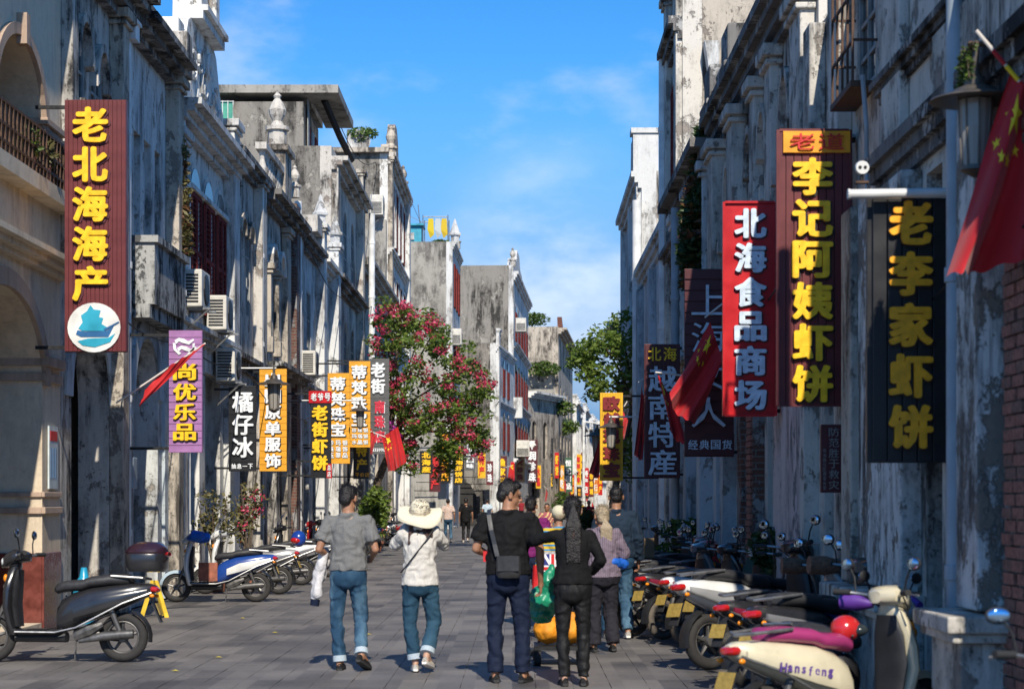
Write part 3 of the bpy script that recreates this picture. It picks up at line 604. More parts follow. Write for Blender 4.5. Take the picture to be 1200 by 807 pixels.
e, fr, Ln = house('pilaster_house', 1, 18.2, 27.0, 7.0, 'long grimy two-storey front with tall pilasters and pointed window niches above the red signs', 'rgrey',
    [A(2.85,3.75,.12,3.4,'rect','dark'), A(5.85,6.55,.12,3.4,'rect','dark'), A(3.35,4.0,4.3,6.1,'ptd','dark'), A(4.65,5.3,4.3,6.1,'ptd','dark'), A(7.05,7.65,4.3,6.1,'ptd','dark'), A(1.5,2.25,4.3,6.1,'ptd','dark')], outline=out, side_mat='dbrick')
for a in (1.5,3.35,4.65,7.05): 
    mould(fr, A(a,a+.65,4.3,6.1,'ptd'), e, .1, .1, 'rgrey')
    for c in (a-.2,a+.66): MB(fr).box(c,c+.19,0,.16,5.0,5.16).build('impost', M['rgrey'], e)
for a,b_,p_ in ((.15,.9,.16),(2.5,3.0,.14),(4.1,4.55,.12),(5.65,6.35,.2),(7.95,8.7,.22)): pilaster(fr, a, b_, 3.9, 6.6, p_, 'rgrey', e)
for a in (.05,5.55,7.8): MB(fr).box(a,a+.95,0,.32,7.06,7.16).box(a+.1,a+.85,-.3,.26,7.16,7.65).build('parapet_block', M['dark'], e, bevel=.03)
cornice(fr, 0, Ln, 6.6, .45, .32, 'dark', e, 4); cornice(fr, 0, Ln, 3.6, .28, .12, 'dark', e, 3)
pilaster(fr, .35, 2.55, .02, 3.6, .1, 'pink', e, cap=False, base=False); MB(fr).box(.0,.3,0,.14,.02,3.6).build('pier', M['rgrey'], e)
for a,b_ in ((4.0,4.5),(5.15,5.6)): MB(fr).box(a,b_,0,.14,.02,3.5).build('brick_pier', M['rbrick'], e)
for rr in range(36): MB(fr).box(4.03+(.02 if rr%2 else 0),4.47,.14,.162+random.uniform(0,.012),.5+rr*.078,.5+rr*.078+.062).build('brick', (M['brick1'],M['brick2'])[rr%3==0], e)
for a in (6.9,7.75): MB(fr).box(a,a+.42,0,.18,.02,3.6).build('painted_pier', M['paleblue'], e)
# engraved board
# R6 tall tan
e, fr, Ln = house('tall_tan_house', 1, 33.4, 36.3, 11.7, 'taller house with a sunlit peeling tan gable and a grey-blue front above the hanging plants', 'rgrey',
    [A(.4,2.3,.12,3.6,'rect','room'), A(.9,1.7,6.8,9.2,'rect','shut',rise=0)], side_mat='tan', depth=6)
pilaster(fr, .05, .5, .01, 11.2, .12, 'rgrey', e); pilaster(fr, 2.3, 2.85, .01, 11.2, .12, 'rgrey', e); cornice(fr, 0, Ln, 9.8, .4, .25, 'dark', e); cornice(fr, 0, Ln, 6.0, .3, .22, 'dark', e); cornice(fr, 0, Ln, 11.15, .4, .25, 'dark', e)
e2 = MB(); x0 = PX(826,33.2); x1 = PX(842,33.2); e2.add([(x0-.02,33.38,PZ(50,33.2)),(x1,33.38,PZ(50,33.2)),(x1,33.38,PZ(150,33.2)),(x1-.12,33.38,PZ(160,33.2)),(x0+.12,33.38,PZ(110,33.2))]+[(x0-.02,33.05,PZ(50,33.2)),(x1,33.05,PZ(50,33.2)),(x1,33.05,PZ(150,33.2)),(x1-.12,33.05,PZ(160,33.2)),(x0+.12,33.05,PZ(110,33.2))], [(0,1,2,3,4),(5,6,7,8,9),(0,1,6,5),(1,2,7,6),(2,3,8,7),(3,4,9,8),(4,0,5,9)]); tag(e2.build('gable_fin', M['whiteclean'], e), 'white painted fin on the tan gable')
e, fr, Ln = house('hanging_plant_house', 1, 27.0, 33.4, 6.9, 'low house with pale blue piers whose roof edge is overgrown with hanging plants', 'rgrey',
    [A(.9,2.4,.12,3.6,'rect','room'), A(3.2,5.2,.12,3.6,'rect','room'), A(1.2,1.9,4.4,6,'ptd','dark'), A(4,4.7,4.4,6,'ptd','dark')])
for a in (.3,2.6,5.4): MB(fr).box(a,a+.5,0,.28,.02,3.7).build('painted_pier', M['paleblue'], e); pilaster(fr, a, a+.45, 3.95, 6.5, .25, 'bluish', e)
cornice(fr, 0, Ln, 6.4, .4, .45, 'dark', e); cornice(fr, 0, Ln, 3.65, .25, .3, 'rgrey', e)
e, fr, Ln = house('blue_pier_house', 1, 36.3, 44.6, 7.2, 'low pale blue fronted house behind the yellow sign and tree', 'bluish',
    [A(.8,3.4,.12,3.6,'rect','room'), A(4.4,7.2,.12,3.6,'rect','room'), A(1.5,2.3,4.4,6.4,'rect','win'), A(5,5.8,4.4,6.4,'rect','win')])
for a in (.1,3.5,7.5): MB(fr).box(a,a+.6,0,.15,.02,6.5).build('painted_pier', M['paleblue'], e)
cornice(fr, 0, Ln, 6.6, .4, .2, 'bluish', e)
out = [(0,0),('L',0),('L',9.4),(5.6,9.5),(5.2,9.9),(4.8,10.1),(4.6,10.9),(3.4,10.9),(3.2,10.1),(2.6,9.9),(2.2,9.5),(0,9.4)]
e, fr, Ln = house('white_pediment_house', 1, 44.6, 52.6, 9.4, 'white fronted house with stepped parapet and stained sunlit gable, farthest of the right row', 'whiteclean',
    [A(.8,3.4,.12,3.6,'rect','room'), A(4.4,7.2,.12,3.6,'rect','room')]+[A(u,u+1,z,z+2,'rect','win') for u in (1.3,3.5,5.6) for z in (4.4,7)], outline=out, side_mat='grey', depth=6)
for a in (.1,3.5,7.3): MB(fr).box(a,a+.55,0,.12,.02,9.3).build('painted_pier', M['whiteclean'], e)
cornice(fr, 0, Ln, 9.0, .4, .25, 'whiteclean', e); MB(fr).box(.0,.5,-.4,.2,9.4,10.3).box(-.05,.55,-.45,.25,10.3,10.42).build('parapet_post', M['whiteclean'], e); cornice(fr, 0, Ln, 4.0, .3, .2, 'whiteclean', e)
for i,(a,b,h,m_) in enumerate([(52.6,62,6.6,'white'),(62,76,7.4,'bluish'),(76,95,8.2,'white'),(95,130,8.6,'white'),(130,170,9.5,'tan'),(170,262,10,'white')]):
    e, fr, Ln = house('bend_house', 1, a, b, h, ['low white house hidden behind the right hand tree','pale blue house beyond the right hand tree','white house on the right where the street bends','long white house past the bend on the right','tan house past the bend on the right','farthest long house on the right'][i], m_, [A(1,b-a-2,.12,3.6,'rect','room')]+[A(u,u+1.2,4.6,6.2,'rect','dark') for u in range(2,int(b-a)-2,4)])
    cornice(fr, 0, Ln, h-.5, .5, .5, m_, e)
# downpipes
PG = 'drainpipe'
downpipe(XL(26.7)+.10, 26.7, .02, PZ(48,26.7), r=.075, label='thick white drainpipe with square hopper right of the ship sign')
downpipe(XL(31)+.10, 31.0, 3.9, PZ(100,31), r=.085, hopper=False, label='fat white drainpipe down the scroll gable house, left of the shutters')
downpipe(XL(32)+.06, 31.9, .02, PZ(215,32), r=.05, hopper=False, label='thin white drainpipe right beside the fat one on the scroll gable house')
downpipe(XL(40.3)+.12, 40.3, .02, PZ(218,40.3), r=.09, label='white drainpipe with rounded top left of the two arched windows', hopper=False)
downpipe(XL(47.3)+.12, 47.3, .02, PZ(236,47.3), r=.09, label='long white drainpipe between the balustrade house and the finial house', hopper=False)
downpipe(XL(66)+.5, 66.0, .02, PZ(250,66), r=.11, label='white drainpipe with a bent top on the patched gable house', hopper=False)
downpipe(XR(12.0)-.11, 12.0, .02, 7.2, 'pipeblue', .062, False, label='grey drainpipe running the full height at right beside the black sign')
downpipe(XR(36.2)-.12, 36.2, .02, PZ(66,36.2), 'pipe', .1, False, label='tall white drainpipe against the sky at the edge of the tan gable house')
downpipe(XR(31)-.33, 31, .02, 6.4, 'pipeblue', .07, False, label='grey drainpipe behind the hanging plants')
downpipe(XR(44.5)-.12, 44.5, .02, PZ(235,44.5), 'pipe', .11, False, label='white drainpipe on the corner of the stained gable house')
# A/C units
AC = [(31.6,4.8,'air conditioner on the scroll gable house, left of the other two'),(34.2,4.65,'largest air conditioner under the maroon shutters'),(35.2,3.79,'lower air conditioner above the black sign with three brush characters')]
def acunit(x, y, z, sgn, label, L_=.85, W=.36, H=.62):
    e = empty('air_conditioner', (x,y,z), label, 'air conditioner', 'air conditioners on the walls')
    MB().box(x-W/2,x+W/2,y-L_/2,y+L_/2,z,z+H).build('casing', M['acwhite'], e, bevel=.02)
    q = MB()
    for i in range(9): q.box(x-W/2+.04,x+W/2-.06,y-L_/2-.012,y-L_/2-.002,z+.07+i*.055,z+.07+i*.055+.028)
    q.build('intake_grille', M['iron'], e)
    q = MB(); xs = x+sgn*(W/2+.006); q.lathe((xs,y,z+H/2), [(.26,-.01),(.26,.012),(.2,.02),(.05,.02)], 18, 'x'); q.build('fan_guard', M['iron'], e)
    q = MB(); q.box(x-sgn*W/2-.02,x+sgn*.3,y-.3,y-.26,z-.04,z-.002); q.box(x-sgn*W/2-.02,x+sgn*.3,y+.26,y+.3,z-.04,z-.002); q.tube([(x-sgn*W/2,y-.28,z-.45),(x+sgn*.28,y-.28,z-.03)], .016, 6); q.build('bracket', M['steel'], e)
    return e
for y,z,l in AC: acunit(XL(y)+.24, y, z, 1, l)
acunit(XL(47.9)+.35, 47.9, 4.75, 1, 'air conditioner above the lantern on the finial house', .8)
acunit(-5.75, 80.2, 13.7, 1, 'small air conditioner high on the four-storey gable', 1.0, .55, .85)
acunit(-6.35, 61.5, 11.4, 1, 'air conditioner on the rooftop house balcony')
acunit(-3.1, 104.6, 10.2, 1, 'air conditioner on the edge of the pale gable house', 1.0, .6, .9); acunit(.6, 127.5, 13.0, 1, 'air conditioner high on the tall shuttered house', 1.2, .7, .9); acunit(.75, 129.5, 4.6, 1, 'air conditioner low on the tall shuttered house', 1.4, .9, 1.1)
# ---------------------------------------------------------------- signs
GL = {}
CHARS = sorted(set('老北海产尚优乐品橘仔冰抽息一下出口原单服饰号街虾饼总店蒂梵珠宝珍玉玛瑙翠银水晶南特平价地方好旺角道味渔家鲜饭千润世界工艺恒记甜大排庄城小吃欧越现産上女人经典国货食商场李阿姨分隐患险于明火防范胜救灾路社区居委会宣爷子1390行1HansfengSUPR 0oWE'.replace(' ','')))
def _curves():
    os_ = {}
    for ch in CHARS:
        c = bpy.data.curves.new('glyph','FONT'); c.body = ch; c.extrude = .05; c.resolution_u = 2
        o = bpy.data.objects.new('glyph', c); COL.objects.link(o); os_[ch] = o
    dg = bpy.context.evaluated_depsgraph_get(); dg.update()
    for ch, o in os_.items():
        me = bpy.data.meshes.new_from_object(o.evaluated_get(dg))
        vs = [v.co.copy() for v in me.vertices]; fs = [tuple(p.vertices) for p in me.polygons]
        xs = [v.x for v in vs]; ys = [v.y for v in vs]; cx, cy = (min(xs)+max(xs))/2, (min(ys)+max(ys))/2
        GB[ch] = ([Vector((v.x-cx, -v.z*20, v.y-cy)) for v in vs], fs, max(xs)-min(xs), max(ys)-min(ys))
        bpy.data.meshes.remove(me)
    for o in os_.values(): c = o.data; bpy.data.objects.remove(o); bpy.data.curves.remove(c)
GB = {}
_curves()
def glyph(ch, b, ex):
    """a character mesh, made bolder by overlapping slightly shifted copies of its strokes; y runs -ex..ex"""
    k = (ch, b, ex)
    if k not in GL:
        vs, fs, wd, ht = GB[ch]; V = []; FF = []
        sh = [(0,0)] if b < .012 else ([(0,0),(-b,-b*.6),(b,-b*.6),(-b,b*.6),(b,b*.6)] if b < .03 else [(0,0)]+[(b*math.cos(k*math.pi/4),b*.7*math.sin(k*math.pi/4)) for k in range(8)])
        for i, (dx, dz) in enumerate(sh):
            o = len(V); V += [Vector((v.x+dx, v.y*(ex+.0015*i), v.z+dz)) for v in vs]; FF += [tuple(a+o for a in f) for f in fs]
        me = bpy.data.meshes.new('raised_character'); me.from_pydata(V, [], FF); GL[k] = (me, wd+2*b, ht+1.2*b)
    return GL[k]
def paint(name, c, rough=.45): return simple(name, c, rough, noise_s=5, noise_a=.24, bump=.05)
PC = {'yellow':paint('yellow_letter',(.96,.56,.01)), 'amber':paint('amber_letter',(.96,.42,.01)), 'white':paint('white_letter',(.80,.82,.84)), 'gold':paint('gold_letter',(.62,.40,.03)), 'red':paint('red_letter',(.62,.02,.02)), 'darkred':paint('dark_red_letter',(.20,.012,.012)),
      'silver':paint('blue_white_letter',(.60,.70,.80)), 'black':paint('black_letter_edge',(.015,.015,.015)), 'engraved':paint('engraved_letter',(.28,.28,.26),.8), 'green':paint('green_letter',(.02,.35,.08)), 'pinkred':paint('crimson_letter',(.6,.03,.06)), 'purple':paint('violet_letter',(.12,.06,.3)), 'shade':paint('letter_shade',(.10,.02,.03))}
BC = {'maroon':paint('maroon_board',(.13,.018,.02)), 'purple':paint('purple_board',(.36,.17,.38)), 'black':paint('black_board',(.018,.018,.02),.35), 'orange':paint('orange_board',(.74,.34,.02)), 'yellow':paint('yellow_board',(.75,.42,.01)), 'red':paint('red_board',(.50,.008,.012),.35),
      'amber':paint('amber_header',(.85,.36,.01)), 'darkmaroon':paint('dark_maroon_board',(.085,.014,.018)), 'grey':paint('grey_board',(.10,.10,.10)), 'white':paint('white_board',(.75,.74,.70)), 'tan':paint('tan_board',(.50,.32,.14)), 'greenb':paint('green_board',(.03,.10,.05)), 'orangered':paint('orange_red_board',(.7,.12,.01))}
def put_char(root, ch, px, py, w, h, Y, col, y_front, bold=.025, ex=.05, back=None, bo=.05, sc_=None, dy=None):
    """one raised character: centre px,py and size w,h in photo pixels at distance Y"""
    me, gw, gh = glyph(ch, bold, ex); k = Y/F; s = min(w*k/gw, h*k/gh) if sc_ is None else sc_*k
    sx, sz = (w*k/gw, h*k/gh) if ch not in '一二.·' else (w*k/gw, w*k/gw)
    m2 = me.copy()
    if not len(m2.materials): m2.materials.append(PC[col])
    else: m2.materials[0] = PC[col]
    o = bpy.data.objects.new('raised_character', m2); COL.objects.link(o); o.parent = root
    c = P(px, py, Y); sd = max(sx,sz)
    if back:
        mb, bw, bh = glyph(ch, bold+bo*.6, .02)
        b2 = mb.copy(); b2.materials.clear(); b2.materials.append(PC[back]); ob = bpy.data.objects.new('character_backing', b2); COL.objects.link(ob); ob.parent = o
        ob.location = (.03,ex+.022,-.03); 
    o.scale = (sx, sd*.7, sz); o.location = Vector((c.x, y_front-ex*sd*.7-.012, c.z))-root.location
    return o
ARMS = []
def sign(px0, px1, py0, py1, Y, board, label, slats=None, n=8, depth=.10, arm=None, edge=None, side=-1, group='hanging shop signs', kind='shop_sign', armc='iron', gap=.004):
    k = Y/F; x0, x1, z0, z1 = PX(px0,Y), PX(px1,Y), PZ(py1,Y), PZ(py0,Y)
    e = empty(kind, ((x0+x1)/2,Y,z0), label, 'sign', group)
    MB().box(x0,x1,Y,Y+depth,z0,z1).build('board', BC[board], e, bevel=.004)
    yf = Y
    if slats:
        yf = Y-.022
        if slats == 'v':
            w_ = (x1-x0)/n; s_ = MB().box(-w_/2+gap,w_/2-gap,-.022,-.002,z0-e.location.z+.006,z1-e.location.z-.006).build('slat', BC[board], None); s_.parent = e
            for i in range(n):
                o = s_ if i == 0 else share(s_, 'slat', e, (0,0,0)); o.location = (x0+w_*(i+.5)-e.location.x,-.0,0)
        elif slats == 'h':
            w_ = (z1-z0)/n; s_ = MB().box(x0-e.location.x+.004,x1-e.location.x-.004,-.022,-.002,-w_/2+gap,w_/2-gap).build('slat', BC[board], None); s_.parent = e
            for i in range(n):
                o = s_ if i == 0 else share(s_, 'slat', e, (0,0,0)); o.location = (0,0,w_*(i+.5))
    wx = XL(Y)-.01 if side < 0 else XR(Y)+.01; xe = x0 if side < 0 else x1
    zs = arm if arm else (z1-.06, z0+.06)
    q = MB()
    for z in zs:
        a, b = sorted((wx, xe)); a2, b2 = (a, min(b+.1,x1)) if side < 0 else (max(a-.1,x0), b)
        if b2-a2 > .02: MB().box(a2,b2,Y+depth+.002,Y+depth+.042,z-.02,z+.02).build('bracket', M[armc], e)
    if edge:
        t = .014
        for b4 in ((x0-.012,x0+t,z0,z1),(x1-t,x1+.012,z0,z1),(x0+t,x1-t,z1-t,z1+.01),(x0+t,x1-t,z0-.01,z0+t)): MB().box(b4[0],b4[1],Y-.03,Y-.003,b4[2],b4[3]).build('edge_trim', BC[edge], e)
    e['yf'] = yf; del e['yf']
    return e, yf
def column(e, yf, text, cx, y0, y1, w, Y, col, fillf=.84, **kw):
    n = len(text); st = (y1-y0)/n
    for i, ch in enumerate(text): put_char(e, ch, cx, y0+st*(i+.5), w, st*fillf, Y, col, yf, **kw)
def row(e, yf, text, x0, x1, cy, h, Y, col, fillf=.86, **kw):
    n = len(text); st = (x1-x0)/n
    for i, ch in enumerate(text): put_char(e, ch, x0+st*(i+.5), cy, st*fillf, h, Y, col, yf, **kw)
def disc(e, px, py, rpx, Y, yf, mat, rz=None, name='badge', th=.02, n=28):
    c = P(px,py,Y); r = rpx*Y/F; rz_ = (rz or rpx)*Y/F; q = MB()
    ring = lambda y: [Vector((c.x+r*math.cos(2*math.pi*i/n), y, c.z+rz_*math.sin(2*math.pi*i/n))) for i in range(n)]
    q.loft([ring(yf-th), ring(yf-.001)]); return q.build(name, mat, e)
def flat(e, pts, Y, y, mat, name, th=.006):      # pixel outline as a thin relief on a sign
    p = [P(a,b,Y) for a,b in pts]; n = len(p); tr = tessellate_polygon([[Vector((v.x,v.z,0)) for v in p]])
    q = MB(); q.add([Vector((v.x,y-th,v.z)) for v in p]+[Vector((v.x,y,v.z)) for v in p], [tuple(t) for t in tr]+[tuple(i+n for i in t) for t in tr]+[(i,(i+1)%n,(i+1)%n+n,i+n) for i in range(n)])
    return q.build(name, mat, e)
BK = dict(back='black')
# 1 ship sign
e, f = sign(76,148,117,412,22,'maroon','maroon ribbed shop sign with big yellow characters above a round sailing ship badge','v',14,.12,side=-1)
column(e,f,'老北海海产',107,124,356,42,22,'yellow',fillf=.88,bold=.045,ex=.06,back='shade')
disc(e,111,384,31,22,f,BC['white'],29); fy = f-.021; tq = paint('ship_turquoise',(.02,.35,.50)); td = paint('ship_dark_blue',(.02,.12,.30))
flat(e,[(90,392),(96,395),(128,395),(134,383),(126,388),(100,389),(92,387)],22,fy,td,'ship_hull')
flat(e,[(93,385),(98,378),(96,370),(103,365),(107,358),(111,363),(119,364),(117,372),(122,373),(120,380),(127,384),(124,388),(98,388)],22,fy-.002,tq,'ship_sails')
flat(e,[(92,400),(104,397),(128,396),(136,391),(130,401),(112,407),(98,405)],22,fy-.001,tq,'painted_waves')
flat(e,[(122,386),(140,377),(141,378),(124,388)],22,fy-.004,td,'bowsprit')
# 2 purple
e, f = sign(198,237,387,530,26.6,'purple','purple slatted sign with yellow characters under a white curl emblem','h',17,.06,side=-1)
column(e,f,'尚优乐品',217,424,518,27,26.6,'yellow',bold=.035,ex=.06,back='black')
for dx,dy in ((0,0),(3,9)):
    pts = [(205+dx,399+dy),(210+dx,396+dy),(216+dx,397+dy),(221+dx,400+dy),(227+dx,397+dy),(228+dx,399+dy),(222+dx,404+dy),(215+dx,402+dy),(210+dx,400+dy),(207+dx,403+dy)]
    flat(e,pts,26.6,f,PC['white'],'emblem_stroke',.015)
flat(e,[(203,402),(206,402),(207,409),(213,414),(210,416),(204,410)],26.6,f,PC['white'],'emblem_stroke',.015); flat(e,[(226,403),(229,402),(228,411),(222,417),(220,414),(226,409)],26.6,f,PC['white'],'emblem_stroke',.015)
# 3 orange ice
e, f = sign(268,300,452,552,35,'black','black slatted sign with three white brush characters','h',9,.06,side=-1)
column(e,f,'橘仔冰',285,458,537,25,35,'white',bold=.03,ex=.05,back='black',fillf=.92); row(e,f,'抽息一下',271,297,546,6,35,'white',bold=.03)
# 4 clothes
e, f = sign(304,336,432,552,38.5,'orange','orange slatted sign with white characters about clothes, behind a glass lantern','h',15,.06,side=-1)
column(e,f,'出口原单服饰',320,436,549,19,38.5,'white',bold=.04,ex=.05,back='black',fillf=.86)
# 5
e, f = sign(364,388,458,560,44,'black','black ribbed sign with yellow characters and a red header','v',7,.06,side=-1)
flat(e,[(362,458),(389,458),(389,472),(362,472)],44,f,BC['red'],'header_panel',.02); row(e,f-.02,'老爷号',364,388,465,9,44,'white',bold=.03)
column(e,f,'老街虾饼',375,474,552,19,44,'yellow',bold=.05,ex=.05,fillf=.9); flat(e,[(383,543),(389,543),(389,560),(383,560)],44,f,BC['red'],'corner_tag',.02); column(e,f-.02,'总店',386,544,559,4,44,'white')
# 6,7
e, f = sign(384,410,437,543,46,'orange','lower orange slatted jewellery sign with white characters, left of its twin','h',14,.06,side=-1)
column(e,f,'蒂梵珠宝',396,441,512,18,46,'white',bold=.04,ex=.05,back='black',fillf=.9)
for i,t in enumerate(('珍珠玉','玛瑙翠','银饰品')): column(e,f,t,388.5+i*8,515,537,6,46,'white',bold=.03,back='black')
e, f = sign(409,434,423,524,48,'orange','higher orange slatted jewellery sign with white characters, right of its twin','h',14,.06,side=-1)
column(e,f,'蒂梵珠宝',421,427,500,18,48,'white',bold=.04,ex=.05,back='black',fillf=.9)
for i,t in enumerate(('珍珠','玛瑙','水晶')): row(e,f,t+'银',412,432,504+i*7,5,48,'white',bold=.03,back='black')
# 8
e, f = sign(433,456,420,532,53,'grey','black sign with two white characters above smaller red ones, beside the bougainvillea','h',12,.06,side=-1)
column(e,f,'老街',443,424,462,17,53,'white',bold=.05,fillf=.92); column(e,f,'南珠店',445,468,520,12,53,'pinkred',bold=.05,back='white',fillf=.85); row(e,f,'1339909',436,454,527,4,53,'white')
e, f = sign(414,434,522,561,49,'black','small black sign with yellow characters under the higher orange sign','h',5,.05,side=-1)
column(e,f,'特产',424,520,552,13,49,'yellow',bold=.05); row(e,f,'平价店',416,433,556,5,49,'amber')
# far left cluster
def small(px0,px1,py0,py1,Y,board,txt,col,label,sl=None,n=6,back=None,pad=2,side=-1,**kw):
    e, f = sign(px0,px1,py0,py1,Y,board,label,sl,n,.06,side=side); column(e,f,txt,(px0+px1)/2,py0+pad,py1-pad,(px1-px0)*.72,Y,col,bold=.045,ex=.04,back=back,**kw); return e, f
small(492,507,528,555,99,'black','北海産','yellow','small black sign with yellow characters at the lower edge of the bougainvillea',pad=1)
e,f=small(503,516,532,576,101,'darkmaroon','地方产','red','narrow dark sign with red characters under the bougainvillea')
small(515,528,505,566,103,'black','老街虾饼店','amber','black sign with amber characters between the bougainvillea branches')
e,f=small(531,544,522,568,106,'black','好旺角虾饼店','yellow','black sign with yellow characters under a round face badge'); 
e,f=sign(531,544,504,521,106,'black','round cartoonless badge panel over the yellow lettered sign',None); disc(e,537,512,6,106,f,BC['tan']); disc(e,537,513,3,106,f-.02,BC['red'],2,'badge_centre')
e['label'] = 'small panel with a round tan and red badge topping the yellow lettered sign'
small(545,557,508,551,111,'grey','北海道一口味','white','grey sign with small white characters left of the archway')
small(582,594,534,571,117,'darkmaroon','渔家鲜','yellow','dark maroon sign with yellow characters right of the archway')
small(595,603,541,571,126,'red','饭店','yellow','small red sign between the dark maroon and the tan one')
small(604,615,527,565,131,'tan','蒂梵珍珠','darkred','tan sign with dark characters below the white shuttered front')
e,f=small(617,630,515,565,149,'darkmaroon','千润珍珠','white','dark maroon sign with white characters and a white pearl badge',pad=0); 
for o in list(e.children): pass
disc(e,623,520,4,149,f-.05,BC['white'])
e,f=sign(634,648,513,571,156,'black','black sign with a turquoise wave badge, white characters and yellow lines',None); column(e,f,'海世界',641,524,553,10,156,'white',bold=.05); disc(e,641,518,4.5,156,f,paint('badge_turquoise',(.05,.5,.5)))
for i in range(2): column(e,f,'工艺品',637.5+i*7,555,570,6,156,'yellow',bold=.05)
small(661,671,536,576,170,'greenb','恒记甜品','white','dark green sign with white characters beyond the turquoise badge sign')
small(673,681,532,568,188,'yellow','海鲜大排','red','bright yellow sign with red characters far down the street')
small(674,682,570,583,190,'black','饭庄','amber','tiny black sign with orange characters far down the street')
small(683,690,548,580,215,'red','特产店','white','thin red sign far down the street')
small(690,696,552,582,240,'darkmaroon','珍珠城','yellow','thin maroon sign far down the street')
small(695,701,545,578,262,'orange','海产行','white','thin orange sign nearest the street end')
small(656,661,545,575,162,'orange','小吃','white','thin orange sign left of the dark green one')
for px0,px1,py0,py1,Y,bd,tx,cl,lb in ((560,569,530,560,113,'yellow','特产','red','small yellow sign beside the grey one near the archway'),(570,578,540,568,114,'maroon','珍珠','white','small maroon sign over the archway'),(628,634,545,572,152,'yellow','水晶','red','thin yellow sign squeezed between maroon and black ones'),(650,655,530,560,157,'red','虾饼','yellow','thin red sign right of the turquoise badge sign'),
    (668,673,556,582,178,'red','老街','yellow','tiny red sign under the dark green one'),(678,683,530,552,205,'maroon','海味','yellow','tiny maroon sign above the red ones far away'),(686,690,560,584,220,'black','珍珠','amber','tiny black sign among the far red ones'),(701,706,556,580,262,'red','海产','yellow','tiny red sign closing the far row'),(664,668,580,592,172,'orange','小吃','white','lowest tiny orange sign in the far row')):
    small(px0,px1,py0,py1,Y,bd,tx,cl,lb)
# ---- right
e, f = sign(703,730,460,563,37.6,'yellow','yellow ribbed sign with five dark red characters below the street tree','v',9,.10,side=1); column(e,f,'欧越现珠宝',716.5,463,560,20,37.6,'darkred',bold=.06,ex=.05,fillf=.88)
e, f = sign(755,797,403,560,30,'darkmaroon','dark maroon slatted sign with white brush characters and two small yellow ones on top','v',8,.06,side=1,gap=.02)
row(e,f,'北海',758,794,415,16,30,'yellow',bold=.02); column(e,f,'越南特産',776,428,558,33,30,'silver',bold=.02,ex=.05,fillf=.92)
e, f = sign(802,860,315,535,24,'darkmaroon','dark maroon sign of spaced slats with large white script, partly hidden by the flag','h',17,.02,side=1,gap=.012)
column(e,f,'上海女人',830,330,505,40,24,'silver',bold=.0,ex=.05,fillf=.8); flat(e,[(803,508),(860,508),(860,533),(803,533)],24,f,BC['darkmaroon'],'lower_panel',.02); row(e,f-.02,'经典国货',805,858,521,11,24,'silver',bold=.02)
e, f = sign(848,909,237,487,20,'red','bright red box sign with blue-white characters',None,1,.16,side=1,edge='red'); column(e,f,'北海食品商场',879,242,483,38,20,'silver',bold=.045,ex=.06,back='shade',fillf=.86)
MB().box(PX(911,20.4),PX(928,20.4),20.4,20.5,PZ(487,20.4),PZ(244,20.4)).build('side_panel', BC['red'], e)
e, f = sign(911,996,153,475,16.1,'maroon','tall maroon planked sign with yellow brush characters under an amber header','v',9,.10,side=1,edge='maroon')
flat(e,[(917,155),(995,155),(995,180),(917,180)],16.1,f,BC['amber'],'header_panel',.03); row(e,f-.03,'老道',922,990,167.5,19,16.1,'red',bold=-.0,ex=.03)
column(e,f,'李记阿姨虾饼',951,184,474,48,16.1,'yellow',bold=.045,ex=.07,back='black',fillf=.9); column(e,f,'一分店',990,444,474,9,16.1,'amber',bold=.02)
e, f = sign(1016,1111,232,542,12.75,'black','large black planked sign with amber characters nearest at right',None,5,.05,side=1,armc='iron')
for i in range(5): 
    a = PX(1022+i*17.6,12.75); MB().box(a,a+.092,12.715,12.748,PZ(541,12.75),PZ(233,12.75)).build('slat', BC['black'], e, bevel=.003)
column(e,12.71,'老李家虾饼',1065,233,530,52,12.75,'amber',bold=.055,ex=.06,back='black',fillf=.86)
e = empty('sign_arm', (PX(1090,12.6),12.62,PZ(226,12.6)), 'thick white pipe arm above the large black sign', 'pipe'); MB().tube([(PX(994,12.6),12.62,PZ(227,12.6)),(XR(12.6),12.62,PZ(225,12.6))], .032, 12).build('pipe', M['pipe'], e, smooth=1); MB().tube([(PX(994,12.6),12.62,PZ(227,12.6)),(PX(997,12.6),12.62,PZ(227,12.6))], .036, 12).build('end_cap', M['pipe'], e)
e = empty('sign_arm', (PX(1010,16.2),16.25,PZ(158,16.2)), 'pale steel arm reaching from the wall to the maroon planked sign', 'bar'); MB().box(PX(990,16.2),XR(16.2),16.23,16.27,PZ(160,16.2),PZ(156,16.2)).build('bar', M['pipeblue'], e)
# engraved fire-safety board on the wall of the pilaster house (flush with the wall, facing the street)
e = empty('engraved_board', (XR(17.9)-.02,17.9,2), 'dark engraved board with two columns of characters fixed to the dark brick', 'plaque')
yb = 16.0; e.location = (PX(985,yb),yb,PZ(575,yb)); MB().box(PX(962,yb),PX(1003,yb),yb,yb+.05,PZ(577,yb),PZ(497,yb)).build('board', BC['darkmaroon'], e, bevel=.004)
column(e,yb,'隐患险于明火',994.5,500,574,12,yb,'engraved',bold=0,ex=.02); column(e,yb,'防范胜于救灾',977,500,574,12,yb,'engraved',bold=0,ex=.02); column(e,yb,'珠海路社区居委会宣',966,525,574,4,yb,'engraved',bold=0,ex=.02)
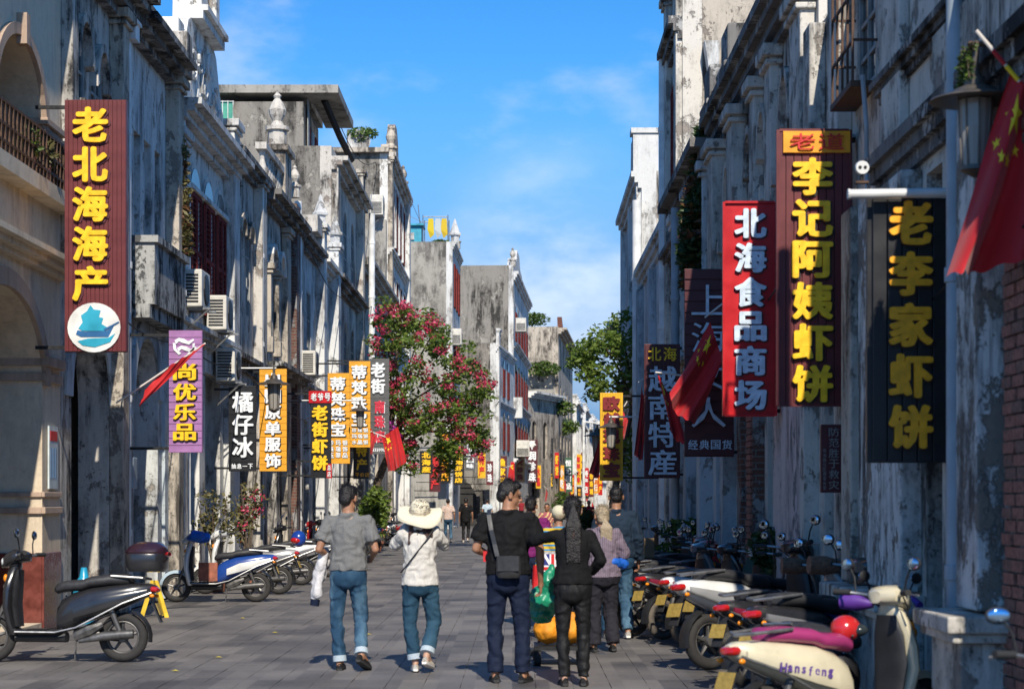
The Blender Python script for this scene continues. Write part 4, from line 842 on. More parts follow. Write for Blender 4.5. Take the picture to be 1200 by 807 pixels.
# poster on the cream pillar
e = empty('notice_poster', (PX(58,22.75),22.75,PZ(572,22.75)), 'small pale framed notice on the cream arcade pillar', 'poster'); fr = Fr((XL(22.5)+.012,22.5,0),(0,1,0),(1,0,0))
MB(fr).box(.12,.55,0,.02,1.72,2.48).build('panel', simple('notice_paper',(.55,.62,.62),.5,noise_s=8,noise_a=.2), e); MB(fr).box(.16,.51,.02,.024,2.3,2.42).build('red_heading', PC['red'], e)
for i in range(4): MB(fr).box(.18+.08*i,.21+.08*i,.02,.024,1.85,2.22).build('printed_line', simple('print_blue',(.1,.2,.35),.6) if i==0 else bpy.data.materials['print_blue'], e)
# ---------------------------------------------------------------- flags
FR = simple('flag_red', (.50,.006,.010), .7, noise_s=3, noise_a=.15); FR.node_tree.nodes['Principled BSDF'].inputs['Sheen Weight'].default_value = .2; FY = simple('flag_yellow', (.9,.62,.02), .7)
FPOLE = simple('flag_pole_red_white', (.65,.60,.55), .5)
def flag(pole_a, pole_b, quad, Y, label, folds=3.2, amp=.05, stars=True, dY=0, seed=0, r=.012, bands=False):
    """quad in photo px: hoist top, hoist bottom, fly bottom, fly top"""
    e = empty('flag', P(*pole_a, Y), label, 'flag', 'red flags hanging from the fronts')
    MB().tube([P(*pole_a,Y+dY), P(*pole_b,Y)], r, 8).build('pole', FPOLE, e)
    if bands:
        a, b = P(*pole_b,Y), P(*pole_a,Y+dY)
        for i,m_ in enumerate(('red','yellow','red')): 
            MB().tube([a.lerp(b,.25+.2*i),a.lerp(b,.43+.2*i)], r+.002, 8).build('pole_band', FR if m_=='red' else FY, e)
    C = [P(*q, Y) for q in quad]; k = Y/F
    def S(s, t):                                 # s along the hoist, t towards the fly
        p = C[0].lerp(C[1],s).lerp(C[3].lerp(C[2],s), t)
        ph = s*folds*2*math.pi+t*2.3+seed; a = amp*(.25+t)
        sag = math.sin(math.pi*s)*.06*t
        return p+Vector((math.sin(ph*.5+1)*a*.35, math.sin(ph)*a+.02*math.sin(7*t+seed), -sag-.012*math.sin(3.1*ph)))
    n, m_ = 34, 26; vs = [S(i/n, j/m_) for i in range(n+1) for j in range(m_+1)]
    fs = [(i*(m_+1)+j, i*(m_+1)+j+1, (i+1)*(m_+1)+j+1, (i+1)*(m_+1)+j) for i in range(n) for j in range(m_)]
    c = MB().add(vs, fs).build('cloth', FR, e, smooth=True, recalc=False)
    if stars:
        for (cs, ct, r_) in ((.28,.17,.115),(.10,.33,.038),(.20,.40,.038),(.34,.40,.038),(.45,.33,.038)):
            q = MB(); N_ = 10; 
            for sg in (-1,1):
                rr = []
                for i in range(N_):
                    a = math.pi*2*i/N_; rad = r_*(1 if i%2==0 else .42); s_, t_ = cs-rad*1.5*math.cos(a), ct+rad*math.sin(a)
                    rr.append(S(max(0,s_), max(0,t_))+Vector((0,sg*.006,0)))
                c0 = S(cs,ct)+Vector((0,sg*.006,0)); q.add([c0]+rr, [(0,i+1,(i+1)%N_+1) for i in range(N_)])
            q.build('star', FY, e, recalc=False)
    return e
flag((1222,128),(1144,36),[(1183,84),(1238,140),(1250,275),(1106,322)],10.6,'biggest red flag with a yellow star, hanging at the right edge below the large lamp',amp=.09,folds=2.2,r=.011,bands=True,seed=.6)
flag((880,330),(826,372),[(832,378),(848,420),(812,497),(783,462)],23,'red starred flag crossing the dark slatted sign with white script',amp=.08,folds=1.6,seed=1.2)
flag((842,445),(768,436),[(770,436),(788,470),(806,520),(786,505)],27,'red flag with a yellow star in front of the white brush characters',amp=.05,folds=1.5,seed=2)
flag((790,420),(748,448),[(752,450),(757,485),(752,538),(744,530)],31,'narrow red flag hanging between the yellow sign and the dark maroon sign',stars=False,amp=.05,seed=3)
flag((720,500),(704,516),[(702,514),(706,532),(700,560),(692,552)],45,'small red flag left of the yellow ribbed sign',stars=False,amp=.08,seed=4)
flag((136,472),(241,402),[(241,403),(196,431),(168,456),(163,476)],24,'thin red pennant rolled on its pole in front of the purple sign',stars=False,amp=.03,folds=1.2,seed=5)
e = bpy.context.scene.objects
flag((420,500),(452,512),[(448,512),(466,500),(476,540),(456,552)],51,'red flag fluttering under the small black sign by the bougainvillea',amp=.06,seed=6)
flag((405,520),(436,505),[(434,500),(440,512),(436,532),(427,525)],50,'small red flag beside the higher orange sign',stars=False,amp=.05,seed=7)
flag((590,548),(600,545),[(597,546),(603,552),(600,575),(594,570)],95,'tiny red flag between the far left signs',stars=False,amp=.05,seed=8)
flag((735,470),(728,482),[(729,480),(736,492),(732,515),(724,506)],38,'small red flag behind the yellow ribbed sign',stars=False,amp=.05,seed=9)
# ---------------------------------------------------------------- lanterns
LG = simple('lantern_glass',(.30,.28,.25),.12); LM = simple('lantern_metal',(.14,.12,.10),.45,.6,noise_s=9,noise_a=.35); 
def lantern(px, py, Y, s, label, side=1, arm_h=0.0, armm='pipe', armpx=None):
    c = P(px,py,Y); e = empty('street_lantern', c, label, 'lantern', 'lanterns hung from the fronts')
    MB().lathe(c, [(.03*s,.55*s),(.05*s,.5*s),(.09*s,.47*s),(.10*s,.40*s),(.20*s,.36*s),(.22*s,.33*s),(.42*s,.27*s),(.43*s,.255*s),(.41*s,.25*s),(.17*s,.27*s)], 28).build('shade', LM, e, smooth=1)
    MB().lathe(c, [(.155*s,.26*s),(.15*s,0),(.12*s,-.36*s)], 16).build('glass', LG, e)
    for i in range(8):
        a = 2*math.pi*i/8; MB().tube([c+Vector((.162*s*math.cos(a),.162*s*math.sin(a),.27*s)), c+Vector((.127*s*math.cos(a),.127*s*math.sin(a),-.37*s))], .011*s, 5).build('rib', LM, e)
    MB().lathe(c, [(.135*s,-.36*s),(.14*s,-.40*s),(.07*s,-.44*s),(.02*s,-.47*s)], 16).build('base_ring', LM, e)
    MB().lathe(c, [(.04*s,.2*s),(.05*s,.05*s),(.03*s,-.1*s)], 10).build('bulb', simple('bulb_glass',(.6,.58,.5),.2) if 'bulb_glass' not in bpy.data.materials else bpy.data.materials['bulb_glass'], e)
    wx = XL(Y) if side < 0 else XR(Y); MB().tube([c+Vector((0,0,.5*s)), c+Vector((0,0,.62*s+arm_h))], .035*s, 10).build('stem', LM, e)
    MB().tube([c+Vector((-.06*s if side>0 else .06*s,0,.6*s+arm_h)), Vector((wx,Y,c.z+.6*s+arm_h))], .028*s, 8).build('arm', M[armm], e)
    return e
lantern(1143,150,11.0,.62,'large metal street lantern with a wide disc shade beside the big flag',1,.12,'rust')
lantern(838,425,25.5,.65,'street lantern with disc shade above the starred flag',1)
lantern(716,510,36.5,.6,'street lantern in front of the yellow ribbed sign',1)
lantern(321,462,36,.75,'street lantern in front of the orange clothes sign',-1,.05,'steel'); 
lantern(422,489,45.5,.6,'lantern in front of the orange twin signs',-1,.05,'steel'); lantern(700,520,60,1.0,'white armed lantern far right of the street',1)
e = empty('street_lamp', P(680,600,200), 'distant white lamp post in the middle of the bend', 'lamp post'); MB().tube([P(684,606,170),P(684,492,170)], .12, 8).build('post', M['pipe'], e); MB().tube([P(684,494,170),P(704,496,170)], .08, 6).build('arm', M['pipe'], e); MB().ball(P(704,499,170), .5).build('lamp_head', M['pipe'], e)
# camera / junction figure: round white double spotlight on a bracket
e = empty('twin_spotlight', P(1010,215,12.9), 'round white two-eyed floodlight on a little rusty rack above the pipe arm', 'floodlight')
c = P(1010,197,12.9); q = MB(); q.lathe(c, [(.0,-.03),(.045,-.03),(.05,0),(.045,.02),(0.001,.02)], 18, 'y'); q.build('head', M['pipe'], e, smooth=1)
for dx in (-.018,.018): MB().lathe(c+Vector((dx,-.034,0)), [(.001,0),(.012,0),(.012,.01),(.001,.01)], 10, 'y').build('lens', M['black'], e)
MB().box(c.x-.045,c.x+.045,c.y-.02,c.y+.03,c.z-.105,c.z-.09).build('rack', M['rust'], e); MB().box(c.x-.04,c.x+.04,c.y-.01,c.y+.02,c.z-.16,c.z-.148).build('rack_foot', M['rust'], e)
MB().tube([(c.x,c.y,c.z-.045),(c.x,c.y,c.z-.09)], .012, 6).build('neck', M['iron'], e)
for dx in (-.04,.04): MB().tube([(c.x+dx,c.y,c.z-.1),(c.x+dx,c.y,c.z-.16)], .006, 5).build('leg', M['iron'], e)
for px,py,Y in ((676,555,190),(688,575,225),(694,590,250),(662,565,165),(640,575,150),(699,560,262)):
    flag((px-3,py-6),(px+2,py-2),[(px,py-3),(px+2,py+4),(px+1,py+13),(px-2,py+10)],Y,'tiny far red flag at the street end, %s'%{676:'above the tiny black sign',688:'between thin red signs',694:'lowest of all',662:'left of the dark green sign',640:'under the turquoise badge sign',699:'rightmost of all'}[px],stars=False,amp=.1,seed=px)
# ---------------------------------------------------------------- scooters
def ring(c, hx, hy, hz, axis='x', n=14, p=2.6, tilt=0):
    """superellipse ring round c, in the plane across `axis`"""
    out = []
    for i in range(n):
        a = 2*math.pi*i/n; ca, sa = math.cos(a), math.sin(a)
        x = math.copysign(abs(ca)**(2/p), ca); y = math.copysign(abs(sa)**(2/p), sa)
        if axis == 'x': v = Vector((-y*hz*math.sin(tilt), x*hy, y*hz*math.cos(tilt)))
        else: v = Vector((y*hx, x*hy, x*0))
        out.append(Vector(c)+v)
    return out
def loftx(secs, n=14, p=2.6):                   # (x, z, half width, half height[, tilt])
    return MB().loft([ring((s[0],s[5] if len(s) > 5 else 0,s[1]), 0, s[2], s[3], 'x', n, p, s[4] if len(s) > 4 else 0) for s in secs])
def loftz(secs, n=14, p=2.6):                   # (z, x, half width y, half depth x)
    return MB().loft([ring((s[1],0,s[0]), s[3], s[2], 0, 'z', n, p) for s in secs])
RUB = simple('tyre_rubber',(.028,.026,.025),.85,noise_s=20,noise_a=.3); RUBD = simple('dusty_tyre',(.12,.10,.08),.9,noise_s=20,noise_a=.3); PLB = simple('black_plastic',(.022,.022,.024),.5,noise_s=9,noise_a=.35)
SEATB = simple('black_seat_vinyl',(.03,.03,.033),.55,noise_s=25,noise_a=.25,bump=.15); GRIPB = simple('grip_rubber',(.02,.02,.02),.8); ENG = simple('engine_metal',(.16,.155,.15),.45,.7,noise_s=14,noise_a=.45)
TL = simple('tail_lamp_red',(.45,.01,.01),.15,coat=1); OR = simple('orange_indicator',(.8,.25,.01),.2); HLG = simple('headlamp_glass',(.55,.57,.58),.06,coat=1); MIR = simple('mirror_glass',(.42,.60,.80),.05,1); PLATE = simple('yellow_plate',(.40,.27,.06),.5,noise_s=30,noise_a=.3); PLATEB=simple('worn_white_plate',(.45,.45,.45),.5,noise_s=20)
def bodycol(name, c, rough=.28, metal=.0): return simple(name, c, rough, metal, noise_s=4, noise_a=.12, coat=.6)
BODY = dict(black=bodycol('black_bodywork',(.02,.02,.023)), silver=bodycol('silver_bodywork',(.42,.42,.42),.3,.4), white=bodycol('white_bodywork',(.68,.68,.66)), cream=bodycol('cream_bodywork',(.62,.56,.40)), blue=bodycol('blue_bodywork',(.015,.06,.28)), red=bodycol('red_bodywork',(.40,.015,.02)),
    maroon=bodycol('maroon_bodywork',(.16,.01,.03)), magenta=bodycol('magenta_seat',(.33,.03,.14),.5), pinkish=bodycol('lilac_bodywork',(.50,.34,.45)), grey=bodycol('grey_bodywork',(.16,.16,.17)), tealdark=bodycol('dark_green_bodywork',(.015,.06,.055)), lightblue=bodycol('pale_blue_bodywork',(.40,.50,.58)))
def make_scooter():
    """a step-through scooter, nose towards +x, made once and copied"""
    r = empty('scooter',(0,0,0))
    def add(q, nm, mat, par=None, sm=1, bv=0): 
        o = q.build(nm, mat, None, smooth=sm, bevel=bv); o.parent = par or r; return o
    for x, nm in ((.66,'f'),(-.60,'r')):
        q = MB(); rr = [];
        for i in range(28):
            a = 2*math.pi*i/28; c = Vector((x+.19*math.cos(a),0,.235+.19*math.sin(a))); d = Vector((math.cos(a),0,math.sin(a)))
            rr.append([c+d*.047*math.cos(b)+Vector((0,.05*math.sin(b),0)) for b in [2*math.pi*k/10 for k in range(10)]])
        rr.append(rr[0]); q.loft(rr, cap=False); wh = add(q, 'wheel', RUB)
        q = MB().lathe((x,0,.235), [(.165,-.03),(.15,-.034),(.142,-.028),(.138,.0),(.142,.028),(.15,.034),(.165,.03)], 24, 'y', cap=False); 
        q.lathe((x,0,.235), [(.001,-.05),(.045,-.05),(.05,-.03),(.05,.03),(.045,.05),(.001,.05)], 12, 'y'); o = add(q, 'rim', ENG, wh)
        q = MB()
        for i in range(5):
            a = 2*math.pi*i/5+.3; q.tube([(x+.04*math.cos(a),0,.235+.04*math.sin(a)),(x+.145*math.cos(a),0,.235+.145*math.sin(a))], [.02,.014], 6)
        add(q, 'spokes', ENG, wh)
    # body
    add(loftx([(-.92,.70,.035,.03),(-.86,.69,.085,.06),(-.70,.655,.135,.10),(-.48,.60,.155,.14),(-.28,.55,.155,.165),(-.12,.49,.14,.17),(-.02,.44,.12,.16),(.02,.41,.10,.12)],16), 'rear_body', BODY['black'])
    for s_ in (-1,1):
        q = loftx([(-.84,.67,.012,.025,0,s_*.10),(-.60,.60,.014,.05,0,s_*.165),(-.35,.54,.014,.07,0,s_*.175),(-.15,.47,.012,.05,0,s_*.16)],10); add(q, 'side_trim', BODY['grey'])
    add(loftx([(-.70,.775,.03,.02),(-.66,.785,.10,.05),(-.50,.785,.135,.055),(-.30,.765,.14,.055),(-.22,.735,.13,.055),(-.06,.725,.125,.055),(.03,.70,.09,.05),(.06,.69,.03,.02)],16), 'seat', SEATB)
    add(loftx([(-.04,.30,.12,.03),(.02,.285,.165,.028),(.38,.285,.165,.028),(.46,.32,.13,.03)],14), 'footboard', PLB)
    add(loftx([(-.06,.235,.10,.05),(.42,.235,.10,.045)],10), 'underframe', PLB)
    add(loftz([(.26,.43,.12,.05),(.36,.46,.17,.045),(.52,.49,.20,.045),(.68,.485,.19,.05),(.82,.46,.15,.055),(.92,.435,.10,.05),(.97,.42,.05,.03)],16), 'front_shield', BODY['black'])
    add(loftz([(.34,.40,.13,.03),(.55,.425,.16,.03),(.75,.415,.14,.035),(.88,.40,.09,.03)],12), 'inner_panel', PLB)
    add(loftx([(.30,1.0,.06,.04),(.36,1.01,.14,.06),(.44,1.005,.15,.075),(.52,.97,.11,.07),(.57,.94,.05,.04)],14), 'handlebar_cover', BODY['black'])
    add(MB().ball((.545,0,.955),.035,.085,.05), 'headlight', HLG)
    add(MB().ball((.53,0,.72),.03,.05,.035), 'front_badge', M['chrome'])
    for s_ in (-1,1):
        add(MB().ball((.505,s_*.12,.80),.022,.022,.038), 'indicator', OR)
        add(MB().tube([(.40,s_*.10,1.0),(.36,s_*.22,1.02),(.31,s_*.27,1.03)], .012, 8), 'handlebar', M['steel'])
        add(MB().tube([(.315,s_*.26,1.03),(.26,s_*.37,1.035)], [.02,.021], 10), 'grip', GRIPB)
        add(MB().tube([(.37,s_*.24,1.02),(.34,s_*.38,1.015)], .007, 6), 'brake_lever', M['steel'])
        q = MB().tube([(.34,s_*.24,1.03),(.35,s_*.26,1.13),(.35,s_*.30,1.19)], .007, 6); st = add(q, 'mirror_stem', M['iron'])
        q = MB().ball((.355,s_*.33,1.22),.018,.065,.045); add(q, 'mirror_shell', PLB, st)
        add(MB().ball((.342,s_*.33,1.22),.01,.056,.038), 'mirror_glass', MIR, st)
        add(MB().tube([(.50,s_*.055,.62),(.56,s_*.065,.48),(.66,s_*.072,.235)], [.022,.02,.018], 8), 'fork_leg', ENG)
        add(MB().tube([(-.50,s_*.10,.50),(-.60,s_*.095,.25)], [.03,.022], 8), 'shock_absorber', ENG)
    rr = []
    for i in range(11):
        a = R(8+i*14.5); c = Vector((.66+.255*math.cos(a),0,.235+.255*math.sin(a))); d = Vector((math.cos(a),0,math.sin(a)))
        w_ = .075 if 0 < i < 10 else .04; rr.append([c+d*.02+Vector((0,0,0)), c+Vector((0,w_,0))*.6+d*.012, c+Vector((0,w_,0))-d*.035, c+Vector((0,w_*.9,0))-d*.035, c-d*.003, c-Vector((0,w_*.9,0))-d*.035, c-Vector((0,w_,0))-d*.035, c-Vector((0,w_,0))*.6+d*.012])
    add(MB().loft(rr), 'front_fender', BODY['black'])
    rr = []
    for i in range(6):
        a = R(110+i*16); c = Vector((-.60+.27*math.cos(a),0,.235+.27*math.sin(a))); d = Vector((math.cos(a),0,math.sin(a))); rr.append([c+d*.012, c+Vector((0,.065,0))-d*.01, c+Vector((0,.06,0))-d*.02, c-d*.0, c-Vector((0,.06,0))-d*.02, c-Vector((0,.065,0))-d*.01])
    add(MB().loft(rr), 'rear_fender', PLB)
    add(MB().loft([[Vector((-.86,-.05,.62)),Vector((-.86,.05,.62)),Vector((-.845,.05,.62)),Vector((-.845,-.05,.62))],[Vector((-.97,-.055,.38)),Vector((-.97,.055,.38)),Vector((-.955,.055,.375)),Vector((-.955,-.055,.375))]]), 'mudflap', PLB, sm=0)
    add(MB().loft([[Vector((-.925,-.085,.56)),Vector((-.925,.085,.56)),Vector((-.918,.085,.56)),Vector((-.918,-.085,.56))],[Vector((-.968,-.085,.45)),Vector((-.968,.085,.45)),Vector((-.96,.085,.45)),Vector((-.96,-.085,.45))]]), 'number_plate', PLATE, sm=0)
    add(loftx([(-.945,.685,.04,.012),(-.925,.69,.075,.028),(-.88,.695,.085,.034),(-.84,.69,.06,.03)],12), 'tail_light', TL)
    for s_ in (-1,1): add(MB().ball((-.89,s_*.115,.63),.024,.018,.018), 'indicator', OR)
    add(MB().tube([(-.60,-.11,.235),(-.40,-.13,.26),(-.1,-.10,.28)], [.05,.06,.05], 10), 'motor_housing', ENG)
    add(MB().tube([(-.72,.13,.27),(-.45,.14,.25),(-.2,.12,.2)], [.045,.045,.02], 10), 'exhaust', ENG)
    add(MB().tube([(-.50,.135,.82),(-.80,.12,.80),(-.86,0,.79),(-.80,-.12,.80),(-.50,-.135,.82)], .012, 8), 'grab_rail', M['steel'])
    add(MB().tube([(-.12,-.10,.22),(-.10,-.17,.01)], .011, 6), 'side_stand', M['steel'])
    for s_ in (-1,1):
        add(MB().tube([(.40,s_*.18,.29),(.02,s_*.175,.285),(-.18,s_*.175,.33),(-.62,s_*.172,.56),(-.88,s_*.10,.66)], .009, 6), 'chrome_strip', M['steel'])
        add(MB().tube([(.36,s_*.20,1.02),(.46,s_*.14,.93),(.50,s_*.06,.72)], .006, 5), 'cable', M['black'])
    add(MB().box(.10,.30,-.13,.13,.313,.32), 'floor_mat', RUB, sm=0)
    add(MB().tube([(-.16,.10,.24),(-.30,.12,.30),(-.42,.10,.36)], [.05,.06,.03], 8), 'engine_block', ENG)
    add(MB().ball((-.05,0,.60),.015,.04,.04), 'lock', M['chrome'])
    return r
SC0 = make_scooter(); SC0.location = (0,-400,0)
nsc = 0; EXTRA = {}
def scooter(x, y, ang, label, body='black', trim='grey', shield=None, fender=None, seat=None, plate='yellow', dust=False, steer=0, s=1.0, lean=4, group='scooters parked along the street', extras=(), last=False):
    """rear wheel stands at x, y; nose points along `ang` degrees"""
    global nsc
    r = SC0 if last else copy_tree(SC0); nsc += 1
    a = R(ang); r.location = (x+.60*s*math.cos(a), y+.60*s*math.sin(a), .004); r.rotation_euler = (R(-lean),0,a); r.scale = (s,)*3
    tag(r, label, 'scooter', group)
    def mt(ch, m_):
        if len(ch.material_slots): ch.material_slots[0].link = 'OBJECT'; ch.material_slots[0].material = m_
    for ch in r.children:
        n = ch.name.split('.')[0]
        if n in ('rear_body',): mt(ch, BODY[body])
        elif n == 'side_trim': mt(ch, BODY[trim])
        elif n in ('front_shield','handlebar_cover'): mt(ch, BODY[shield or body])
        elif n == 'front_fender': mt(ch, BODY[fender or shield or body])
        elif n == 'seat' and seat: mt(ch, BODY[seat])
        elif n == 'number_plate' and plate == 'white': mt(ch, PLATEB)
        elif n == 'wheel' and dust: mt(ch, RUBD)
    def add(q, nm, mat, par=None, sm=1):
        o = q.build(nm, mat, None, smooth=sm); o.parent = par or r; return o
    for ex in extras:
        if ex == 'topbox':
            b = add(loftz([(.86,-.82,.17,.16),(.90,-.82,.20,.19),(1.02,-.82,.21,.20),(1.03,-.82,.205,.195)],18,3.2), 'top_box', BODY['black']); add(loftz([(1.03,-.82,.208,.2),(1.05,-.82,.215,.205),(1.10,-.83,.19,.18),(1.145,-.84,.12,.11),(1.15,-.84,.02,.02)],18,3.0), 'lid', simple('plum_lid',(.03,.012,.02),.25,coat=.5) if 'plum_lid' not in bpy.data.materials else bpy.data.materials['plum_lid'], b)
            add(loftx([(-1.01,1.02,.10,.015),(-1.035,1.03,.10,.02),(-.99,1.05,.06,.01)],8), 'reflector', TL, b)
        elif ex == 'windshield': add(loftz([(.98,.50,.16,.01),(1.12,.46,.17,.01),(1.26,.38,.13,.008),(1.32,.33,.06,.005)],12), 'windshield', HLG)
        elif ex == 'muffs':
            for s_ in (-1,1): add(MB().tube([(.42,s_*.30,1.01),(.30,s_*.34,1.02),(.18,s_*.38,1.02)], [.03,.07,.06], 12), 'handlebar_muff', MUFF)
        elif ex == 'brown_muffs':
            for s_ in (-1,1): add(MB().tube([(.40,s_*.28,1.01),(.31,s_*.33,1.02),(.20,s_*.40,1.03)], [.05,.075,.07], 12), 'handlebar_muff', BRN)
        elif ex == 'blue_muffs':
            for s_ in (-1,1): add(MB().tube([(.44,s_*.24,1.0),(.33,s_*.32,1.03),(.20,s_*.38,1.03)], [.04,.10,.07], 12), 'handlebar_muff', BLUEC)
        elif ex == 'helmet_red': 
            h = add(MB().ball((.06,.02,.80),.105,.10,.09), 'helmet', simple('red_helmet',(.5,.02,.02),.2,coat=.7)); add(MB().ball((.12,-.02,.79),.07,.085,.045), 'visor', M['glass'], h); add(MB().tube([(.02,-.10,.76),(.05,-.02,.70),(.08,.10,.76)], .008, 6), 'chin_strap', PLB, h)
        elif ex == 'helmet_blue': 
            h = add(MB().ball((-.93,.05,.93),.13,.12,.14), 'helmet', bodycol('blue_helmet',(.01,.05,.3))); add(MB().ball((-.90,.10,.90),.10,.09,.06), 'visor', TL, h)
        elif ex == 'luggage': add(MB().box(.0,.30,-.12,.12,.33,.62), 'basket', simple('terracotta_basket',(.30,.10,.06),.8,noise_s=15,noise_a=.4), sm=0)
        elif ex == 'apron': add(MB().loft([[Vector((.50,y_,1.02-abs(y_)*.2)) for y_ in (-.34,-.2,0,.2,.34)],[Vector((.44,y_,.80)) for y_ in (-.36,-.2,0,.2,.36)],[Vector((.30+.08*abs(y_)*5,y_,.50)) for y_ in (-.30,-.18,0,.18,.30)]],closed=False,cap=False), 'leg_apron', simple('green_apron',(.02,.07,.06),.8,noise_s=8,noise_a=.4) if 'green_apron' not in bpy.data.materials else bpy.data.materials['green_apron'])
        elif ex == 'box': add(MB().box(-.95,-.55,-.16,.16,.83,1.08), 'carton', simple('brown_carton',(.30,.20,.11),.8,noise_s=9,noise_a=.2), sm=0)
        elif ex == 'number': add(MB().lathe((-.60,-.165,.25),[(.001,-.01),(.09,-.01),(.09,0),(.001,.0)],20,'y'), 'hub_disc', BODY['white'])
        elif ex == 'script': 
            for s_ in (-1,1):
                x_ = -.62 if s_ < 0 else -.16
                for i,ch in enumerate('Hansfeng'):
                    me,gw,gh = glyph(ch,.02,.02); m2 = me.copy(); m2.materials.append(PC['purple']); o = bpy.data.objects.new('logo_letter', m2); COL.objects.link(o); o.parent = r
                    o.scale = (.085,.1,.085); o.location = (x_+(.054*i if s_ < 0 else -.054*i), s_*(.186 if ch else 0), .585-.008*(i if s_<0 else 8-i)); o.rotation_euler = (0,R(8 if s_<0 else -8),0 if s_ < 0 else math.pi)
                    
    return r
MUFF = simple('purple_muff',(.10,.03,.26),.5,noise_s=6,noise_a=.3); BLUEC = simple('blue_cloth_cover',(.01,.12,.55),.6,noise_s=8,noise_a=.3); BRN = simple('brown_fur',(.20,.10,.06),.95,noise_s=40,noise_a=.5)
# near left
scooter(-3.80,18.35,180,'near black scooter with a plum-lidded rear top box at the left edge','black','black','black',extras=('topbox',),s=1.02,lean=-3)
scooter(-3.98,29.2,182,'blue and white scooter with blue cloth covers on its handlebars','blue','white','white','lightblue',extras=('blue_muffs','luggage','number'),s=.98,lean=-3)
scooter(-3.92,31.6,176,'grey scooter with a blue helmet behind the blue and white one','silver','grey','white',extras=('helmet_blue','windshield'),lean=-3)
scooter(-3.93,35.0,184,'white scooter with black seat, fourth in the left row','white','grey','white',plate='yellow',lean=-3)
scooter(-3.75,38.6,178,'dark scooter with a brown carton and a pale windscreen, left of the grey shirt','black','grey','black',extras=('box','windshield'),lean=-3)
for i,(x,y,a,b,t,l) in enumerate(((-4.0,47,186,'red','black','red scooter just right of the grey shirt'),(-4.1,50,178,'black','silver','black scooter with silver trim beyond the red one'),(-4.2,53,183,'white','red','white scooter with red trim below the small black sign'),(-4.2,56.5,177,'blue','white','blue scooter farther along the left row'),(-4.3,60,185,'maroon','grey','maroon scooter near the foot of the bougainvillea'),(-4.3,65,180,'white','grey','white scooter beyond the bougainvillea trunk'),
    (-4.0,72,182,'grey','red','grey scooter level with the couple far away'),(-3.9,78,178,'black','grey','black scooter beyond the couple far away'),(-3.8,84,183,'red','white','farthest red scooter on the left side'))):
    scooter(x,y,a,l,b,t,lean=-3)
# right row, tails to the street
scooter(1.42,21.9,30,'silver scooter with grey tail, first of the right row from the people','silver','grey','grey',plate='white',dust=True)
scooter(1.72,21.3,34,'black scooter with a yellow plate, second of the right row','black','maroon','black',dust=True)
scooter(1.92,20.4,30,'white scooter with dusty wheels and red tail lamp, third of the right row','white','red','white',dust=True,extras=('apron',))
scooter(1.84,17.5,33,'big silver-white scooter with its tail towards the street','white','silver','black',s=1.12,extras=(),dust=False)
scooter(1.58,11.5,30,'cream scooter with magenta seat and purple lettering, cut by the bottom edge','cream','cream','cream',seat='magenta',extras=('script','helmet_red'),s=.96,lean=2)
scooter(1.95,13.2,-48,'cream scooter facing the camera with purple muffs on its handlebars','black','cream','cream',extras=('muffs',),s=.87,lean=3)
scooter(2.05,14.2,40,'black scooter with brown fur grip covers just behind the cream one with lettering','black','grey','black',extras=('brown_muffs',),s=1.05,lean=3)
scooter(2.3,14.8,42,'dark blue scooter with pale blue leg shield near the patchy pillar','blue','grey','lightblue',extras=('windshield',),lean=3)
scooter(1.98,15.6,36,'black scooter between the silver-white one and the patchy pillar','black','maroon','grey',extras=('brown_muffs',),lean=3)
scooter(2.1,19.2,32,'grey scooter with dusty wheels tucked behind the dark green aproned one','grey','silver','grey',dust=True,lean=3)
scooter(1.6,23.4,26,'red scooter with silver trim just behind the silver scooter with grey tail','red','silver','red',dust=True,lean=3)
scooter(1.75,24.5,34,'black scooter with a rear rack box beside the grey-haired woman','black','silver','black',extras=('box',),lean=3)
scooter(2.2,26.4,30,'white scooter squeezed behind the orange-red striped one','white','red','white',lean=3)
scooter(1.8,28.4,28,'silver scooter under the dark maroon slatted sign','silver','grey','grey',lean=3)
scooter(1.9,30.8,30,'red scooter beside the green bush at the blue piers','red','black','maroon',lean=3)
scooter(2.35,18.9,38,'dark scooter with long mirrors between the silver-white one and the bush','black','grey','black')
scooter(2.25,23.6,28,'lilac scooter behind the silver one','pinkish','grey','black',dust=True)
scooter(1.7,25.6,20,'orange-red striped scooter in the right row beside the grey-haired woman','red','white','red',dust=True)
scooter(2.0,27.4,32,'maroon scooter in the right row behind the lilac one','maroon','red','black')
scooter(1.9,29.5,25,'black scooter below the white brush characters','black','silver','black')
scooter(2.0,32,30,'blue scooter in the deeper right row','blue','grey','blue')
scooter(2.1,34.6,26,'grey scooter in the deeper right row, beyond the blue one','grey','black','grey')
scooter(2.41,7.35,90,'scooter just outside the right edge showing only its round blue mirror','black','grey','black',s=.88,lean=0,extras=())
scooter(2.1,37.5,30,'farthest black scooter in the right row','black','red','black', last=True)
